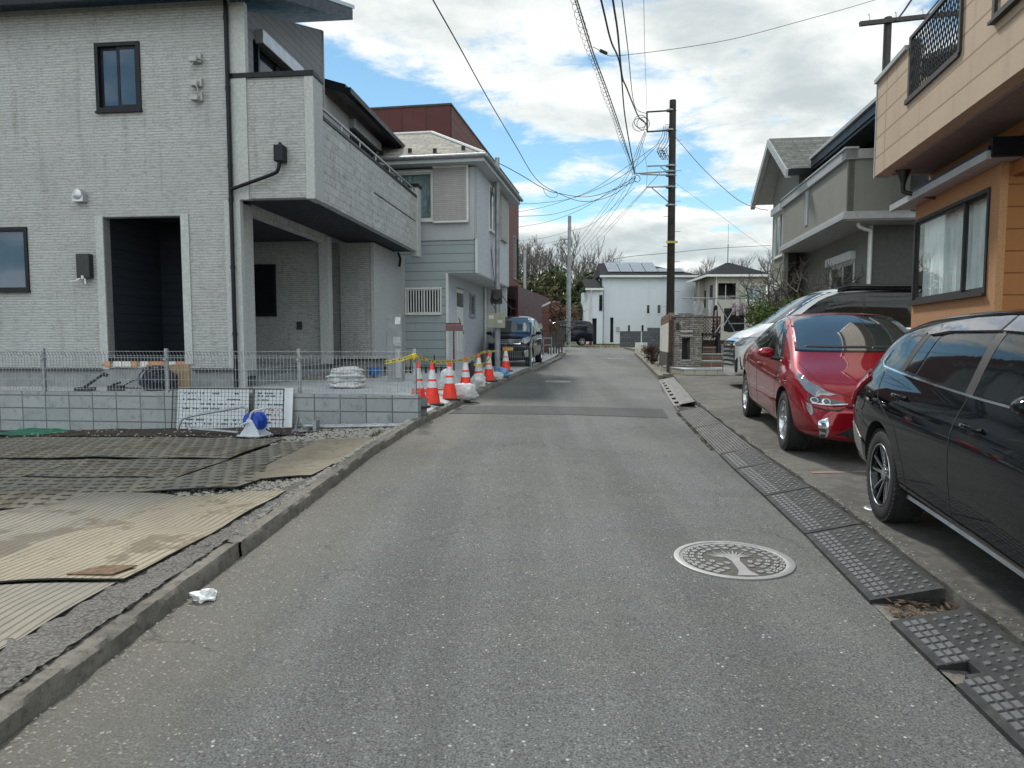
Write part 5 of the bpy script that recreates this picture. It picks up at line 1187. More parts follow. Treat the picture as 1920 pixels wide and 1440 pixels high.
# intercom and mailbox pillar
t = thing('gate_pillar', 'slim grey functional pillar with intercom and letter slot near the corner of the new house', 'pillar', (-2.28, 14.0, .70), frame_rz(.11))
b = MB(); b.box(-.15, .15, -.12, .1, 0, 1.34); b.box(-.17, -.15, -.1, .05, .5, 1.0); b.build('pillar_body', 'foundation_concrete', t, bevel=.008)
b = MB(); b.box(.02, .13, -.135, -.12, 1.14, 1.28); b.build('intercom', 'silver', t); b = MB(); b.box(-.02, .13, -.135, -.12, .72, .90); b.build('letter_flap', 'galvanised', t); b = MB(); b.box(.02, .12, -.133, -.12, .1, .66); b.build('post_box_door', 'grey_trim', t)
# leaning sign boards, wire panel, pipes at the foot of the wall
WO = Vector((-1.37, 10.4, 0)); WR = frame_rz(.12)
def on_wall(a, c, z): r = WR; return (WO.x + a * math.cos(r) - c * math.sin(r), WO.y + a * math.sin(r) + c * math.cos(r), z)
def sign(a0, a1, label, rows, red=()):
    t = thing('sign_board', label, 'sign', on_wall((a0 + a1) / 2, -.12, .19), WR, 'white notice boards leaning on the block wall')
    w = (a1 - a0) / 2; M = Matrix.Rotation(-.14, 3, 'X')
    def bx(b, x0, x1, y0, y1, z0, z1): b.obox(M @ Vector(((x0 + x1) / 2, (y0 + y1) / 2, (z0 + z1) / 2)), (x1 - x0, y1 - y0, z1 - z0), M)
    pb = MB(); pb.use('sign_board'); bx(pb, -w, w, 0, .012, 0, .60)
    b = MB(); bx(b, -w, w, -.006, .014, -.02, 0.001); bx(b, -w, w, -.006, .014, .60, .62); bx(b, -w - .02, -w, -.006, .014, -.02, .62); bx(b, w, w + .02, -.006, .014, -.02, .62); b.build('frame', 'white_trim', t)
    b = pb; rg = random.Random(int(a0 * 100))
    for i, z in enumerate(rows):
        b.use('red_ink' if i in red else 'ink'); x = -w + .06
        while x < w - .12:
            l = rg.uniform(.012, .03)
            if rg.random() < .72: bx(b, x, x + l, -.003, -.0005, z, z + .018 + .006 * rg.random())
            x += l + .008
            if rg.random() < .12: x += rg.uniform(.03, .25)
    b.build('panel', None, t); return t
sign(-3.72, -2.62, 'wider white notice board leaning on the block wall behind the hose reel', (.52, .43, .36, .29, .12, .06))
sign(-2.52, -1.93, 'narrower white notice board with red lines of writing, right of the hose reel', (.53, .49, .43, .36, .28, .21, .14, .09), (4, 6))
def wire_panel(a0, a1, label, lift=0):
    t = MB(); M = Matrix.Rotation(-.12, 3, 'X'); w = (a1 - a0) / 2
    def bx(x0, x1, z0, z1, r): t.obox(M @ Vector(((x0 + x1) / 2, 0, (z0 + z1) / 2)), (x1 - x0, r, z1 - z0), M)
    n = int((a1 - a0) / .055)
    for i in range(n + 1): x = -w + 2 * w * i / n; bx(x - .002, x + .002, 0, .63, .004)
    for i in range(12): z = i * .057; bx(-w, w, z - .002, z + .002, .004)
    bx(-w, w, .62, .64, .012); bx(-w, w, -.01, .008, .012); bx(-w - .006, -w + .006, 0, .64, .012); bx(w - .006, w + .006, 0, .64, .012)
    return tag(t.build('wire_panel', 'dark_steel'), label, 'wire panel', 'wire grid panels leaning in front of the notice boards', on_wall((a0 + a1) / 2, -.19 - lift, .17), WR)
wire_panel(-3.78, -2.50, 'larger dark wire grid panel leaning over the wider notice board')
wire_panel(-2.48, -2.02, 'smaller dark wire grid panel leaning over the narrower notice board')
b = MB(); b.tube(curve_pts([at(334, 806, 9.95), at(338, 794, 9.95), at(352, 782, 9.95), at(438, 766, 9.85), at(455, 763.5, 9.85), at(463, 769, 9.85), at(466, 800, 9.85)], 5), .017, 10)
b.tube([at(352, 803, 10.0), at(447, 811, 9.75)], .022, 10); b.tube([at(350, 795, 9.97), at(357, 806, 9.97)], .03, 8)
o = b.build('pipe_barricade', 'galvanised', smooth=True); tag(o, 'bent galvanised pipe hoop lying in front of the notice boards', 'pipe frame')
def put_origin(o, p):
    p = Vector(p); o.data.transform(Matrix.Translation(-p)); o.location = p
put_origin(o, at(400, 806, 9.9))
for k, (u0, v0, u1, v1, Y, lb) in enumerate([(592, 801, 772, 800, 10.30, 'galvanised pipe lying closest along the foot of the block wall'), (588, 808, 770, 806, 10.12, 'second galvanised pipe lying on the gravel in front of the block wall')]):
    b = MB(); p0, p1 = at(u0, v0, Y), at(u1, v1, Y); p0.z = max(p0.z, lotz(p0.x, Y) + .05); p1.z = max(p1.z, lotz(p1.x, Y) + .05); b.tube([p0, p1], .024, 12)
    for q in (.3, .62): c = p0.lerp(p1, q); d = (p1 - p0).normalized(); b.tube([c - d * .03, c + d * .03], .033, 12)
    b.tube([p0, p0 + (p0 - p1).normalized() * .1], .045, 10)
    o = b.build('steel_pipe', 'galvanised', smooth=True); tag(o, lb, 'pipe', 'loose pipes at the foot of the wall'); put_origin(o, p0.lerp(p1, .5))
b = MB(); b.box(-.05, .16, -.08, .08, 0, .02); b.tube([(-.04, 0, .02), (.02, 0, .22), (.10, .0, .04)], .022, 8); b.tube([(.1, 0, .07), (.26, .0, .07)], .03, 8); b.box(.24, .29, -.07, .07, .0, .15)
tag(b.build('pipe_clamp', 'galvanised'), 'rusty grey scaffold base and clamp at the left end of the loose pipes', 'clamp', None, (-3.03, 10.0, lotz(-3, 10) + .02), -.1)
# hose reel
t = thing('hose_reel', 'blue and white garden hose reel standing by the notice boards', 'hose reel', (-3.50, 9.62, lotz(-3.5, 9.6) + .02), -.35)
b = MB(); b.lathe([(.115, -.10), (.125, -.10), (.125, -.085), (.06, -.08), (.06, .08), (.125, .085), (.125, .10), (.115, .10)], c=(0, 0, .19), seg=32, axis='y'); b.lathe([(.0005, -.10), (.115, -.10)], c=(0, 0, .19), seg=32, axis='y'); b.lathe([(.115, .10), (.0005, .10)], c=(0, 0, .19), seg=32, axis='y'); b.build('drum', 'reel_blue', t, smooth=True)
b = MB()
for i in range(7): a0_ = [(.08 * math.cos(q), -.06 + i * .02, .19 + .08 * math.sin(q)) for q in [j * math.pi / 10 for j in range(21)]]; b.tube(a0_, .011, 6)
b.build('hose', 'reel_blue', t, smooth=True)
b = MB()
for y in (-.118, .118):
    b.prism([(-.17, y - .008, 0), (.17, y - .008, 0), (.12, y - .008, .10), (.045, y - .008, .22), (-.02, y - .008, .24), (-.07, y - .008, .12)], (0, .016, 0))
    b.cyl((0, y - .012, .19), .045, .024, 20, 'y')
b.box(-.19, .19, -.15, .15, -.01, .012); b.tube(curve_pts([(-.0, -.118, .22), (.06, -.12, .33), (.18, -.1, .37), (.2, .0, .375), (.18, .1, .37), (.06, .12, .33), (0, .118, .22)]), .013, 8)
b.build('stand', 'reel_white', t, bevel=.003)
b = MB(); b.tube([(0, -.13, .19), (0, -.17, .19), (-.1, -.17, .15), (-.1, -.21, .15)], .012, 8); b.build('crank_handle', 'reel_white', t)
b = MB(); b.tube(curve_pts([(.14, .05, .08), (.25, .05, .04), (.34, -.02, .03), (.5, .02, .03), (.8, .0, .03)]), .012, 8); b.tube([(.32, -.01, .035), (.42, .0, .035)], .025, 8); b.build('nozzle', 'black_plastic', t)
# things lying behind the fence
t = thing('cable_coil', 'tangled dark blue cable coil heaped behind the mesh fence below the doorway', 'cable coil', (-5.70, 11.35, .72), .1)
b = MB(); rg = random.Random(6)
for i in range(16):
    r = rg.uniform(.13, .24); c = Vector((rg.uniform(-.1, .1), rg.uniform(-.08, .1), r * .9)); tx = rg.uniform(-.7, .7); M3 = Matrix.Rotation(tx, 3, 'Z') @ Matrix.Rotation(rg.uniform(-.5, .3), 3, 'X')
    b.tube([c + M3 @ Vector((r * math.cos(q), .01 * math.sin(q * 3), r * math.sin(q) * .85)) for q in [j * math.pi / 9 for j in range(19)]], .009, 5)
b.tube(curve_pts([(-.15, 0, .2), (-.35, .02, .16), (-.5, .03, .08), (-.52, 0, .02)]), .01, 6)
b.build('cable', 'navy_hose', t, smooth=True)
sack('dark blue bag under the tangled cable coil', (-5.72, 11.5, .71), (.6, .3, .34), 0, 'navy_hose', 31, False, name='work_bag', cat='bag')
b = MB(); b.box(-.14, .14, 0, .05, 0, .42); tag(b.build('cardboard_sheet', 'cardboard'), 'brown cardboard sheet standing right of the cable coil', 'cardboard', None, (-5.42, 11.6, .71), .15)
b = MB(); b.box(-.2, .2, 0, .02, 0, .4); tag(b.build('cardboard_sheet', 'cardboard'), 'brown cardboard sheet propped behind the cable coil', 'cardboard', None, (-5.85, 11.75, .72), .05)
b = MB(); b.box(-.22, .05, -.08, .08, 0, .05); b.tube([(-.1, 0, .05), (.2, .02, .26)], .022, 8); b.tube([(.2, .02, .26), (.26, .03, .24)], .03, 8); tag(b.build('hand_tool', 'black_plastic'), 'black long-handled hand tool lying behind the fence, far left', 'tool', None, (-6.75, 11.35, .72))
b = MB(); b.box(-.1, .12, -.06, .06, 0, .08); b.tube([(-.05, 0, .09), (.08, 0, .13)], .02, 6); b.tube([(.12, 0, .04), (.4, .05, .03)], .014, 6); tag(b.build('power_tool', 'black_plastic'), 'small black power tool with silver rod left of the cable coil', 'tool', None, (-6.35, 11.35, .72))

# ---------------------------------------------------------------- by the blue house
t = thing('mailbox', 'dark red tubular mailbox on a slim post before the white door', 'mailbox', (-1.52, 18.6, .60), .1)
b = MB(); b.tube([(0, 0, 0), (0, 0, 1.2)], .022, 8); b.build('post', 'mailbox_red', t)
b = MB(); b.box(-.2, .2, -.1, .1, 1.19, 1.30); b.tube([(-.2, 0, 1.30), (.2, 0, 1.30)], .1, 20); b.build('mailbox_body', 'mailbox_red', t, smooth=True); b = MB(); b.box(.2, .24, -.08, .08, 1.19, 1.34); b.box(.24, .27, -.01, .01, 1.1, 1.2); b.build('mailbox_flap', 'mailbox_red', t)
t = thing('garden_fence', 'low black wire fence in front of the blue house', 'fence', (-2.5, 18.3, .62), .0)
b = MB(); mesh_panel(b, -.6, .95, .52, .06, (.04, .16, .28, .4), .002, False); b.build('wire_mesh', 'dark_steel', t)
for x in (-.1, .5): b = MB(); b.box(x - .015, x + .015, .0, .03, -.05, .55); b.build('post', 'dark_steel', t)
b = MB(); 
for i in range(12): b.box(-1.9 + i * .13, -1.9 + i * .13 + .05, 0, .03, 0, .17)
b.box(-1.9, -.3, .005, .02, .12, .15); tag(b.build('edging', 'black_plastic'), 'row of short black garden edging stakes below the low wire fence', 'edging', None, (-1.35, 18.0, yardz(-2.4, 18)), 0)
t = thing('air_conditioner', 'beige outdoor air conditioner unit beside the blue house wall', 'air conditioner', (-2.72, 18.95, .70), .0)
b = MB(); b.box(-.3, .3, -.13, .13, .05, .5); b.build('case', 'ac_beige', t, bevel=.02); b = MB(); b.lathe([(.17, -.14), (.18, -.14), (.18, -.13)], c=(-.05, 0, .27), seg=24, axis='y'); b.build('fan_grille', 'dark_steel', t)
t = thing('service_pole', 'slim galvanised service pole with meter and beige box in front of the black minivan', 'pole', (-.44, 21.5, gz(21.5) + .06), 0)
b = MB(); zt = at(933, 298, 21.5).z - t.location.z; b.tube([(0, 0, 0), (0, 0, 2.6)], .085, 16); b.tube([(0, 0, 2.6), (0, 0, zt)], .07, 16); b.tube([(0, 0, zt), (0, 0, zt + .03)], .075, 16)
for z in (1.6, 2.6, 3.6, 4.5): b.cyl((0, 0, z), .092 if z < 2.6 else .08, .05, 16)
b.build('pole_shaft', 'galvanised_pole', t, smooth=True)
def rel(t, u, v, Y): p = at(u, v, Y) - t.location; return p
p = rel(t, 931, 557, 21.5); b = MB(); b.lathe([(.0005, -.28), (.10, -.28), (.13, -.24), (.13, -.1)], c=(p.x, 0, p.z), seg=24, axis='y'); b.box(p.x - .17, p.x + .17, -.12, .0, p.z - .2, p.z + .22); b.build('meter', 'dark_steel', t, smooth=True)
p = rel(t, 930.5, 601.5, 21.5); b = MB(); b.box(p.x - .27, p.x + .27, -.28, -.085, p.z - .22, p.z + .22); bx_ = b.build('switch_box', 'beige_box', t, bevel=.01)
b = MB(); b.box(p.x - .21, p.x - .07, -.285, -.279, p.z + .05, p.z + .15); b.box(p.x + .05, p.x + .19, -.285, -.279, p.z - .07, p.z + .02); b.build('sticker', 'label_white', bx_)
b = MB(); b.tube(curve_pts([(-.1, 0, 5.6), (-.2, 0, 5.0), (-.24, 0, 4.2), (-.16, 0, 3.4), (-.08, 0, 2.6)]), .012, 6); b.tube(curve_pts([(.1, -.1, 2.3), (.22, -.1, 2.15), (.4, -.1, 1.9), (.55, -.1, 1.85)]), .014, 6); b.tube(curve_pts([(-.1, -.15, 2.4), (-.2, -.15, 2.1), (-.05, -.15, 1.85)]), .014, 6); b.build('cable', 'cable', t, smooth=True)
t = thing('garden_fence', 'short mesh fence section behind the farthest traffic cone', 'fence', (.02, 21.9, gz(21.9) + .1), .15)
b = MB(); mesh_panel(b, -.55, .6, .72, .06, (.04, .2, .36, .52, .68), .002, False); b.build('wire_mesh', 'galvanised', t)
for x in (-.5, .58): b = MB(); b.box(x - .015, x + .015, -.0, .03, -.02, .76); b.build('post', 'galvanised', t)
t = thing('old_fence', 'weathered upright timber fence end beyond the black minivan', 'fence', (1.95, 32.5, gz(32.5) + .05), -.16)
for i in range(6): b = MB(); b.box(-.3 + i * .1 - .04, -.3 + i * .1 + .04, i * .25, i * .25 + .1, 0, 1.08 - .05 * (i % 2)); b.build('post', 'old_wood', t)
b = MB(); b.box(-.16, .16, -.15, .15, 0, 2.35); b.use('white_trim'); b.mats = ['rust_red_tile', 'white_trim']; b.cur = 1; b.prism([(-.2, -.2, 2.36), (.2, -.2, 2.55), (.2, .2, 2.55), (-.2, .2, 2.36)], (0, 0, .08)); tag(b.build('gate_pillar'), 'reddish pillar with a white sloping cap beyond the black minivan', 'pillar', None, (1.62, 34.0, gz(34) - .1))
b = MB(); b.box(0, 2.55, 0, .2, -.1, 1.15); b.box(-.05, 2.6, -.03, .23, 1.15, 1.22); tag(b.build('garden_wall', 'dark_block_wall'), 'dark low garden wall left of the pale pole at the bend', 'wall', None, (1.05, 48.6, gz(48.6)), .04)
t = thing('gate', 'low white tubular gate between the minivan and the timber fence', 'gate', (1.55, 31.2, gz(31) + .1), .9)
b = MB(); b.tube([(-.3, 0, .75), (.3, 0, .75)], .025, 6); b.tube([(-.3, 0, .45), (.3, 0, .45)], .025, 6); b.tube([(.3, 0, 0), (.3, 0, .8)], .03, 6); b.tube([(-.3, 0, 0), (-.3, 0, .8)], .03, 6); b.build('gate_frame', 'galvanised', t)

# ---------------------------------------------------------------- right: stone gate, fence, steps, laundry
GX, GY = 4.62, 20.15; gzz = gz(20.2) + .1
t = thing('stone_gatepost', 'stacked stone gate pillar with letter slot and dark parcel niche', 'gate pillar', (GX, GY, gzz), -.05)
b = MB(); b.wall('y', 0, .5, 0, .74, -.08, 1.56, [(.19, .42, .36, .98)]); b.build('pillar_body', 'stacked_stone', t)
b = MB(); b.box(-.03, .77, -.03, .53, 1.565, 1.63); b.build('capstone', 'stacked_stone', t, bevel=.01)
b = MB(); b.box(.2, .41, .35, .36, .37, .97); b.build('niche_back', 'black_plastic', t); b = MB(); b.box(.14, .48, -.03, .0, 1.02, 1.05); b.box(.14, .48, -.035, .0, 1.14, 1.19); b.box(.16, .45, -.03, .1, .33, .36); b.build('slot_trim', 'silver', t)
b = MB(); b.box(.02, .1, -.05, -.0, 1.22, 1.4); b.build('doorbell', 'black_plastic', t)
t = thing('tile_topped_fence', 'white panel fence topped with upright brown tiles on a dark brick base', 'fence', (4.58, 20.6, gzz), frame_rz(.155))
b = MB(); b.box(-.08, .12, 0, 4.4, -.1, .55); b.build('base', 'dark_brown_brick', t) if 'dark_brown_brick' in MATS else b.build('base', 'brown_tile', t)
for i in range(5): b = MB(); b.box(-.07, .04, .03 + i * .88, .84 + i * .88, .56, 1.42); b.build('white_panel', 'utility_white', t)
for i in range(6): b = MB(); b.box(-.05, .06, i * .88 - .02, i * .88 + .02, .55, 1.5); b.build('fence_post', 'wood_brown', t)
b = MB()
for i in range(11): b.box(-.06, .10, i * .4, i * .4 + .3, 1.43, 1.66 + .05 * (i % 3 == 0))
b.build('tile_coping', 'brown_tile', t)
t = thing('entrance_steps', 'brown tiled entrance steps with pale nosings beside the stone gate pillar', 'steps', (GX - .05, 18.9, gzz - .02), 0)
for i, (y, z) in enumerate(((0, .17), (1.3, .36), (1.75, .55), (2.2, .74))):
    x0 = 0 if i == 0 else .78
    b = MB(); b.box(x0, 4.2, y, y + 2.6, -.1 if i == 0 else z - .19, z - .03); b.build('riser', 'cream_tile' if i == 0 else 'brown_tile', t)
    b = MB(); b.box(x0 - .01, 4.21, y - .02, y + 2.6, z - .03, z); b.build('nosing', 'concrete_pale', t)
t = thing('garden_deck', 'brown timber deck edge with a diagonal lattice screen behind the steps', 'deck', (5.35, 21.3, gzz + .7), 0)
b = MB(); b.box(0, 2.6, 0, 1.4, .02, .22); b.box(0, .08, 0, .08, -.7, 1.0); b.box(.0, 2.6, .1, .2, -.7, .0); b.build('deck_boards', 'wood_brown', t)
b = MB(); 
for i in range(-8, 14):
    for s_ in (1, -1):
        x0 = i * .1; x1 = x0 + .62
        a_, c_ = (Vector((max(x0, 0), 0, .28)), Vector((x1, 0, .9)))
        if s_ == 1: p0, p1 = Vector((x0, 0, .28)), Vector((x1, 0, .9))
        else: p0, p1 = Vector((x1, .012, .28)), Vector((x0, .012, .9))
        for q, o_ in ((0, 1), (1, 0)):
            P2 = [p0, p1]
            for lim, sg in ((.08, -1), (.86, 1)):
                if (P2[q].x - lim) * sg > 0 and (P2[o_].x - lim) * sg < 0: k = (lim - P2[q].x) / (P2[o_].x - P2[q].x); P2[q] = P2[q].lerp(P2[o_], k)
            p0, p1 = P2
        if min(p0.x, p1.x) >= .079 and max(p0.x, p1.x) <= .861: b.tube([p0, p1], .009, 4, False)
b.box(.06, .88, -.01, .03, .88, .93); b.box(.84, .88, -.01, .03, .25, .9); b.build('lattice', 'wood_brown', t)
# laundry pole and clothes
t = thing('laundry_pole', 'long grey laundry pole across the garden above the stone pillar', 'laundry pole', (6.2, 21.9, gzz), 0)
zl = at(1340, 559, 21.9).z - gzz; b = MB(); xl, xr = at(1279, 560, 21.9).x - 6.2, at(1400, 558, 21.9).x - 6.2; b.tube([(xl, 0, zl), (xr, 0, zl)], .018, 8); b.build('pole_bar', 'galvanised', t)
b = MB(); b.tube([(xr - .2, 0, 0), (xr - .2, 0, zl + .1)], .02, 8); b.tube([(.0, .05, 0), (.0, .05, zl + .12)], .02, 8); b.build('stand', 'galvanised', t)
def garment(u0, u1, v0, v1, Y, mat, label, cat, kind='drape'):
    a, c = at(u0, v0, Y), at(u1, v1, Y); w, h = c.x - a.x, a.z - c.z; n, m = 14, 12; b = MB(); vs = []
    rg = random.Random(int(u0)); ph = rg.random() * 9
    for side in (0, 1):
        for j in range(m + 1):
            for i in range(n + 1):
                s_, q = i / n - .5, j / m
                wid = 1.
                if kind == 'shirt': wid = (.55 + .45 * min(1, q * 3.2)) if q < .3 else .96
                if kind == 'dress': wid = .45 + .55 * q
                if kind == 'strip': wid = .8 + .2 * math.sin(q * 5)
                d = (.05 + .02 * math.sin(s_ * 22 + ph)) * (1 - (2 * s_) ** 2 * .9) * (1 if side == 0 else -.8)
                zt = -q * h - (abs(s_) ** 1.6 * .22 * h if kind in ('shirt', 'dress') and j == 0 else 0) + (.03 * h * math.sin(s_ * 9 + ph) if j == m else 0)
                vs.append((s_ * w * wid, -d + .015 * math.sin(q * 7 + s_ * 12 + ph), zt))
    k = (n + 1) * (m + 1)
    fs = [(j * (n + 1) + i, (j + 1) * (n + 1) + i, (j + 1) * (n + 1) + i + 1, j * (n + 1) + i + 1) for j in range(m) for i in range(n)]
    b.add(vs, fs + [tuple(x + k for x in f[::-1]) for f in fs]); o = b.build('laundry_' + cat.split()[-1], mat, smooth=True, ang=70)
    return tag(o, label, cat, 'laundry drying in the garden behind the stone pillar', ((a.x + c.x) / 2, Y, a.z))
garment(1298, 1320, 563, 597, 21.9, 'cloth_grey', 'plain grey shirt hanging at the left end of the laundry pole', 'shirt', 'shirt')
garment(1328, 1336, 562, 597, 21.9, 'cloth_white', 'narrow white towel hanging from the laundry pole', 'towel', 'strip')
garment(1335, 1348, 572, 632, 21.6, 'cloth_black', 'long black garment with a white stripe hanging below the pole', 'dress', 'dress')
garment(1340.5, 1342.5, 582, 625, 21.5, 'cloth_white', 'white stripe band down the front of the black garment', 'band', 'strip')
garment(1358, 1395, 578, 622, 21.7, 'cloth_black', 'wide black cloth spread over the drying rack', 'cloth', 'drape')
for i, (u, m, lb) in enumerate([(1376, 'cloth_pink', 'pinkish small garment, leftmost in the row near the bush'), (1383, 'cloth_white', 'small white garment between two pinkish ones near the bush'), (1390, 'cloth_pink', 'pinkish small garment in the middle of the row near the bush'), (1397, 'cloth_white', 'small white garment nearest the bush')]):
    garment(u - 4, u + 4, 568, 590 + 2 * (i % 2), 21.5, m, lb, 'small garment', 'strip')
t = thing('drying_rack', 'silver crossed-leg drying rack standing on the deck', 'drying rack', (6.0, 21.2, gzz + .72), 0)
b = MB(); loc = t.location
for (a_, c_) in (((1381, 572), (1340, 638)), ((1345, 566), (1378, 622)), ((1366, 607), (1402, 606)), ((1330, 640), (1356, 602)), ((1352, 575), (1345, 582))):
    b.tube([at(a_[0], a_[1], 21.2) - loc, at(c_[0], c_[1], 21.2) - loc], .016, 6)
b.build('rack_frame', 'galvanised', t)
t = thing('plant_stand', 'dark slatted bench and pale planter under the deck edge', 'bench', (5.55, 20.9, gzz + .5), 0)
b = MB(); b.box(0, .06, 0, .3, 0, .62); b.box(.5, .56, 0, .3, 0, .62); b.box(0, .56, 0, .3, .55, .62); b.build('frame', 'dark_steel', t); b = MB(); b.box(.6, 1.3, 0, .3, 0, .3); b.build('planter', 'foundation_concrete', t, bevel=.02)

# ---------------------------------------------------------------- poles
UX, UY = 6.66, 30.; t = thing('utility_pole', 'tall dark weathered utility pole with brackets and many cables, right of the road', 'utility pole', (UX, UY, gz(30)), 0); UP = t
zt = at(1255, 188, UY).z - t.location.z
b = MB(); b.tube([(0, 0, -.2), (-.02, 0, 4), (-.05, 0, zt)], .185, 20, True, .135)
b.build('pole_shaft', 'pole_concrete', t, smooth=True)
def ur(u, v): return at(u, v, UY) - UP.location
b = MB()
for (a_, c_, r) in (((1212, 210), (1262, 207), .035), ((1213, 210), (1213.5, 247), .035), ((1213, 247), (1262, 244), .035)): b.tube([ur(*a_), ur(*c_)], r, 8)
b.build('bracket_arm', 'dark_steel', t)
for (a_, c_) in (((1213, 313), (1264, 311)), ((1188, 327), (1264, 322)), ((1200, 328), (1264, 330)), ((1211, 352), (1264, 351))):
    b = MB(); b.tube([ur(*a_) + Vector((0, -.12, 0)), ur(*c_) + Vector((0, -.12, 0))], .03, 6); b.build('cross_arm', 'galvanised_pole', t)
b = MB(); b.tube([ur(1222, 352), ur(1256, 381)], .022, 6); b.tube([ur(1238, 313), ur(1254, 324)], .018, 6); b.build('brace', 'galvanised_pole', t)
b = MB()
for v in (207, 244, 311, 322, 329, 351, 385): c = ur(1257, v); b.tube([c + Vector((-.22, -.0, 0)), c + Vector((.26, 0, 0))], .014, 6); b.tube([Vector((c.x, 0, c.z - .03)), Vector((c.x, 0, c.z + .03))], .195 if v > 300 else .17, 16)
b.build('clamp_band', 'galvanised_pole', t)
b = MB(); b.box(-.27, .2, -.22, -.17, ur(0, 457).z, ur(0, 453).z); b.build('yellow_tag', 'yellow_band', t)
b = MB(); rg = random.Random(5)
for i in range(13):
    z = 2.2 + i * .62; s_ = 1 if i % 2 else -1; b.tube([(s_ * .12, 0, z), (s_ * .36, 0, z)], .011, 6)
b.build('climbing_step', 'galvanised_pole', t)
b = MB()
for (u, v) in ((1201, 228), (1206, 232), (1198, 234)): c = ur(u, v); b.tube([c + Vector((.26 * math.cos(q), 0, .26 * math.sin(q))) for q in [i * math.pi / 8 for i in range(17)]], .013, 6)
for k in range(5):
    u = 1236 + k * 3.4; b.tube(curve_pts([ur(u + 8, 236), ur(u + 6, 252 + k * 4), ur(u - 4, 272 + 3 * k), ur(u - 1, 290 - 2 * k), ur(u + 6, 300)]), .011 + .004 * (k % 2), 6)
for k in range(4): c = ur(1236 + k * 3, 284 + (k % 3) * 5); b.tube([c + Vector((.11 * math.cos(q), -.1, .13 * math.sin(q))) for q in [i * math.pi / 6 for i in range(13)]], .011, 5)
c = ur(1194, 336); b.tube([c + Vector((.12 * math.cos(q), -.1, .14 * math.sin(q))) for q in [i * math.pi / 6 for i in range(13)]], .013, 5)
b.each('cable_loop', 'cable', t, smooth=True)
# light pole at the bend
LP = Vector((at(1066, 652, 47).x, 47., gz(47))); t = thing('lamp_pole', 'pale slim steel pole with a small bracket at the end of the road', 'pole', LP, 0)
zt = at(1066, 405, 47).z - LP.z; b = MB(); b.tube([(0, 0, -.1), (0, 0, 5.2)], .15, 14); b.tube([(0, 0, 5.2), (.02, 0, zt)], .11, 14); b.build('pole_shaft', 'galvanised_pole', t, smooth=True)
z0 = at(0, 449, 47).z - LP.z; b = MB(); b.tube([(0, 0, z0), (-.6, 0, z0), (-.58, 0, z0 - .35), (-.45, 0, z0 - .55), (0, 0, z0 - .55)], .03, 6); b.tube([(0, 0, 3.1), (-.25, 0, 3.15)], .04, 6); b.build('bracket', 'galvanised_pole', t)
t = thing('lamp_pole', 'distant grey pole half hidden behind the red building', 'pole', (at(984, 600, 62).x, 62, gz(62)), 0); b = MB(); b.tube([(0, 0, 0), (0, 0, at(984, 470, 62).z - gz(62))], .13, 10); b.build('pole_shaft', 'galvanised_pole', t, smooth=True)
# steel T pole behind the grey house
TP = Vector((at(1661, 140, 25).x, 25, gz(25))); t = thing('power_pole', 'black steel pole with a cross arm rising behind the tan balcony', 'power pole', TP, 0)
zt = at(1661, 33, 25).z - TP.z; b = MB(); b.tube([(0, 0, 0), (0, 0, zt)], .125, 12); b.build('pole_shaft', 'dark_steel', t, smooth=True)
a_, c_ = at(1612, 45, 24.85) - TP, at(1800, 24, 24.85) - TP; b = MB(); d = (c_ - a_); b.obox((a_ + c_) / 2, (d.length, .12, .14), Matrix.Rotation(-math.atan2(d.z, d.x), 3, 'Y')); b.build('cross_arm', 'dark_steel', t)
for u, v in ((1631, 40), (1681, 36), (1731, 30)): p = at(u, v, 24.85) - TP; b = MB(); b.tube([p, p + Vector((-.02, 0, .2)), p + Vector((-.06, 0, .24))], .025, 6); b.build('insulator', 'utility_white', t)
# ---------------------------------------------------------------- overhead cables: each one is its own cable through measured sight lines at its real distance
def cable(label, pts, r=.012, mat='cable', n=8, group='overhead cables'):
    P = curve_pts([at(*p) if not isinstance(p, Vector) else p for p in pts], n); b = MB(); b.tube(P, r, 5, False)
    o = b.build('overhead_cable', mat, smooth=True); tag(o, label, 'cable', group); put_origin(o, P[-1]); return o, P
E_ = lambda a, c, k: at(*a) + (at(*a) - at(*c)) * k      # carry a cable on behind the frame
o, P = cable('thick messenger cable wrapped in loose spiral rings, leftmost of the bundle overhead', [E_((1078, 0, 14), (1109, 100, 17), 3), (1078, 0, 14), (1109, 100, 17), (1135, 170, 20), (1165, 255, 25), (1190, 324, 30)], .012, 'pale_cable')
b = MB(); L = 0; Q = []
for i in range(len(P) - 1):
    n = max(2, int((P[i + 1] - P[i]).length / .045))
    for k in range(n):
        p = P[i].lerp(P[i + 1], k / n); L += (P[i + 1] - P[i]).length / n; rr_ = .075 + .02 * math.sin(L * 1.3); Q.append(p + Vector((math.cos(L * 17) * rr_, 0, -.07 + math.sin(L * 17) * rr_)))
b.tube(Q, .0055, 4, False); b.build('spiral_hanger', 'pale_cable', o).matrix_parent_inverse = Matrix.Translation(-o.location)
cable('second cable slung inside the spiral rings', [E_((1082, 0, 14), (1113, 100, 17), 3), (1082, 0, 14), (1113, 100, 17), (1139, 170, 20), (1168, 255, 25), (1190, 326, 30)], .016, 'pale_cable')
cable('dark twisted cable left of the twin pair, dropping to the lower cross arm', [E_((1127, 0, 15), (1145, 75, 17), 3), (1127, 0, 15), (1145, 75, 17), (1163, 125, 20), (1172, 220, 25), (1190, 324, 30)], .022)
cable('dark twisted cable right of the twin pair, ending at the square bracket', [E_((1149, 0, 15), (1158, 60, 17), 3), (1149, 0, 15), (1158, 60, 17), (1166, 140, 20), (1175, 165, 22), (1197, 218, 28.5), (1212, 232, 30)], .024)
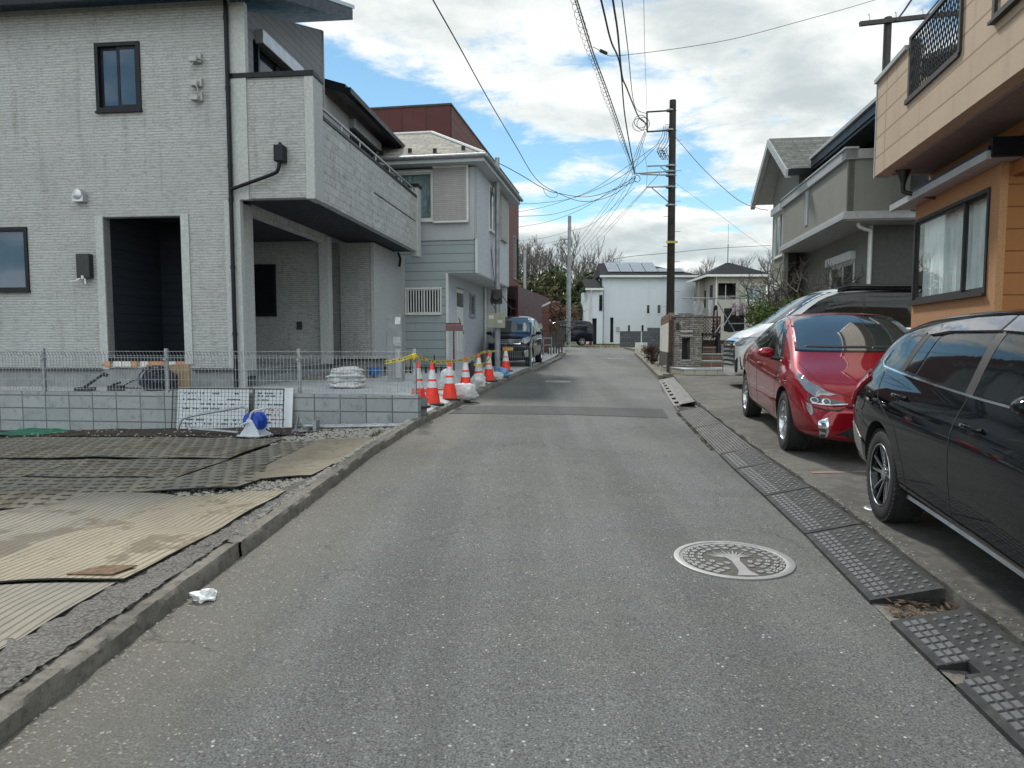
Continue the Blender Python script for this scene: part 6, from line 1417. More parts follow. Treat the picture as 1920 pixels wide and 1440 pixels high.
cable('pale grey cable between the twin pair and the thinnest one', [E_((1166, 0, 15), (1177, 90, 19), 3), (1166, 0, 15), (1177, 90, 19), (1190, 198, 27), (1213, 214, 30)], .013, 'pale_cable')
cable('thinnest pale vertical wire beside the bundle overhead', [E_((1207, 0, 15), (1209, 100, 20), 3), (1207, 0, 15), (1209, 100, 20), (1213, 205, 30)], .006, 'pale_cable')
cable('single wire crossing the sky from the bundle to the upper right', [(1112, 88, 21), (1135, 99, 21.5), (1165, 104, 22), (1350, 78, 23), (1500, 40, 24), (1640, 0, 25), (1760, -40, 26)], .010, 'pale_cable')
b = MB(); p0, p1 = at(1126, 95, 21.3), at(1137, 100, 21.5); b.tube([p0, p1], .05, 8); o = b.build('cable_clamp', 'dark_steel'); tag(o, 'small dark clamp where the crossing wire meets the bundle', 'clamp'); put_origin(o, p0)
cable('service wire from the utility pole down to the grey house', [(1262, 252, 30), (1275, 267, 29), (1320, 318, 27), (1380, 372, 24.5), (1420, 390, 23), (1440, 394, 22)], .012)
cable('faint wire low in the sky right of the utility pole', [(1262, 340, 30), (1345, 400, 34), (1420, 455, 38), (1500, 500, 42)], .006, 'pale_cable')
cable('wire sweeping down from the upper left corner of the sky', [E_((812, 0, 11), (860, 85, 12.5), 2.), (812, 0, 11), (860, 85, 12.5), (915, 185, 16), (965, 270, 20), (1005, 335, 24), (1042, 360, 26), (1095, 378, 28), (1150, 365, 29), (1192, 333, 30)], .011)
cable('service wire from the slim pole on the left to the utility pole', [(933, 305, 21.5), (955, 316, 22.2), (985, 333, 23.3), (1015, 351, 24.5), (1045, 362, 26), (1110, 368, 28), (1192, 340, 30)], .012)
cable('looped slack wire hanging below the splice on the left service wire', [(1018, 352, 24.8), (1024, 365, 25), (1036, 371, 25.2), (1046, 366, 25.4), (1042, 358, 25.6)], .008)
cable('highest wire from the red building to the utility pole', [(972, 382, 40), (1010, 381, 38), (1075, 371, 36), (1140, 345, 33), (1192, 312, 30.5), (1230, 275, 30)], .012)
cable('second wire from the red building to the utility pole', [(972, 397, 40), (1020, 388, 38), (1095, 363, 35), (1150, 330, 32), (1236, 268, 30)], .011)
cable('third wire from the red building to the utility pole', [(972, 406, 40), (1040, 401, 38), (1110, 378, 35), (1160, 352, 32), (1190, 330, 30)], .012)
cable('lowest wire from the red building to the utility pole', [(972, 426, 40), (1030, 415, 38), (1090, 392, 35), (1150, 355, 32), (1192, 332, 30)], .010)
for i, (a_, m_, c_, Yf, lb) in enumerate([((1209, 246), (1160, 350), (1082, 452), 60, 'leftmost strand of the fan of wires below the square bracket'), ((1210, 248), (1168, 346), (1092, 450), 62, 'second strand of the fan of wires below the square bracket'),
        ((1212, 249), (1172, 355), (1102, 450), 64, 'third strand of the fan of wires below the square bracket'), ((1192, 333), (1160, 385), (1112, 448), 62, 'strand running from the lower cross arm to the far trees'),
        ((1213, 353), (1180, 390), (1128, 448), 62, 'strand running from the lowest cross arm to the far trees'), ((1237, 325), (1190, 375), (1122, 446), 64, 'rightmost strand of the far fan of wires')]):
    cable(lb, [(a_[0], a_[1], 30), (m_[0], m_[1], 42), (c_[0], c_[1], Yf), (c_[0] - 20, c_[1] + 22, Yf + 12)], .011 + .002 * (i % 2), 'pale_cable', 6)
cable('small drop wire between the square bracket and the lowest cross arm', [(1203, 268, 30), (1213, 315, 30), (1212, 351, 30)], .008, 'pale_cable')
cable('long level wire far behind the white house', [(1150, 486, 75), (1190, 480, 76), (1257, 474, 78), (1340, 466, 80), (1445, 460, 82)], .03, 'pale_cable')
cable('wire from the red building to the pale pole at the bend', [(972, 451, 41), (1015, 447, 44), (1066, 434, 47), (1110, 420, 44), (1190, 352, 31)], .010, 'pale_cable')
cable('lower wire from the red building to the pale pole at the bend', [(972, 462, 41), (1015, 458, 44), (1064, 447, 47)], .010, 'pale_cable')
cable('left wire rising from the cross arm of the black steel pole', [(1681, 38, 24.8), (1695, 20, 22), (1712, -5, 19), (1760, -70, 14)], .03)
cable('right wire rising from the cross arm of the black steel pole', [(1733, 33, 24.8), (1748, 15, 22), (1764, -5, 19), (1800, -60, 14)], .03)
# ================================================================== CARS (x = forward, y = left)
plain('arch_black', (.008, .008, .009), .9)
class Car:
    def __init__(s, name, label, loc, rz, pitch, paint_, sp, group=None):
        s.sp = sp; s.paint = paint_
        s.t = thing(name, label, 'car' if 'van' not in name else 'van', loc, rz, group); s.t.rotation_euler = (0, pitch, rz)
        xs = sp['xs']; I = lambda k, x: interp(sp[k], x)
        vs = []; n = 18
        def ring(x, k=1., zc=None):
            T, B, Lz, p = I('T', x), I('B', x), I('L', x), I('plan', x)
            rw, bw, W = I('rw', x), I('bw', x), sp['W'] * p; B = min(B, T - .012); e = min(sp.get('edge', .045), (T - B) * .5)
            S = B - sp.get('sh', .10); M_ = (S + Lz) * .5 + .03
            tum = sp.get('bulge', .03) * min(1, (T - B) / .3)
            h = [(0, T), (rw * .62, T - sp.get('crown', .012)), (rw, T - e), ((rw + bw) / 2 + tum, (T - e + B) / 2), (bw, B), (W, S), (W * .992, M_), (W * .965, Lz + .16), (W * .93, Lz + .02), (0, Lz)]
            if zc is not None: h = [(y * k, zc + (z - zc) * k) for y, z in h]
            return [(x, y, z) for y, z in h] + [(x, -y, z) for y, z in h[1:-1]][::-1]
        rings = [ring(x) for x in xs]
        for r in rings: vs += r
        fs = [(i * n + k, i * n + (k + 1) % n, (i + 1) * n + (k + 1) % n, (i + 1) * n + k) for i in range(len(rings) - 1) for k in range(n)]
        def cap(o, flip):
            out = [(0, 1, 17)] + [(i, i + 1, n - i - 1, n - i) for i in range(1, 8)] + [(8, 9, 10)]
            out = [tuple(o + j for j in f) for f in out]
            return [f[::-1] for f in out] if flip else out
        fs += cap(0, False) + cap((len(rings) - 1) * n, True)
        me = bpy.data.meshes.new('t'); me.from_pydata(vs, [], fs); me.update()
        bm = bmesh.new(); bm.from_mesh(me); bmesh.ops.recalc_face_normals(bm, faces=bm.faces); bm.to_mesh(me); bm.free()
        ob = bpy.data.objects.new('t', me); COL.objects.link(ob); md = ob.modifiers.new('s', 'SUBSURF'); md.levels = 2; md.render_levels = 2
        dg = bpy.context.evaluated_depsgraph_get(); dg.update()
        m1 = bpy.data.meshes.new_from_object(ob.evaluated_get(dg)); bpy.data.objects.remove(ob)
        m1.materials.clear(); m1.materials.append(MATS[paint_]); m1.materials.append(MATS['arch_black'])
        bm = bmesh.new(); bm.from_mesh(m1); bmesh.ops.triangulate(bm, faces=bm.faces); s.bvh = BVHTree.FromBMesh(bm); bm.free()
        body = bpy.data.objects.new('body', m1); COL.objects.link(body); cut = []
        for wx in sp['wheels']:
            for sg in (1, -1):
                b = MB(); r = sp['wr'] + .055; b.lathe([(.001, -.0), (r, -.0), (r, .6), (.001, .6)], c=(wx, sp['W'] - .30 if sg > 0 else -sp['W'] + .30 - .6, sp['wr']), seg=48, axis='y')
                c = b.build('cut', 'arch_black'); bm = bmesh.new(); bm.from_mesh(c.data); bmesh.ops.remove_doubles(bm, verts=bm.verts, dist=.003); bmesh.ops.recalc_face_normals(bm, faces=bm.faces); bm.to_mesh(c.data); bm.free()
                md = body.modifiers.new('b', 'BOOLEAN'); md.operation = 'DIFFERENCE'; md.object = c; md.solver = 'EXACT'; md.material_mode = 'TRANSFER'; cut.append(c)
        dg = bpy.context.evaluated_depsgraph_get(); dg.update(); m2 = bpy.data.meshes.new_from_object(body.evaluated_get(dg))
        body.modifiers.clear(); body.data = m2; body.parent = s.t
        m2.polygons.foreach_set('use_smooth', [True] * len(m2.polygons)); m2.set_sharp_from_angle(angle=R(38))
        for c in cut: bpy.data.objects.remove(c)
        s.body = body
    def ray(s, p2, ax, sg):
        if ax == 'y': o, d = Vector((p2[0], 3 * sg, p2[1])), Vector((0, -sg, 0))
        elif ax == 'x': o, d = Vector((4 * sg, p2[0], p2[1])), Vector((-sg, 0, 0))
        else: o, d = Vector((p2[0], p2[1], 4)), Vector((0, 0, -1))
        for jt in ((0, 0), (.0013, .0017), (-.0019, .0011), (.004, -.003), (-.005, -.006)):
            j3 = Vector((jt[0], 0, jt[1])) if ax == 'y' else Vector((0, jt[0], jt[1])) if ax == 'x' else Vector((jt[0], jt[1], 0))
            h = s.bvh.ray_cast(o + j3, d)
            if h[0] is not None: break
        if h[0] is None:
            q = o + d * (3 if ax == 'y' else 4 - s.sp['xs'][-1] * .95 if ax == 'x' else 3); h = s.bvh.find_nearest(q)
        return h[0], h[1]
    def patch(s, name, poly, mat, ax='y', sg=1, eps=.004, parent=None, maxe=.09, rnd=0, th=.0, label=None, both=False, smooth=True):
        if both:
            s.patch(name, poly, mat, ax, -sg, eps, parent, maxe, rnd, th, label); 
        if ax == 'x' and False: pass
        poly = smooth_poly(poly, rnd) if rnd else poly
        vs, fs, bd = fill_poly(poly, maxe); P = []; N = []
        for v in vs:
            h, n = s.ray((v.x, v.y), ax, sg); P.append(h); N.append(n)
        b = MB(); m = len(P)
        flip = (ax == 'y' and sg > 0) or (ax == 'x' and sg < 0)
        if flip: fs = [f[::-1] for f in fs]; bd = [(j, i) for i, j in bd]
        top = [p + n * eps for p, n in zip(P, N)]; low = [p - n * .004 for p, n in zip(P, N)]
        b.add(top + low, fs + [(j, i, i + m, j + m) for i, j in bd])
        o = b.build(name, mat, parent or s.t, label, smooth=smooth, ang=50); return o
    def strip(s, name, line, w, mat, ax='y', sg=1, eps=.004, parent=None, both=False):
        if both: s.strip(name, line, w, mat, ax, -sg, eps, parent)
        L = [Vector(p) for p in line]; up = []; dn = []
        for i, p in enumerate(L):
            d = (L[min(i + 1, len(L) - 1)] - L[max(i - 1, 0)]).normalized(); n = Vector((-d.y, d.x)) * w / 2; up.append(tuple(p + n)); dn.append(tuple(p - n))
        return s.patch(name, up + dn[::-1], mat, ax, sg, eps, parent, maxe=.07)
    def wheel(s, x, sg, style, r=None, label=None):
        r = r or s.sp['wr']; k = r / .325; y = sg * (s.sp['W'] - .135)
        w = bpy.data.objects.new('wheel', None); COL.objects.link(w); w.parent = s.t; w.location = (x, y, r); w.rotation_euler = (0, 0, 0 if sg > 0 else math.pi)
        b = MB(); rr = s.sp.get('rim', .215) * k
        b.lathe([(rr, -.10), (.29 * k, -.106), (.312 * k, -.092), (.322 * k, -.07), (.325 * k, -.03), (.325 * k, .03), (.322 * k, .07), (.312 * k, .092), (.29 * k, .106), (rr + .02, .106), (rr, .098)], seg=56, axis='y')
        for i in range(56):      # shoulder tread blocks
            a = i * 2 * math.pi / 56; M3 = Matrix.Rotation(-a, 3, 'Y')
            for yy in (-.085, .085): b.obox(M3 @ Vector((.318 * k, yy, 0)), (.014, .03, .02), M3)
        b.build('tyre', 'tyre', w, smooth=True)
        face = 'wheel_silver' if style != 'black' else 'black_gloss'
        b = MB(); b.lathe([(rr, .098), (rr - .006, .102), (rr - .014, .100), (rr - .02, .085), (rr - .03, .01), (rr - .035, -.08)], seg=56, axis='y'); b.build('rim', face, w, smooth=True)
        b = MB(); b.lathe([(rr - .032, -.02), (.001, -.02)], seg=32, axis='y'); b.lathe([(.12 * k, .01), (.12 * k, .02), (.02, .02)], seg=32, axis='y'); b.build('brake_disc', 'dark_steel', w)
        b = MB(); rs = rr - .010
        def spoke(a, r0, r1, w0, w1, y0, y1, off0=0., off1=0., th=.022):
            M3 = Matrix.Rotation(-a, 3, 'Y')
            q = [(r0, y0, off0 - w0), (r0, y0, off0 + w0), (r1, y1, off1 + w1), (r1, y1, off1 - w1)]
            vs = [M3 @ Vector(p) for p in q] + [M3 @ (Vector(p) - Vector((0, th, 0))) for p in q]
            b.add(vs, [(0, 3, 2, 1), (4, 5, 6, 7), (0, 1, 5, 4), (1, 2, 6, 5), (2, 3, 7, 6), (3, 0, 4, 7)])
        if style == 'black':
            for i in range(5):
                a = i * 2 * math.pi / 5 + .3
                for o_ in (-1, 1): spoke(a, .035, rs * .62, .006, .005, .066, .084, .012 * o_, .034 * o_); spoke(a, rs * .6, rs, .005, .006, .083, .094, .034 * o_, .052 * o_); 
            face2 = 'wheel_silver'
        elif style == 'five':
            for i in range(5):
                a = i * 2 * math.pi / 5 + .2
                for o_ in (-1, 1): spoke(a, .03, rs, .011, .019, .070, .088, .008 * o_, .042 * o_)
            face2 = 'wheel_silver'
        else:
            for i in range(9): spoke(i * 2 * math.pi / 9, .03, rs, .012, .012, .075, .088)
            face2 = 'wheel_silver'
        b.lathe([(.045, .055), (.045, .078), (.034, .084), (.001, .086)], seg=20, axis='y')
        b.build('spokes', face2, w, smooth=True, ang=30)
        if style == 'black':
            b = MB()
            for i in range(5):
                a = i * 2 * math.pi / 5 + .3
                for o_ in (-1, 1): spoke(a, .035, rs, .013, .014, .060, .082, .012 * o_, .048 * o_, .03)
            b.build('spoke_backs', 'black_gloss', w)
            b = MB(); b.lathe([(rr - .003, .1005), (rr - .0045, .104), (rr - .0105, .1045), (rr - .012, .101)], seg=56, axis='y'); b.build('rim_lip', 'wheel_silver', w, smooth=True)
        return w
    def wheels(s, style):
        for x in s.sp['wheels']:
            for sg in (1, -1): s.wheel(x, sg, style)
    def handle(s, x, z, sg=1, mat=None, w=.19):
        h, n = s.ray((x, z), 'y', sg); b = MB(); b.tube(curve_pts([h + Vector((-w / 2, 0, 0)), h + Vector((-w / 2 + .02, sg * .03, .004)), h + Vector((0, sg * .042, .006)), h + Vector((w / 2 - .02, sg * .03, .002)), h + Vector((w / 2, 0, -.002))], 4), .012, 8)
        o = b.build('door_handle', mat or s.paint, s.t, smooth=True)
        s.patch('cup', [(x + .055 * math.cos(q), z - .012 + .028 * math.sin(q)) for q in [i * math.pi / 6 for i in range(12)]], 'black_gloss', 'y', sg, .0012, o); return o
    def mirror(s, x, z, sg, mat=None):
        h, n = s.ray((x, z), 'y', sg); b = MB(); bm = bmesh.new(); bmesh.ops.create_icosphere(bm, subdivisions=3, radius=1)
        c = h + Vector((-.02, sg * .15, .07))
        for v in bm.verts: p = v.co; v.co = Vector((c.x + max(-.55, p.x) * .08 * (1 + .3 * p.y * sg), c.y + p.y * .10, c.z + p.z * .062 * (1 - .15 * p.y * sg)))
        b.add([v.co for v in bm.verts], [tuple(v.index for v in f.verts) for f in bm.faces]); bm.free()
        o = b.build('wing_mirror', mat or s.paint, s.t, smooth=True)
        b = MB(); b.tube([h, c + Vector((0, -sg * .06, -.05))], .028, 8); b.build('mirror_arm', 'black_plastic', o); return o

# ---- red hatchback facing the camera
spec = dict(W=.875, wr=.325, rim=.218, wheels=(1.42, -1.43), xs=[-2.28, -2.25, -2.15, -1.9, -1.6, -1.25, -.9, -.5, -.1, .25, .6, .95, 1.25, 1.5, 1.75, 1.98, 2.14, 2.25, 2.31],
    T=[(-2.28, .98), (-2.15, 1.14), (-1.6, 1.28), (-.9, 1.425), (-.3, 1.51), (.1, 1.53), (.45, 1.49), (.95, 1.27), (1.38, 1.03), (1.7, .93), (2.0, .80), (2.2, .655), (2.31, .53)],
    B=[(-2.28, .92), (-1.9, 1.06), (-1.4, 1.08), (-.9, 1.03), (0, .95), (.8, .91), (1.4, .92), (1.75, .86), (2.05, .70), (2.31, .48)],
    L=[(-2.28, .36), (-2.0, .24), (-1.4, .19), (1.4, .18), (2.0, .18), (2.31, .22)],
    rw=[(-2.28, .48), (-1.6, .54), (-.9, .60), (0, .635), (.5, .64), (1.0, .66), (1.4, .70), (1.8, .68), (2.1, .60), (2.31, .5)],
    bw=[(-2.28, .60), (-1.9, .72), (-1.3, .775), (0, .79), (1.0, .79), (1.5, .785), (1.9, .76), (2.15, .66), (2.31, .54)],
    plan=[(-2.28, .78), (-2.15, .88), (-1.9, .96), (-1.4, .995), (0, .99), (1.3, 1.), (1.8, .965), (2.1, .87), (2.25, .77), (2.31, .68)], sh=.13)
d_ = Vector((-.18, -1)).normalized()
A = Car('red_car', 'glossy red hatchback parked beside the road, facing the camera', (4.05, 9.0, gz(9.0) + .105), math.atan2(d_.y, d_.x), .027, 'paint_red', spec)
sd_ = -1
gl = [(.98, .95), (.80, 1.12), (.50, 1.37), (.28, 1.445), (-.1, 1.47), (-.5, 1.44), (-.95, 1.355), (-1.35, 1.235), (-1.62, 1.15), (-1.3, 1.10), (-.6, 1.03), (.2, .965)]
for sg in (1, -1):
    A.patch('window_surround', gl, 'black_gloss', 'y', sg, .002, rnd=1)
    A.patch('window', [(.42, .985), (.40, 1.30), (.26, 1.405), (-.08, 1.43), (-.30, 1.42), (-.30, 1.035)], 'car_glass', 'y', sg, .005)
    A.patch('window', [(-.37, 1.045), (-.37, 1.41), (-.7, 1.36), (-1.02, 1.285), (-1.12, 1.10), (-.7, 1.07)], 'car_glass', 'y', sg, .005)
    A.patch('window', [(-1.17, 1.115), (-1.09, 1.27), (-1.38, 1.19), (-1.52, 1.145)], 'car_glass', 'y', sg, .005)
    A.patch('window', [(.86, .97), (.72, 1.11), (.49, 1.29), (.48, .985)], 'car_glass', 'y', sg, .005)
    A.strip('window_trim', [(.9, .955), (.2, .965), (-.6, 1.03), (-1.3, 1.10), (-1.6, 1.14)], .014, 'chrome', 'y', sg, .008)
    A.strip('door_seam', [(.98, .92), (1.0, .7), (.96, .45), (.88, .30)], .009, 'arch_black', 'y', sg, .0015)
    A.strip('door_seam', [(-.33, 1.02), (-.33, .7), (-.30, .30)], .009, 'arch_black', 'y', sg, .0015)
    A.strip('door_seam', [(-1.12, 1.08), (-1.14, .86), (-1.02, .72), (-.95, .5), (-.85, .30)], .009, 'arch_black', 'y', sg, .0015)
    A.strip('sill_trim', [(.95, .235), (-.95, .25)], .018, 'chrome', 'y', sg, .006)
    A.handle(-.12, .87, sg); A.handle(-.93, .95, sg); A.mirror(.78, .97, sg)
    A.patch('indicator_lamp', [(1.03, .80), (1.1, .81), (1.11, .785), (1.04, .775)], 'lamp_clear', 'y', sg, .006)
    # headlight wraps round the corner: wedge seen from front and side
    hl = A.patch('headlight', [(sg * .38, .60), (sg * .55, .64), (sg * .70, .655), (sg * .735, .63), (sg * .72, .60), (sg * .60, .575), (sg * .46, .578)], 'lamp_dark', 'x', 1, .008, maxe=.05)
    A.patch('headlight_tail', [(1.60, .895), (1.80, .84), (2.0, .75), (2.13, .675), (2.10, .65), (1.96, .715), (1.78, .81)], 'lamp_clear', 'y', sg, .008, hl, maxe=.05)
    for (ly, lz, lr) in ((.585, .608, .030), (.675, .62, .026)):
        ring = A.patch('lamp_projector', [(sg * ly + lr * 1.25 * math.cos(q), lz + lr * math.sin(q)) for q in [i * math.pi / 8 for i in range(16)]], 'lamp_bright', 'x', 1, .014, hl, maxe=.05)
        A.patch('projector_lens', [(sg * ly + lr * .8 * math.cos(q), lz + lr * .66 * math.sin(q)) for q in [i * math.pi / 8 for i in range(16)]], 'lamp_inner', 'x', 1, .019, hl, maxe=.05)
    A.strip('running_light', [(sg * .40, .592), (sg * .55, .582), (sg * .70, .592)], .010, 'lamp_bright', 'x', 1, .013, hl)
    A.patch('headlight_lower', [(sg * .70, .57), (sg * .74, .595), (sg * .74, .53), (sg * .71, .47), (sg * .695, .50)], 'lamp_clear', 'x', 1, .008, maxe=.05)
    A.patch('lamp_surround', [(sg * .42, .565), (sg * .50, .545), (sg * .60, .545), (sg * .70, .565), (sg * .69, .55), (sg * .6, .53), (sg * .48, .53)], 'black_gloss', 'x', 1, .006, maxe=.05)
    fg = A.patch('fog_lamp', [(sg * .585, .47), (sg * .66, .43), (sg * .665, .385), (sg * .625, .25), (sg * .59, .24), (sg * .575, .33)], 'chrome', 'x', 1, .008, maxe=.05)
    for i in range(3): A.patch('fog_lamp_lens', [(sg * (.592 + .003 * i), .27 + .055 * i), (sg * (.625 + .006 * i), .275 + .055 * i), (sg * (.632 + .006 * i), .31 + .055 * i), (sg * (.596 + .003 * i), .305 + .055 * i)], 'lamp_inner', 'x', 1, .014, fg, maxe=.05)
    A.patch('tail_lamp', [(-1.9, 1.0), (-2.2, .96), (-2.22, .7), (-2.15, .72), (-2.05, .9)], 'red_reflector', 'y', sg, .006)
A.patch('windscreen_surround', [(-.69, 1.07), (-.62, 1.35), (-.565, 1.462), (0, 1.488), (.565, 1.462), (.62, 1.35), (.69, 1.07), (.3, 1.065), (-.3, 1.065)], 'black_gloss', 'x', 1, .002)
A.patch('windscreen', [(-.665, 1.09), (-.60, 1.35), (-.55, 1.445), (0, 1.47), (.55, 1.445), (.60, 1.35), (.665, 1.09), (.3, 1.08), (-.3, 1.08)], 'windscreen', 'x', 1, .006)
A.strip('wiper', [(-.58, 1.125), (-.2, 1.115), (.06, 1.115)], .016, 'black_plastic', 'x', 1, .014); A.strip('wiper', [(.1, 1.115), (.4, 1.115), (.60, 1.12)], .016, 'black_plastic', 'x', 1, .014)
A.patch('lower_grille', [(-.52, .30), (-.40, .37), (.40, .37), (.52, .30), (.47, .235), (-.47, .235)], 'black_plastic', 'x', 1, .004)
A.patch('number_plate', [(-.165, .43), (.165, .43), (.165, .53), (-.165, .53)], 'packing_white', 'x', 1, .012)
A.patch('upper_grille', [(-.42, .575), (0, .60), (.42, .575), (.40, .56), (0, .575), (-.40, .56)], 'black_gloss', 'x', 1, .006)
A.strip('bonnet_seam', [(1.45, .70), (1.8, .665), (2.05, .56), (2.16, .36), (2.2, 0), (2.16, -.36), (2.05, -.56), (1.8, -.665), (1.45, -.70)], .008, 'arch_black', 'z', 1, .001)
A.wheels('five')

# ---- black hatchback, nearest, seen from its right rear quarter
spec = dict(W=.885, wr=.325, rim=.222, wheels=(1.335, -1.335), xs=[-2.24, -2.21, -2.15, -2.0, -1.8, -1.5, -1.2, -.8, -.4, 0, .35, .7, 1.0, 1.3, 1.7, 2.0, 2.15, 2.23],
    T=[(-2.24, 1.0), (-2.19, 1.12), (-2.10, 1.27), (-1.96, 1.385), (-1.65, 1.44), (-1.0, 1.475), (-.2, 1.49), (.35, 1.45), (.8, 1.27), (1.2, 1.06), (1.7, .96), (2.05, .82), (2.23, .62)],
    B=[(-2.24, .93), (-1.9, 1.03), (-1.3, 1.0), (-.4, .965), (.6, .93), (1.2, .92), (1.8, .84), (2.23, .55)],
    L=[(-2.24, .34), (-2.05, .25), (-1.4, .2), (1.4, .2), (2.0, .2), (2.23, .26)],
    rw=[(-2.24, .54), (-1.9, .56), (-1.2, .575), (0, .585), (.6, .60), (1.2, .66), (1.8, .68), (2.23, .5)],
    bw=[(-2.24, .72), (-2.0, .75), (-1.5, .775), (0, .785), (1.0, .79), (1.6, .77), (2.0, .71), (2.23, .56)],
    plan=[(-2.24, .89), (-2.18, .945), (-2.0, .985), (-1.6, 1.), (-1.2, 1.), (0, .985), (1.3, 1.), (1.8, .96), (2.1, .86), (2.23, .7)], sh=.12, shw=.972)
d_ = Vector((-.2, -1)).normalized()
Bk = Car('black_car', 'black hatchback at the right edge, nearest the camera, facing it', (3.16, 3.47, gz(3.47) + .102), math.atan2(d_.y, d_.x), .027, 'paint_black', spec)
for sg in (1, -1):
    Bk.patch('window_surround', [(1.15, .975), (.95, 1.13), (.62, 1.33), (.35, 1.39), (-.1, 1.42), (-.6, 1.42), (-1.1, 1.39), (-1.5, 1.33), (-1.80, 1.21), (-1.95, 1.10), (-1.6, 1.06), (-1.0, 1.03), (0, .995)], 'black_gloss', 'y', sg, .002, rnd=1)
    Bk.patch('window', [(.78, .995), (.70, 1.13), (.45, 1.30), (.2, 1.335), (-.12, 1.35), (-.12, 1.01)], 'car_glass', 'y', sg, .005)
    Bk.patch('window', [(-.20, 1.015), (-.20, 1.35), (-.55, 1.35), (-.88, 1.335), (-.98, 1.05), (-.6, 1.035)], 'car_glass', 'y', sg, .005)
    Bk.patch('window', [(-1.02, 1.055), (-.93, 1.325), (-1.12, 1.305), (-1.20, 1.065)], 'car_glass', 'y', sg, .005)
    Bk.patch('window', [(-1.30, 1.075), (-1.22, 1.325), (-1.45, 1.295), (-1.64, 1.21), (-1.68, 1.09)], 'car_glass', 'y', sg, .005)
    Bk.patch('window', [(-1.72, 1.095), (-1.69, 1.19), (-1.82, 1.14), (-1.90, 1.10)], 'car_glass', 'y', sg, .0045)
    Bk.patch('pillar_cover', [(-.11, 1.0), (-.11, 1.40), (-.205, 1.40), (-.205, 1.0)], 'dark_steel', 'y', sg, .0065)
    Bk.patch('pillar_cover', [(-1.21, 1.06), (-1.12, 1.31), (-1.21, 1.30), (-1.30, 1.07)], 'dark_steel', 'y', sg, .0065)
    # smoked rain visors standing proud of the glass
    Bk.patch('rain_visor', [(.66, 1.21), (.42, 1.365), (.2, 1.39), (-.14, 1.405), (-.14, 1.335), (.2, 1.325), (.42, 1.30)], 'visor', 'y', sg, .022)
    Bk.patch('rain_visor', [(-.17, 1.405), (-.6, 1.40), (-1.0, 1.365), (-1.22, 1.325), (-1.10, 1.30), (-.8, 1.325), (-.17, 1.335)], 'visor', 'y', sg, .022)
    Bk.strip('window_trim', [(.85, .98), (0, .995), (-.6, 1.015), (-1.2, 1.042), (-1.66, 1.068), (-1.74, 1.10), (-1.70, 1.15)], .011, 'chrome', 'y', sg, .010)
    Bk.strip('door_seam', [(-.16, .99), (-.16, .6), (-.13, .28)], .010, 'arch_black', 'y', sg, .0015)
    Bk.strip('door_seam', [(.98, .93), (1.0, .7), (.92, .28)], .010, 'arch_black', 'y', sg, .0015)
    Bk.strip('door_seam', [(-1.60, 1.03), (-1.42, .86), (-1.0, .70), (-.86, .5), (-.80, .28)], .010, 'arch_black', 'y', sg, .0015)
    Bk.strip('sill_skirt', [(.93, .235), (-.93, .235)], .075, 'black_gloss', 'y', sg, .018)
    Bk.strip('sill_trim', [(.93, .275), (-.93, .275)], .012, 'chrome', 'y', sg, .020)
    Bk.handle(.06, .86, sg); Bk.handle(-1.02, .91, sg); Bk.mirror(.86, .98, sg)
    Bk.patch('tail_lamp', [(-1.80, .965), (-1.96, 1.01), (-2.12, 1.01), (-2.20, .93), (-2.19, .76), (-2.08, .74), (-1.99, .84)], 'red_reflector', 'y', sg, .022, maxe=.05)
    Bk.patch('tail_lamp', [(sg * .62, .99), (sg * .46, .97), (sg * .46, .84), (sg * .62, .82), (sg * .80, .84), (sg * .80, .98)], 'red_reflector', 'x', -1, .012, maxe=.05)
    Bk.strip('bumper_seam', [(-2.0, .83), (-1.78, .76), (-1.70, .66)], .008, 'arch_black', 'y', sg, .0015)
    Bk.patch('headlight', [(sg * .5, .72), (sg * .62, .78), (sg * .8, .84), (sg * .8, .72), (sg * .6, .66)], 'lamp_clear', 'x', 1, .006)
fc = Bk.patch('fuel_flap', [(-1.78 + .085 * math.cos(q), .82 + .085 * math.sin(q)) for q in [i * math.pi / 12 for i in range(24)]], 'arch_black', 'y', -1, .001, maxe=.05)
Bk.patch('fuel_flap_lid', [(-1.78 + .079 * math.cos(q), .82 + .079 * math.sin(q)) for q in [i * math.pi / 12 for i in range(24)]], 'paint_black', 'y', -1, .003, fc, maxe=.05)
Bk.patch('rear_screen', [(-.5, 1.06), (.5, 1.06), (.44, 1.28), (-.44, 1.28)], 'car_glass', 'x', -1, .005)
Bk.patch('windscreen', [(-.66, 1.06), (.66, 1.06), (.5, 1.40), (-.5, 1.40)], 'windscreen', 'x', 1, .006)
Bk.patch('rear_bumper_lower', [(-.7, .30), (.7, .30), (.72, .48), (-.72, .48)], 'black_plastic', 'x', -1, .006)
# low grey lower bumper corner seen beside the rear wheel
Bk.patch('bumper_corner', [(-1.74, .30), (-1.80, .52), (-2.0, .60), (-2.2, .60), (-2.2, .33), (-1.95, .27)], 'grey_body_panel', 'y', -1, .004)
h, n = Bk.ray((-.95, 0), 'z', 1); b = MB(); b.prism([(-1.12, -.015, 1.44), (-.96, -.015, 1.45), (-1.10, -.015, 1.52)], (0, .03, 0)); b.build('antenna_fin', 'paint_black', Bk.t)
# roof rail trim toward the camera
b = MB(); b.tube([(.3, .55, 1.46), (-1.0, .54, 1.46)], .001, 4, False)
Bk.wheels('black')

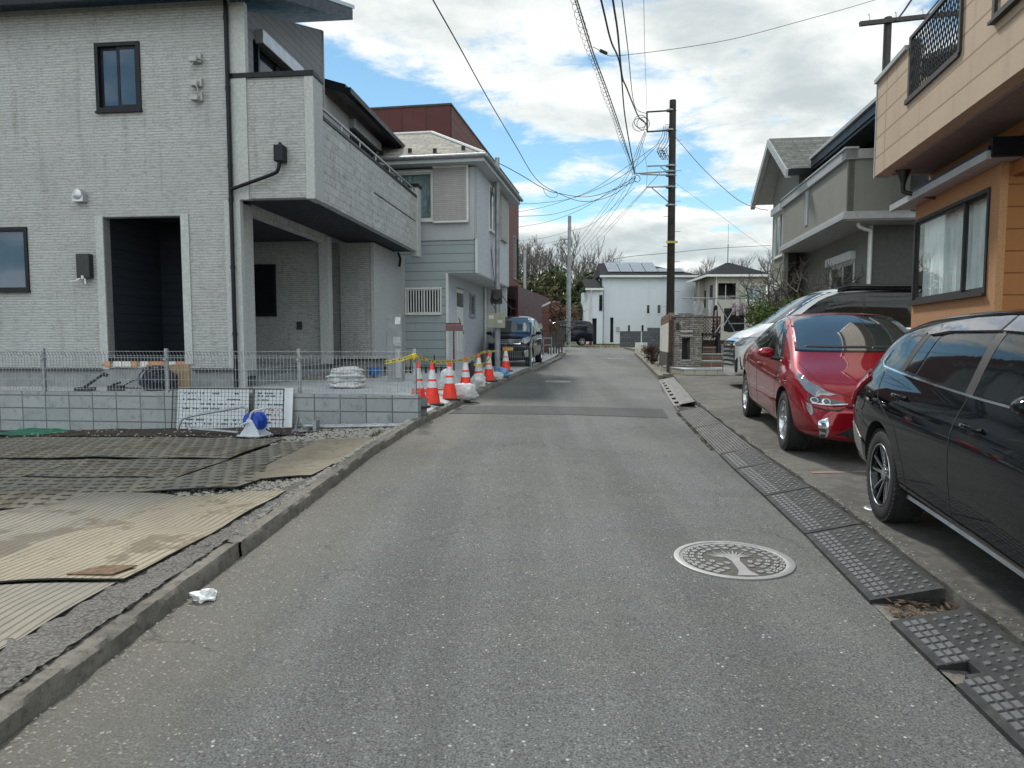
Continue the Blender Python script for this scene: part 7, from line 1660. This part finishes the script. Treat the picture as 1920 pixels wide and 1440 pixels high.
# ---- white people carrier with a black roof, parked nose to the road
spec = dict(W=.925, wr=.345, rim=.225, wheels=(1.5, -1.5), edge=.07, bulge=.02, xs=[-2.47, -2.45, -2.38, -2.2, -1.9, -1.2, -.4, .3, .8, 1.2, 1.55, 1.85, 2.1, 2.3, 2.42, 2.47],
    T=[(-2.47, 1.5), (-2.4, 1.80), (-2.2, 1.90), (-1.2, 1.94), (.3, 1.945), (.8, 1.86), (1.3, 1.56), (1.75, 1.24), (2.1, 1.14), (2.35, 1.04), (2.47, .86)],
    B=[(-2.47, 1.1), (-1.5, 1.12), (0, 1.1), (1.3, 1.08), (1.8, 1.08), (2.2, 1.0), (2.47, .8)],
    L=[(-2.47, .32), (-2.2, .22), (2.1, .2), (2.47, .20)],
    rw=[(-2.47, .62), (-2, .66), (0, .67), (.8, .67), (1.3, .72), (1.8, .78), (2.2, .76), (2.47, .66)],
    bw=[(-2.47, .76), (-2, .86), (0, .875), (1.3, .87), (1.9, .85), (2.3, .80), (2.47, .72)],
    plan=[(-2.47, .84), (-2.3, .95), (-1.9, .99), (0, 1.), (1.6, 1.), (2.1, .97), (2.35, .91), (2.47, .82)], sh=.1)
d_ = Vector((-1, .09)).normalized()
V = Car('white_van', 'white people carrier with tall dark windows and chrome barred grille, parked behind the red car', (7.2, 15.35, gz(15.4) + .125), math.atan2(d_.y, d_.x), 0, 'paint_white', spec); V.t.scale = (1, 1, 1.09)
for sg in (1, -1):
    V.patch('window_surround', [(1.5, 1.16), (1.1, 1.47), (.75, 1.70), (.3, 1.83), (-2.0, 1.84), (-2.3, 1.74), (-2.36, 1.14)], 'black_gloss', 'y', sg, .006, rnd=1)
    for pl in ([(.9, 1.2), (.62, 1.62), (.5, 1.74), (.0, 1.76), (-.05, 1.2)], [(-.12, 1.2), (-.08, 1.76), (-1.15, 1.76), (-1.15, 1.2)], [(-1.22, 1.2), (-1.22, 1.76), (-2.1, 1.74), (-2.2, 1.25)], [(1.4, 1.2), (1.1, 1.45), (.98, 1.42), (1.02, 1.2)]): V.patch('window', pl, 'car_glass', 'y', sg, .008)
    V.strip('window_trim', [(1.5, 1.14), (-2.3, 1.12)], .02, 'chrome', 'y', sg, .012)
    for x in (.95, -.1, -1.25): V.strip('door_seam', [(x, 1.1), (x, .3)], .01, 'arch_black', 'y', sg, .0015)
    V.handle(.1, 1.0, sg, 'chrome'); V.handle(-.35, 1.0, sg, 'chrome'); V.mirror(1.0, 1.14, sg, 'paint_white')
    V.patch('headlight', [(sg * .46, .93), (sg * .84, .98), (sg * .85, .86), (sg * .78, .80), (sg * .48, .83)], 'lamp_clear', 'x', 1, .008, maxe=.06)
    V.patch('headlight', [(2.02, .985), (2.38, .93), (2.42, .80), (2.25, .84)], 'lamp_clear', 'y', sg, .010, maxe=.06)
    V.patch('bumper_vent', [(2.10, .66), (2.30, .70), (2.33, .34), (2.20, .26), (2.12, .3)], 'black_plastic', 'y', sg, .008, maxe=.06)
    V.patch('fog_lamp', [(sg * .56, .50), (sg * .80, .60), (sg * .80, .3), (sg * .62, .3)], 'black_plastic', 'x', 1, .008)
V.patch('windscreen', [(-.76, 1.24), (-.66, 1.62), (-.6, 1.82), (.6, 1.82), (.66, 1.62), (.76, 1.24)], 'windscreen', 'x', 1, .006)
V.patch('roof_panel', [(.42, -.62), (.42, .62), (-2.1, .62), (-2.1, -.62)], 'black_gloss', 'z', 1, .012, maxe=.15)
g = V.patch('grille', [(-.50, .96), (.50, .96), (.60, .62), (.50, .42), (-.50, .42), (-.60, .62)], 'black_plastic', 'x', 1, .006)
for i in range(6):
    z = .47 + i * .088; ln = [(-.52, z), (0, z + .012), (.52, z)]; V.strip('grille_bar', ln, .045, 'chrome', 'x', 1, .03, g)
b = MB(); b.tube([(.45, -.66, 1.875), (.2, -.67, 1.93), (-2.1, -.67, 1.92)], .03, 8); b.tube([(.45, .66, 1.875), (.2, .67, 1.93), (-2.1, .67, 1.92)], .035, 8); b.each('roof_rail', 'black_gloss', V.t)
V.wheels('nine')

# ---- black kei minivan
spec = dict(W=.74, wr=.285, rim=.19, wheels=(1.22, -1.2), edge=.06, bulge=.015, xs=[-1.7, -1.68, -1.6, -1.4, -1.0, -.4, .1, .45, .75, 1.0, 1.2, 1.4, 1.55, 1.65, 1.7],
    T=[(-1.7, 1.2), (-1.62, 1.5), (-1.45, 1.60), (-.6, 1.655), (.1, 1.65), (.4, 1.58), (.8, 1.32), (1.1, 1.08), (1.4, 1.0), (1.58, .90), (1.7, .74)],
    B=[(-1.7, 1.0), (0, .98), (1.0, .96), (1.35, .92), (1.58, .82), (1.7, .68)], L=[(-1.7, .3), (-1.5, .2), (1.5, .18), (1.7, .2)],
    rw=[(-1.7, .5), (-1, .54), (.2, .55), (.8, .58), (1.2, .63), (1.5, .60), (1.7, .52)], bw=[(-1.7, .62), (-1.2, .69), (0, .70), (1.2, .695), (1.5, .66), (1.7, .58)],
    plan=[(-1.7, .86), (-1.5, .97), (0, 1.), (1.3, 1.), (1.55, .94), (1.7, .84)], sh=.1)
d_ = Vector((-.17, -1)).normalized()
K = Car('black_minivan', 'small black minivan parked facing the camera beside the blue house', (.16, 24.35, gz(24.3) + .10), math.atan2(d_.y, d_.x), .027, 'paint_navy', spec)
for sg in (1, -1):
    K.patch('window_surround', [(1.0, 1.02), (.65, 1.3), (.4, 1.48), (.1, 1.56), (-1.3, 1.55), (-1.5, 1.4), (-1.5, 1.03)], 'black_gloss', 'y', sg, .002, rnd=1)
    for pl in ([(.55, 1.06), (.45, 1.32), (.3, 1.48), (-.1, 1.5), (-.1, 1.06)], [(-.16, 1.06), (-.16, 1.5), (-.85, 1.49), (-.9, 1.06)], [(-.96, 1.06), (-.92, 1.48), (-1.25, 1.46), (-1.4, 1.1)]): K.patch('window', pl, 'window_teal', 'y', sg, .005)
    K.strip('rain_visor', [(.5, 1.42), (.3, 1.51), (-.9, 1.52)], .05, 'chrome', 'y', sg, .012)
    for x in (.75, -.13, -.93): K.strip('door_seam', [(x, .98), (x, .26)], .01, 'arch_black', 'y', sg, .0015)
    K.handle(0, .86, sg, 'chrome'); K.handle(-.8, .86, sg, 'chrome'); K.mirror(.62, 1.0, sg)
    K.patch('headlight', [(sg * .40, .80), (sg * .44, .90), (sg * .60, .965), (sg * .67, .93), (sg * .66, .80), (sg * .55, .74)], 'lamp_clear', 'x', 1, .008, maxe=.05)
    K.patch('fog_lamp', [(sg * .52, .52), (sg * .64, .56), (sg * .64, .34), (sg * .54, .32)], 'chrome', 'x', 1, .008, maxe=.05)
K.patch('windscreen', [(-.60, 1.10), (-.54, 1.38), (-.48, 1.54), (.48, 1.54), (.54, 1.38), (.60, 1.10)], 'windscreen', 'x', 1, .006)
g = K.patch('grille', [(-.38, .87), (.38, .87), (.42, .74), (-.42, .74)], 'black_plastic', 'x', 1, .005)
for z in (.85, .795, .745): K.strip('grille_bar', [(-.40, z), (.40, z)], .034, 'chrome', 'x', 1, .022, g)
K.patch('lower_grille', [(-.42, .50), (.42, .50), (.46, .30), (-.46, .30)], 'black_plastic', 'x', 1, .005)
K.patch('number_plate', [(-.165, .53), (.165, .53), (.165, .63), (-.165, .63)], 'tape_yellow', 'x', 1, .02)
K.wheels('nine')

# ---- far dark van, side on
spec = dict(W=.84, wr=.31, rim=.2, wheels=(1.35, -1.35), edge=.06, bulge=.01, xs=[-2.2, -2.17, -2.05, -1.6, -.6, .4, .9, 1.3, 1.6, 1.85, 2.05, 2.17, 2.2],
    T=[(-2.2, 1.5), (-2.05, 1.85), (-1.6, 1.92), (.6, 1.92), (1.1, 1.7), (1.6, 1.2), (2.0, 1.08), (2.2, .9)], B=[(-2.2, 1.05), (1.6, 1.05), (2.2, .8)], L=[(-2.2, .3), (2.2, .25)],
    rw=[(-2.2, .6), (1, .66), (2.2, .6)], bw=[(-2.2, .74), (-1.8, .8), (1.6, .8), (2.2, .7)], plan=[(-2.2, .88), (-1.9, 1.), (1.7, 1.), (2.2, .85)])
N_ = Car('dark_van', 'distant dark blue van parked side-on behind the pale pole at the bend', (4.0, 55, gz(55)), math.pi, 0, 'paint_navy', spec)
for pl in ([(.9, 1.12), (.6, 1.68), (.2, 1.72), (.2, 1.12)], [(.1, 1.12), (.1, 1.72), (-.9, 1.72), (-.9, 1.12)], [(-1.0, 1.12), (-1.0, 1.72), (-1.9, 1.68), (-1.95, 1.15)]): N_.patch('window', pl, 'car_glass', 'y', 1, .006)
N_.wheels('nine')
t = thing('red_banner', 'small red cloth banner standing just right of the distant dark van', 'banner', (6.5, 57.5, gz(57)), 0)
b = MB(); b.tube([(0, 0, 0), (0, 0, 1.5)], .03, 6); b.build('post', 'white_trim', t); b = MB(); b.box(-.28, 0.02, -.02, .02, .0, 1.0); b.build('cloth', 'mailbox_red', t)
# ================================================================== TREES AND SHRUBS
def rv(rg): return Vector((rg.gauss(0, 1), rg.gauss(0, 1), rg.gauss(0, 1))).normalized()
def branches(b, rg, p, d, L, r, depth, spread=.55, up=.15, tips=None, seg=4, wob=.18):
    pts = [p.copy()]; n = 4
    for i in range(n):
        d = (d + rv(rg) * wob + Vector((0, 0, up * .25))).normalized(); pts.append(pts[-1] + d * L / n)
    b.tube(pts, r, seg if depth < 2 else seg + 2, False, r * .62)
    if tips is not None: tips.append(pts[-1])
    if depth == 0: return
    k = 3 if depth > 2 else 4
    for i in range(k):
        q = pts[rg.randint(2, n)] if i else pts[-1]
        branches(b, rg, q, (d + rv(rg) * spread * 1.4 + Vector((0, 0, up))).normalized(), L * rg.uniform(.55, .8), r * .58, depth - 1, spread, up, tips, seg, wob)
def leaf_cloud(b, rg, lobes, n, size):
    for _ in range(n):
        c, rad = lobes[rg.randrange(len(lobes))]
        q = rv(rg); k = rg.random() ** .33
        if mnoise.noise((c + q * rad * k) * .9) < -.12: continue
        p = c + Vector((q.x * rad, q.y * rad, q.z * rad * .8)) * k * (1 + .18 * mnoise.noise(q * 3 + c))
        nrm = (q + rv(rg) * .9 + Vector((0, 0, .3))).normalized(); t = nrm.cross(rv(rg)).normalized(); u = nrm.cross(t); s = size * rg.uniform(.55, 1.3)
        b.add([p - t * s, p - u * s * .5, p + t * s, p + u * s * .5], [(0, 1, 2, 3)])
def evergreen(name, label, loc, H, Wd, seed, leaf, n=2600, size=.24, group=None, bark='far_bark'):
    rg = random.Random(seed); t = thing(name, label, 'tree', loc, rg.uniform(0, 6), group)
    b = MB(); tips = []; b.tube([Vector((0, 0, -.2)), Vector((.1, 0, H * .35)), Vector((.0, .1, H * .6))], .026 * H, 8, False, .014 * H)
    for i in range(7): a = i * .9 + rg.random(); branches(b, rg, Vector((0, 0, H * rg.uniform(.3, .6))), Vector((math.cos(a), math.sin(a), .7)).normalized(), H * .28, .008 * H, 1, tips=tips)
    b.build('trunk', bark, t)
    lobes = []
    for i in range(16):
        z = rg.uniform(.22, .9); w = Wd * .5 * math.sin(math.pi * min(1, (z - .05) / 1.0)) ** .7; a = rg.uniform(0, 6.3); k = rg.random() ** .5
        lobes.append((Vector((math.cos(a) * w * k * .8, math.sin(a) * w * k * .8, z * H)), Wd * rg.uniform(.13, .24)))
    b = MB(); leaf_cloud(b, rg, lobes, n, size); b.build('crown', leaf, t); return t
def bare(label, loc, H, seed, group, depth=4, r=None, lean=0., mat='far_bark', name='bare_tree', spread=.5):
    rg = random.Random(seed); t = thing(name, label, 'tree', loc, 0, group); r = r or H * .018
    b = MB(); top = Vector((lean, 0, H * .36)); b.tube([Vector((0, 0, -.2)), Vector((lean * .3, 0, H * .18)), top], r, 8, False, r * .8); b.build('trunk', mat, t)
    b = MB()
    for i in range(5): a = i * 1.26 + rg.random(); branches(b, rg, top - Vector((0, 0, rg.random() * H * .1)), Vector((math.cos(a) * .55, math.sin(a) * .55, .9)).normalized(), H * .24, r * .6, depth, spread, .22)
    b.build('crown', mat, t); return t
EV = 'evergreens massed beyond the bend'
e1 = evergreen('evergreen_tree', 'dark evergreen tree directly behind the pale pole at the bend', (5.0, 76, gz(76)), 7.6, 7.4, 1, 'leaf_dark', 6000, group=EV)
e2 = evergreen('evergreen_tree', 'olive green evergreen tree between the red building and the pale pole', (2.6, 72, gz(72)), 6.8, 5.8, 2, 'leaf_olive', 4500, group=EV)
for (x, y, s, src, rz, lb) in [(8.6, 80, 1.0, e1, 1.1, 'tallest dark evergreen tree, left of the white house'), (.2, 78, 1.0, e1, 2.2, 'dark evergreen tree just right of the red building'), (-3.5, 76, 1.05, e2, .4, 'evergreen tree mostly hidden by the red building'),
        (11.5, 86, .85, e1, 3.3, 'evergreen tree rising behind the left end of the solar roof'), (4.4, 84, 1.1, e1, 4.0, 'rear evergreen tree showing above the olive one'), (7.2, 70, .62, e2, 5.0, 'low olive evergreen in front of the tall dark ones')]:
    c = copy_tree(src, None, lb, (x, y, gz(y) - .1), rz); c.scale = (s, s, s)
BG = 'bare winter trees on the skyline'
b1 = bare('bare tree with a broad crown directly above the pale pole', (6.3, 84, gz(84)), 14.0, 3, BG); b2 = bare('bare tree at the right edge of the red building', (.6, 80, gz(80)), 12.8, 5, BG)
b3 = bare('slender bare tree between the pale pole and the red building', (3.0, 86, gz(86)), 13.4, 8, BG)
for (x, y, s, src, rz, lb) in [(10.5, 92, .95, b3, 1.3, 'bare tree just above the left end of the solar roof'), (14.5, 97, .85, b2, 2.0, 'pale bare tree behind the middle of the solar roof'), (17.5, 100, .8, b1, 4.2, 'low bare tree behind the right part of the solar roof'),
        (-2.5, 84, .95, b3, 3.0, 'bare tree half behind the red building'), (9.2, 88, .9, b2, 5.2, 'bare tree leaning between the pole and the white house'), (28.5, 98, .95, b1, .7, 'bare tree behind the cream house, left of its aerial'), (34.5, 95, 1.02, b3, 2.6, 'bare tree behind the cream house, nearest the grey house'), (31.5, 100, .9, b2, 3.9, 'middle bare tree behind the cream house'), (25.2, 100, .85, b3, 5.5, 'leftmost bare tree behind the cream house')]:
    c = copy_tree(src, None, lb, (x, y, gz(y) - .1), rz); c.scale = (s, s, s)
def shrub(name, label, loc, dims, leaf, n, size, seed, cat='shrub'):
    rg = random.Random(seed); t = thing(name, label, cat, loc, 0)
    b = MB()
    for i in range(9): a = i * .7; branches(b, rg, Vector((0, 0, 0)), Vector((math.cos(a) * .5, math.sin(a) * .5, 1)).normalized(), dims[2] * .5, .018, 2, .5)
    b.build('stem', 'bark', t); lobes = [(Vector((rg.uniform(-.36, .36) * dims[0], rg.uniform(-.3, .3) * dims[1], rg.uniform(.3, .82) * dims[2])), min(dims) * rg.uniform(.17, .3)) for _ in range(18)]
    b = MB(); leaf_cloud(b, rg, lobes, n, size); b.build('foliage', leaf, t); return t
shrub('garden_bush', 'glossy evergreen bush between the laundry and the white people carrier', (7.1, 18.9, gz(19) + .35), (1.8, 1.6, 2.0), 'leaf_bush', 12000, .042, 4)
shrub('garden_bush', 'small dark shrub at the road end of the white tile-topped fence', (5.0, 25.3, gz(25)), (.8, .8, .8), 'leaf_rust', 1500, .04, 6)
shrub('garden_bush', 'reddish brown rounded shrub beyond the red canopy', (4.2, 60, gz(60)), (4.2, 2.5, 4.2), 'leaf_rust', 2600, .16, 7)
shrub('garden_bush', 'reddish twiggy shrub behind the old timber fence', (2.6, 40, gz(40)), (1.8, 1.4, 1.7), 'leaf_rust', 900, .07, 8)
shrub('garden_bush', 'pale shrub at the foot of the garden wall beyond the minivan', (3.1, 50, gz(50)), (1.9, 1.4, 1.3), 'leaf_olive', 900, .09, 9)
bt = bare('knotted bare garden tree in front of the grey house', (7.9, 19.3, gz(19) + .3), 3.7, 14, None, 3, .06, .1, 'bark', 'garden_tree', .95)
bare('smaller knotted bare tree left of the grey house window', (7.5, 20.9, gz(20) + .3), 3.5, 17, None, 3, .045, -.1, 'bark', 'garden_tree', .9)
b = MB(); rg = random.Random(9)
def tuft(x, y, z, s, n=7):
    for _ in range(n):
        a = rg.uniform(0, 6.3); l = s * rg.uniform(.6, 1.3); d = Vector((math.cos(a) * .6, math.sin(a) * .6, 1)); p = Vector((x + rg.uniform(-.03, .03), y + rg.uniform(-.03, .03), z)); q = Vector((-math.sin(a), math.cos(a), 0)) * .004
        b.add([p - q, p + q, p + d * l], [(0, 1, 2)])
for _ in range(90): y = rg.uniform(8.2, 11.7); tuft(kr(y) - .03, y, gz(y), .035)
for _ in range(200): x = rg.uniform(5, 13); y = rg.uniform(47, 51.5); tuft(x, y, gz(y) - .05, .3, 5)
for _ in range(160): y = rg.uniform(26, 40); tuft(kr(y) + rg.uniform(.3, 1.6), y, gz(y) + .06, .1, 5)
for _ in range(30): y = rg.uniform(20, 25); tuft(kr(y) + rg.uniform(.2, .5), y, gz(y) + .06, .08, 5)
for _ in range(12): y = rg.uniform(8.6, 9.0); tuft(kl(y) - .2, y, gz(y) + .1, .05)
o = b.build('weeds', 'leaf_olive'); o['kind'] = 'stuff'; o['label'] = 'thin weeds along the gutter edges and on the far verge'
t = thing('planter', 'white planter box on the verge below the white house', 'planter', (8.9, 49, gz(49) - .05), 0)
b = MB(); b.box(-.4, .4, -.15, .15, 0, .35); b.tube([(0, 0, .3), (0, 0, 1.1)], .03, 6); b.build('box', 'white_trim', t)
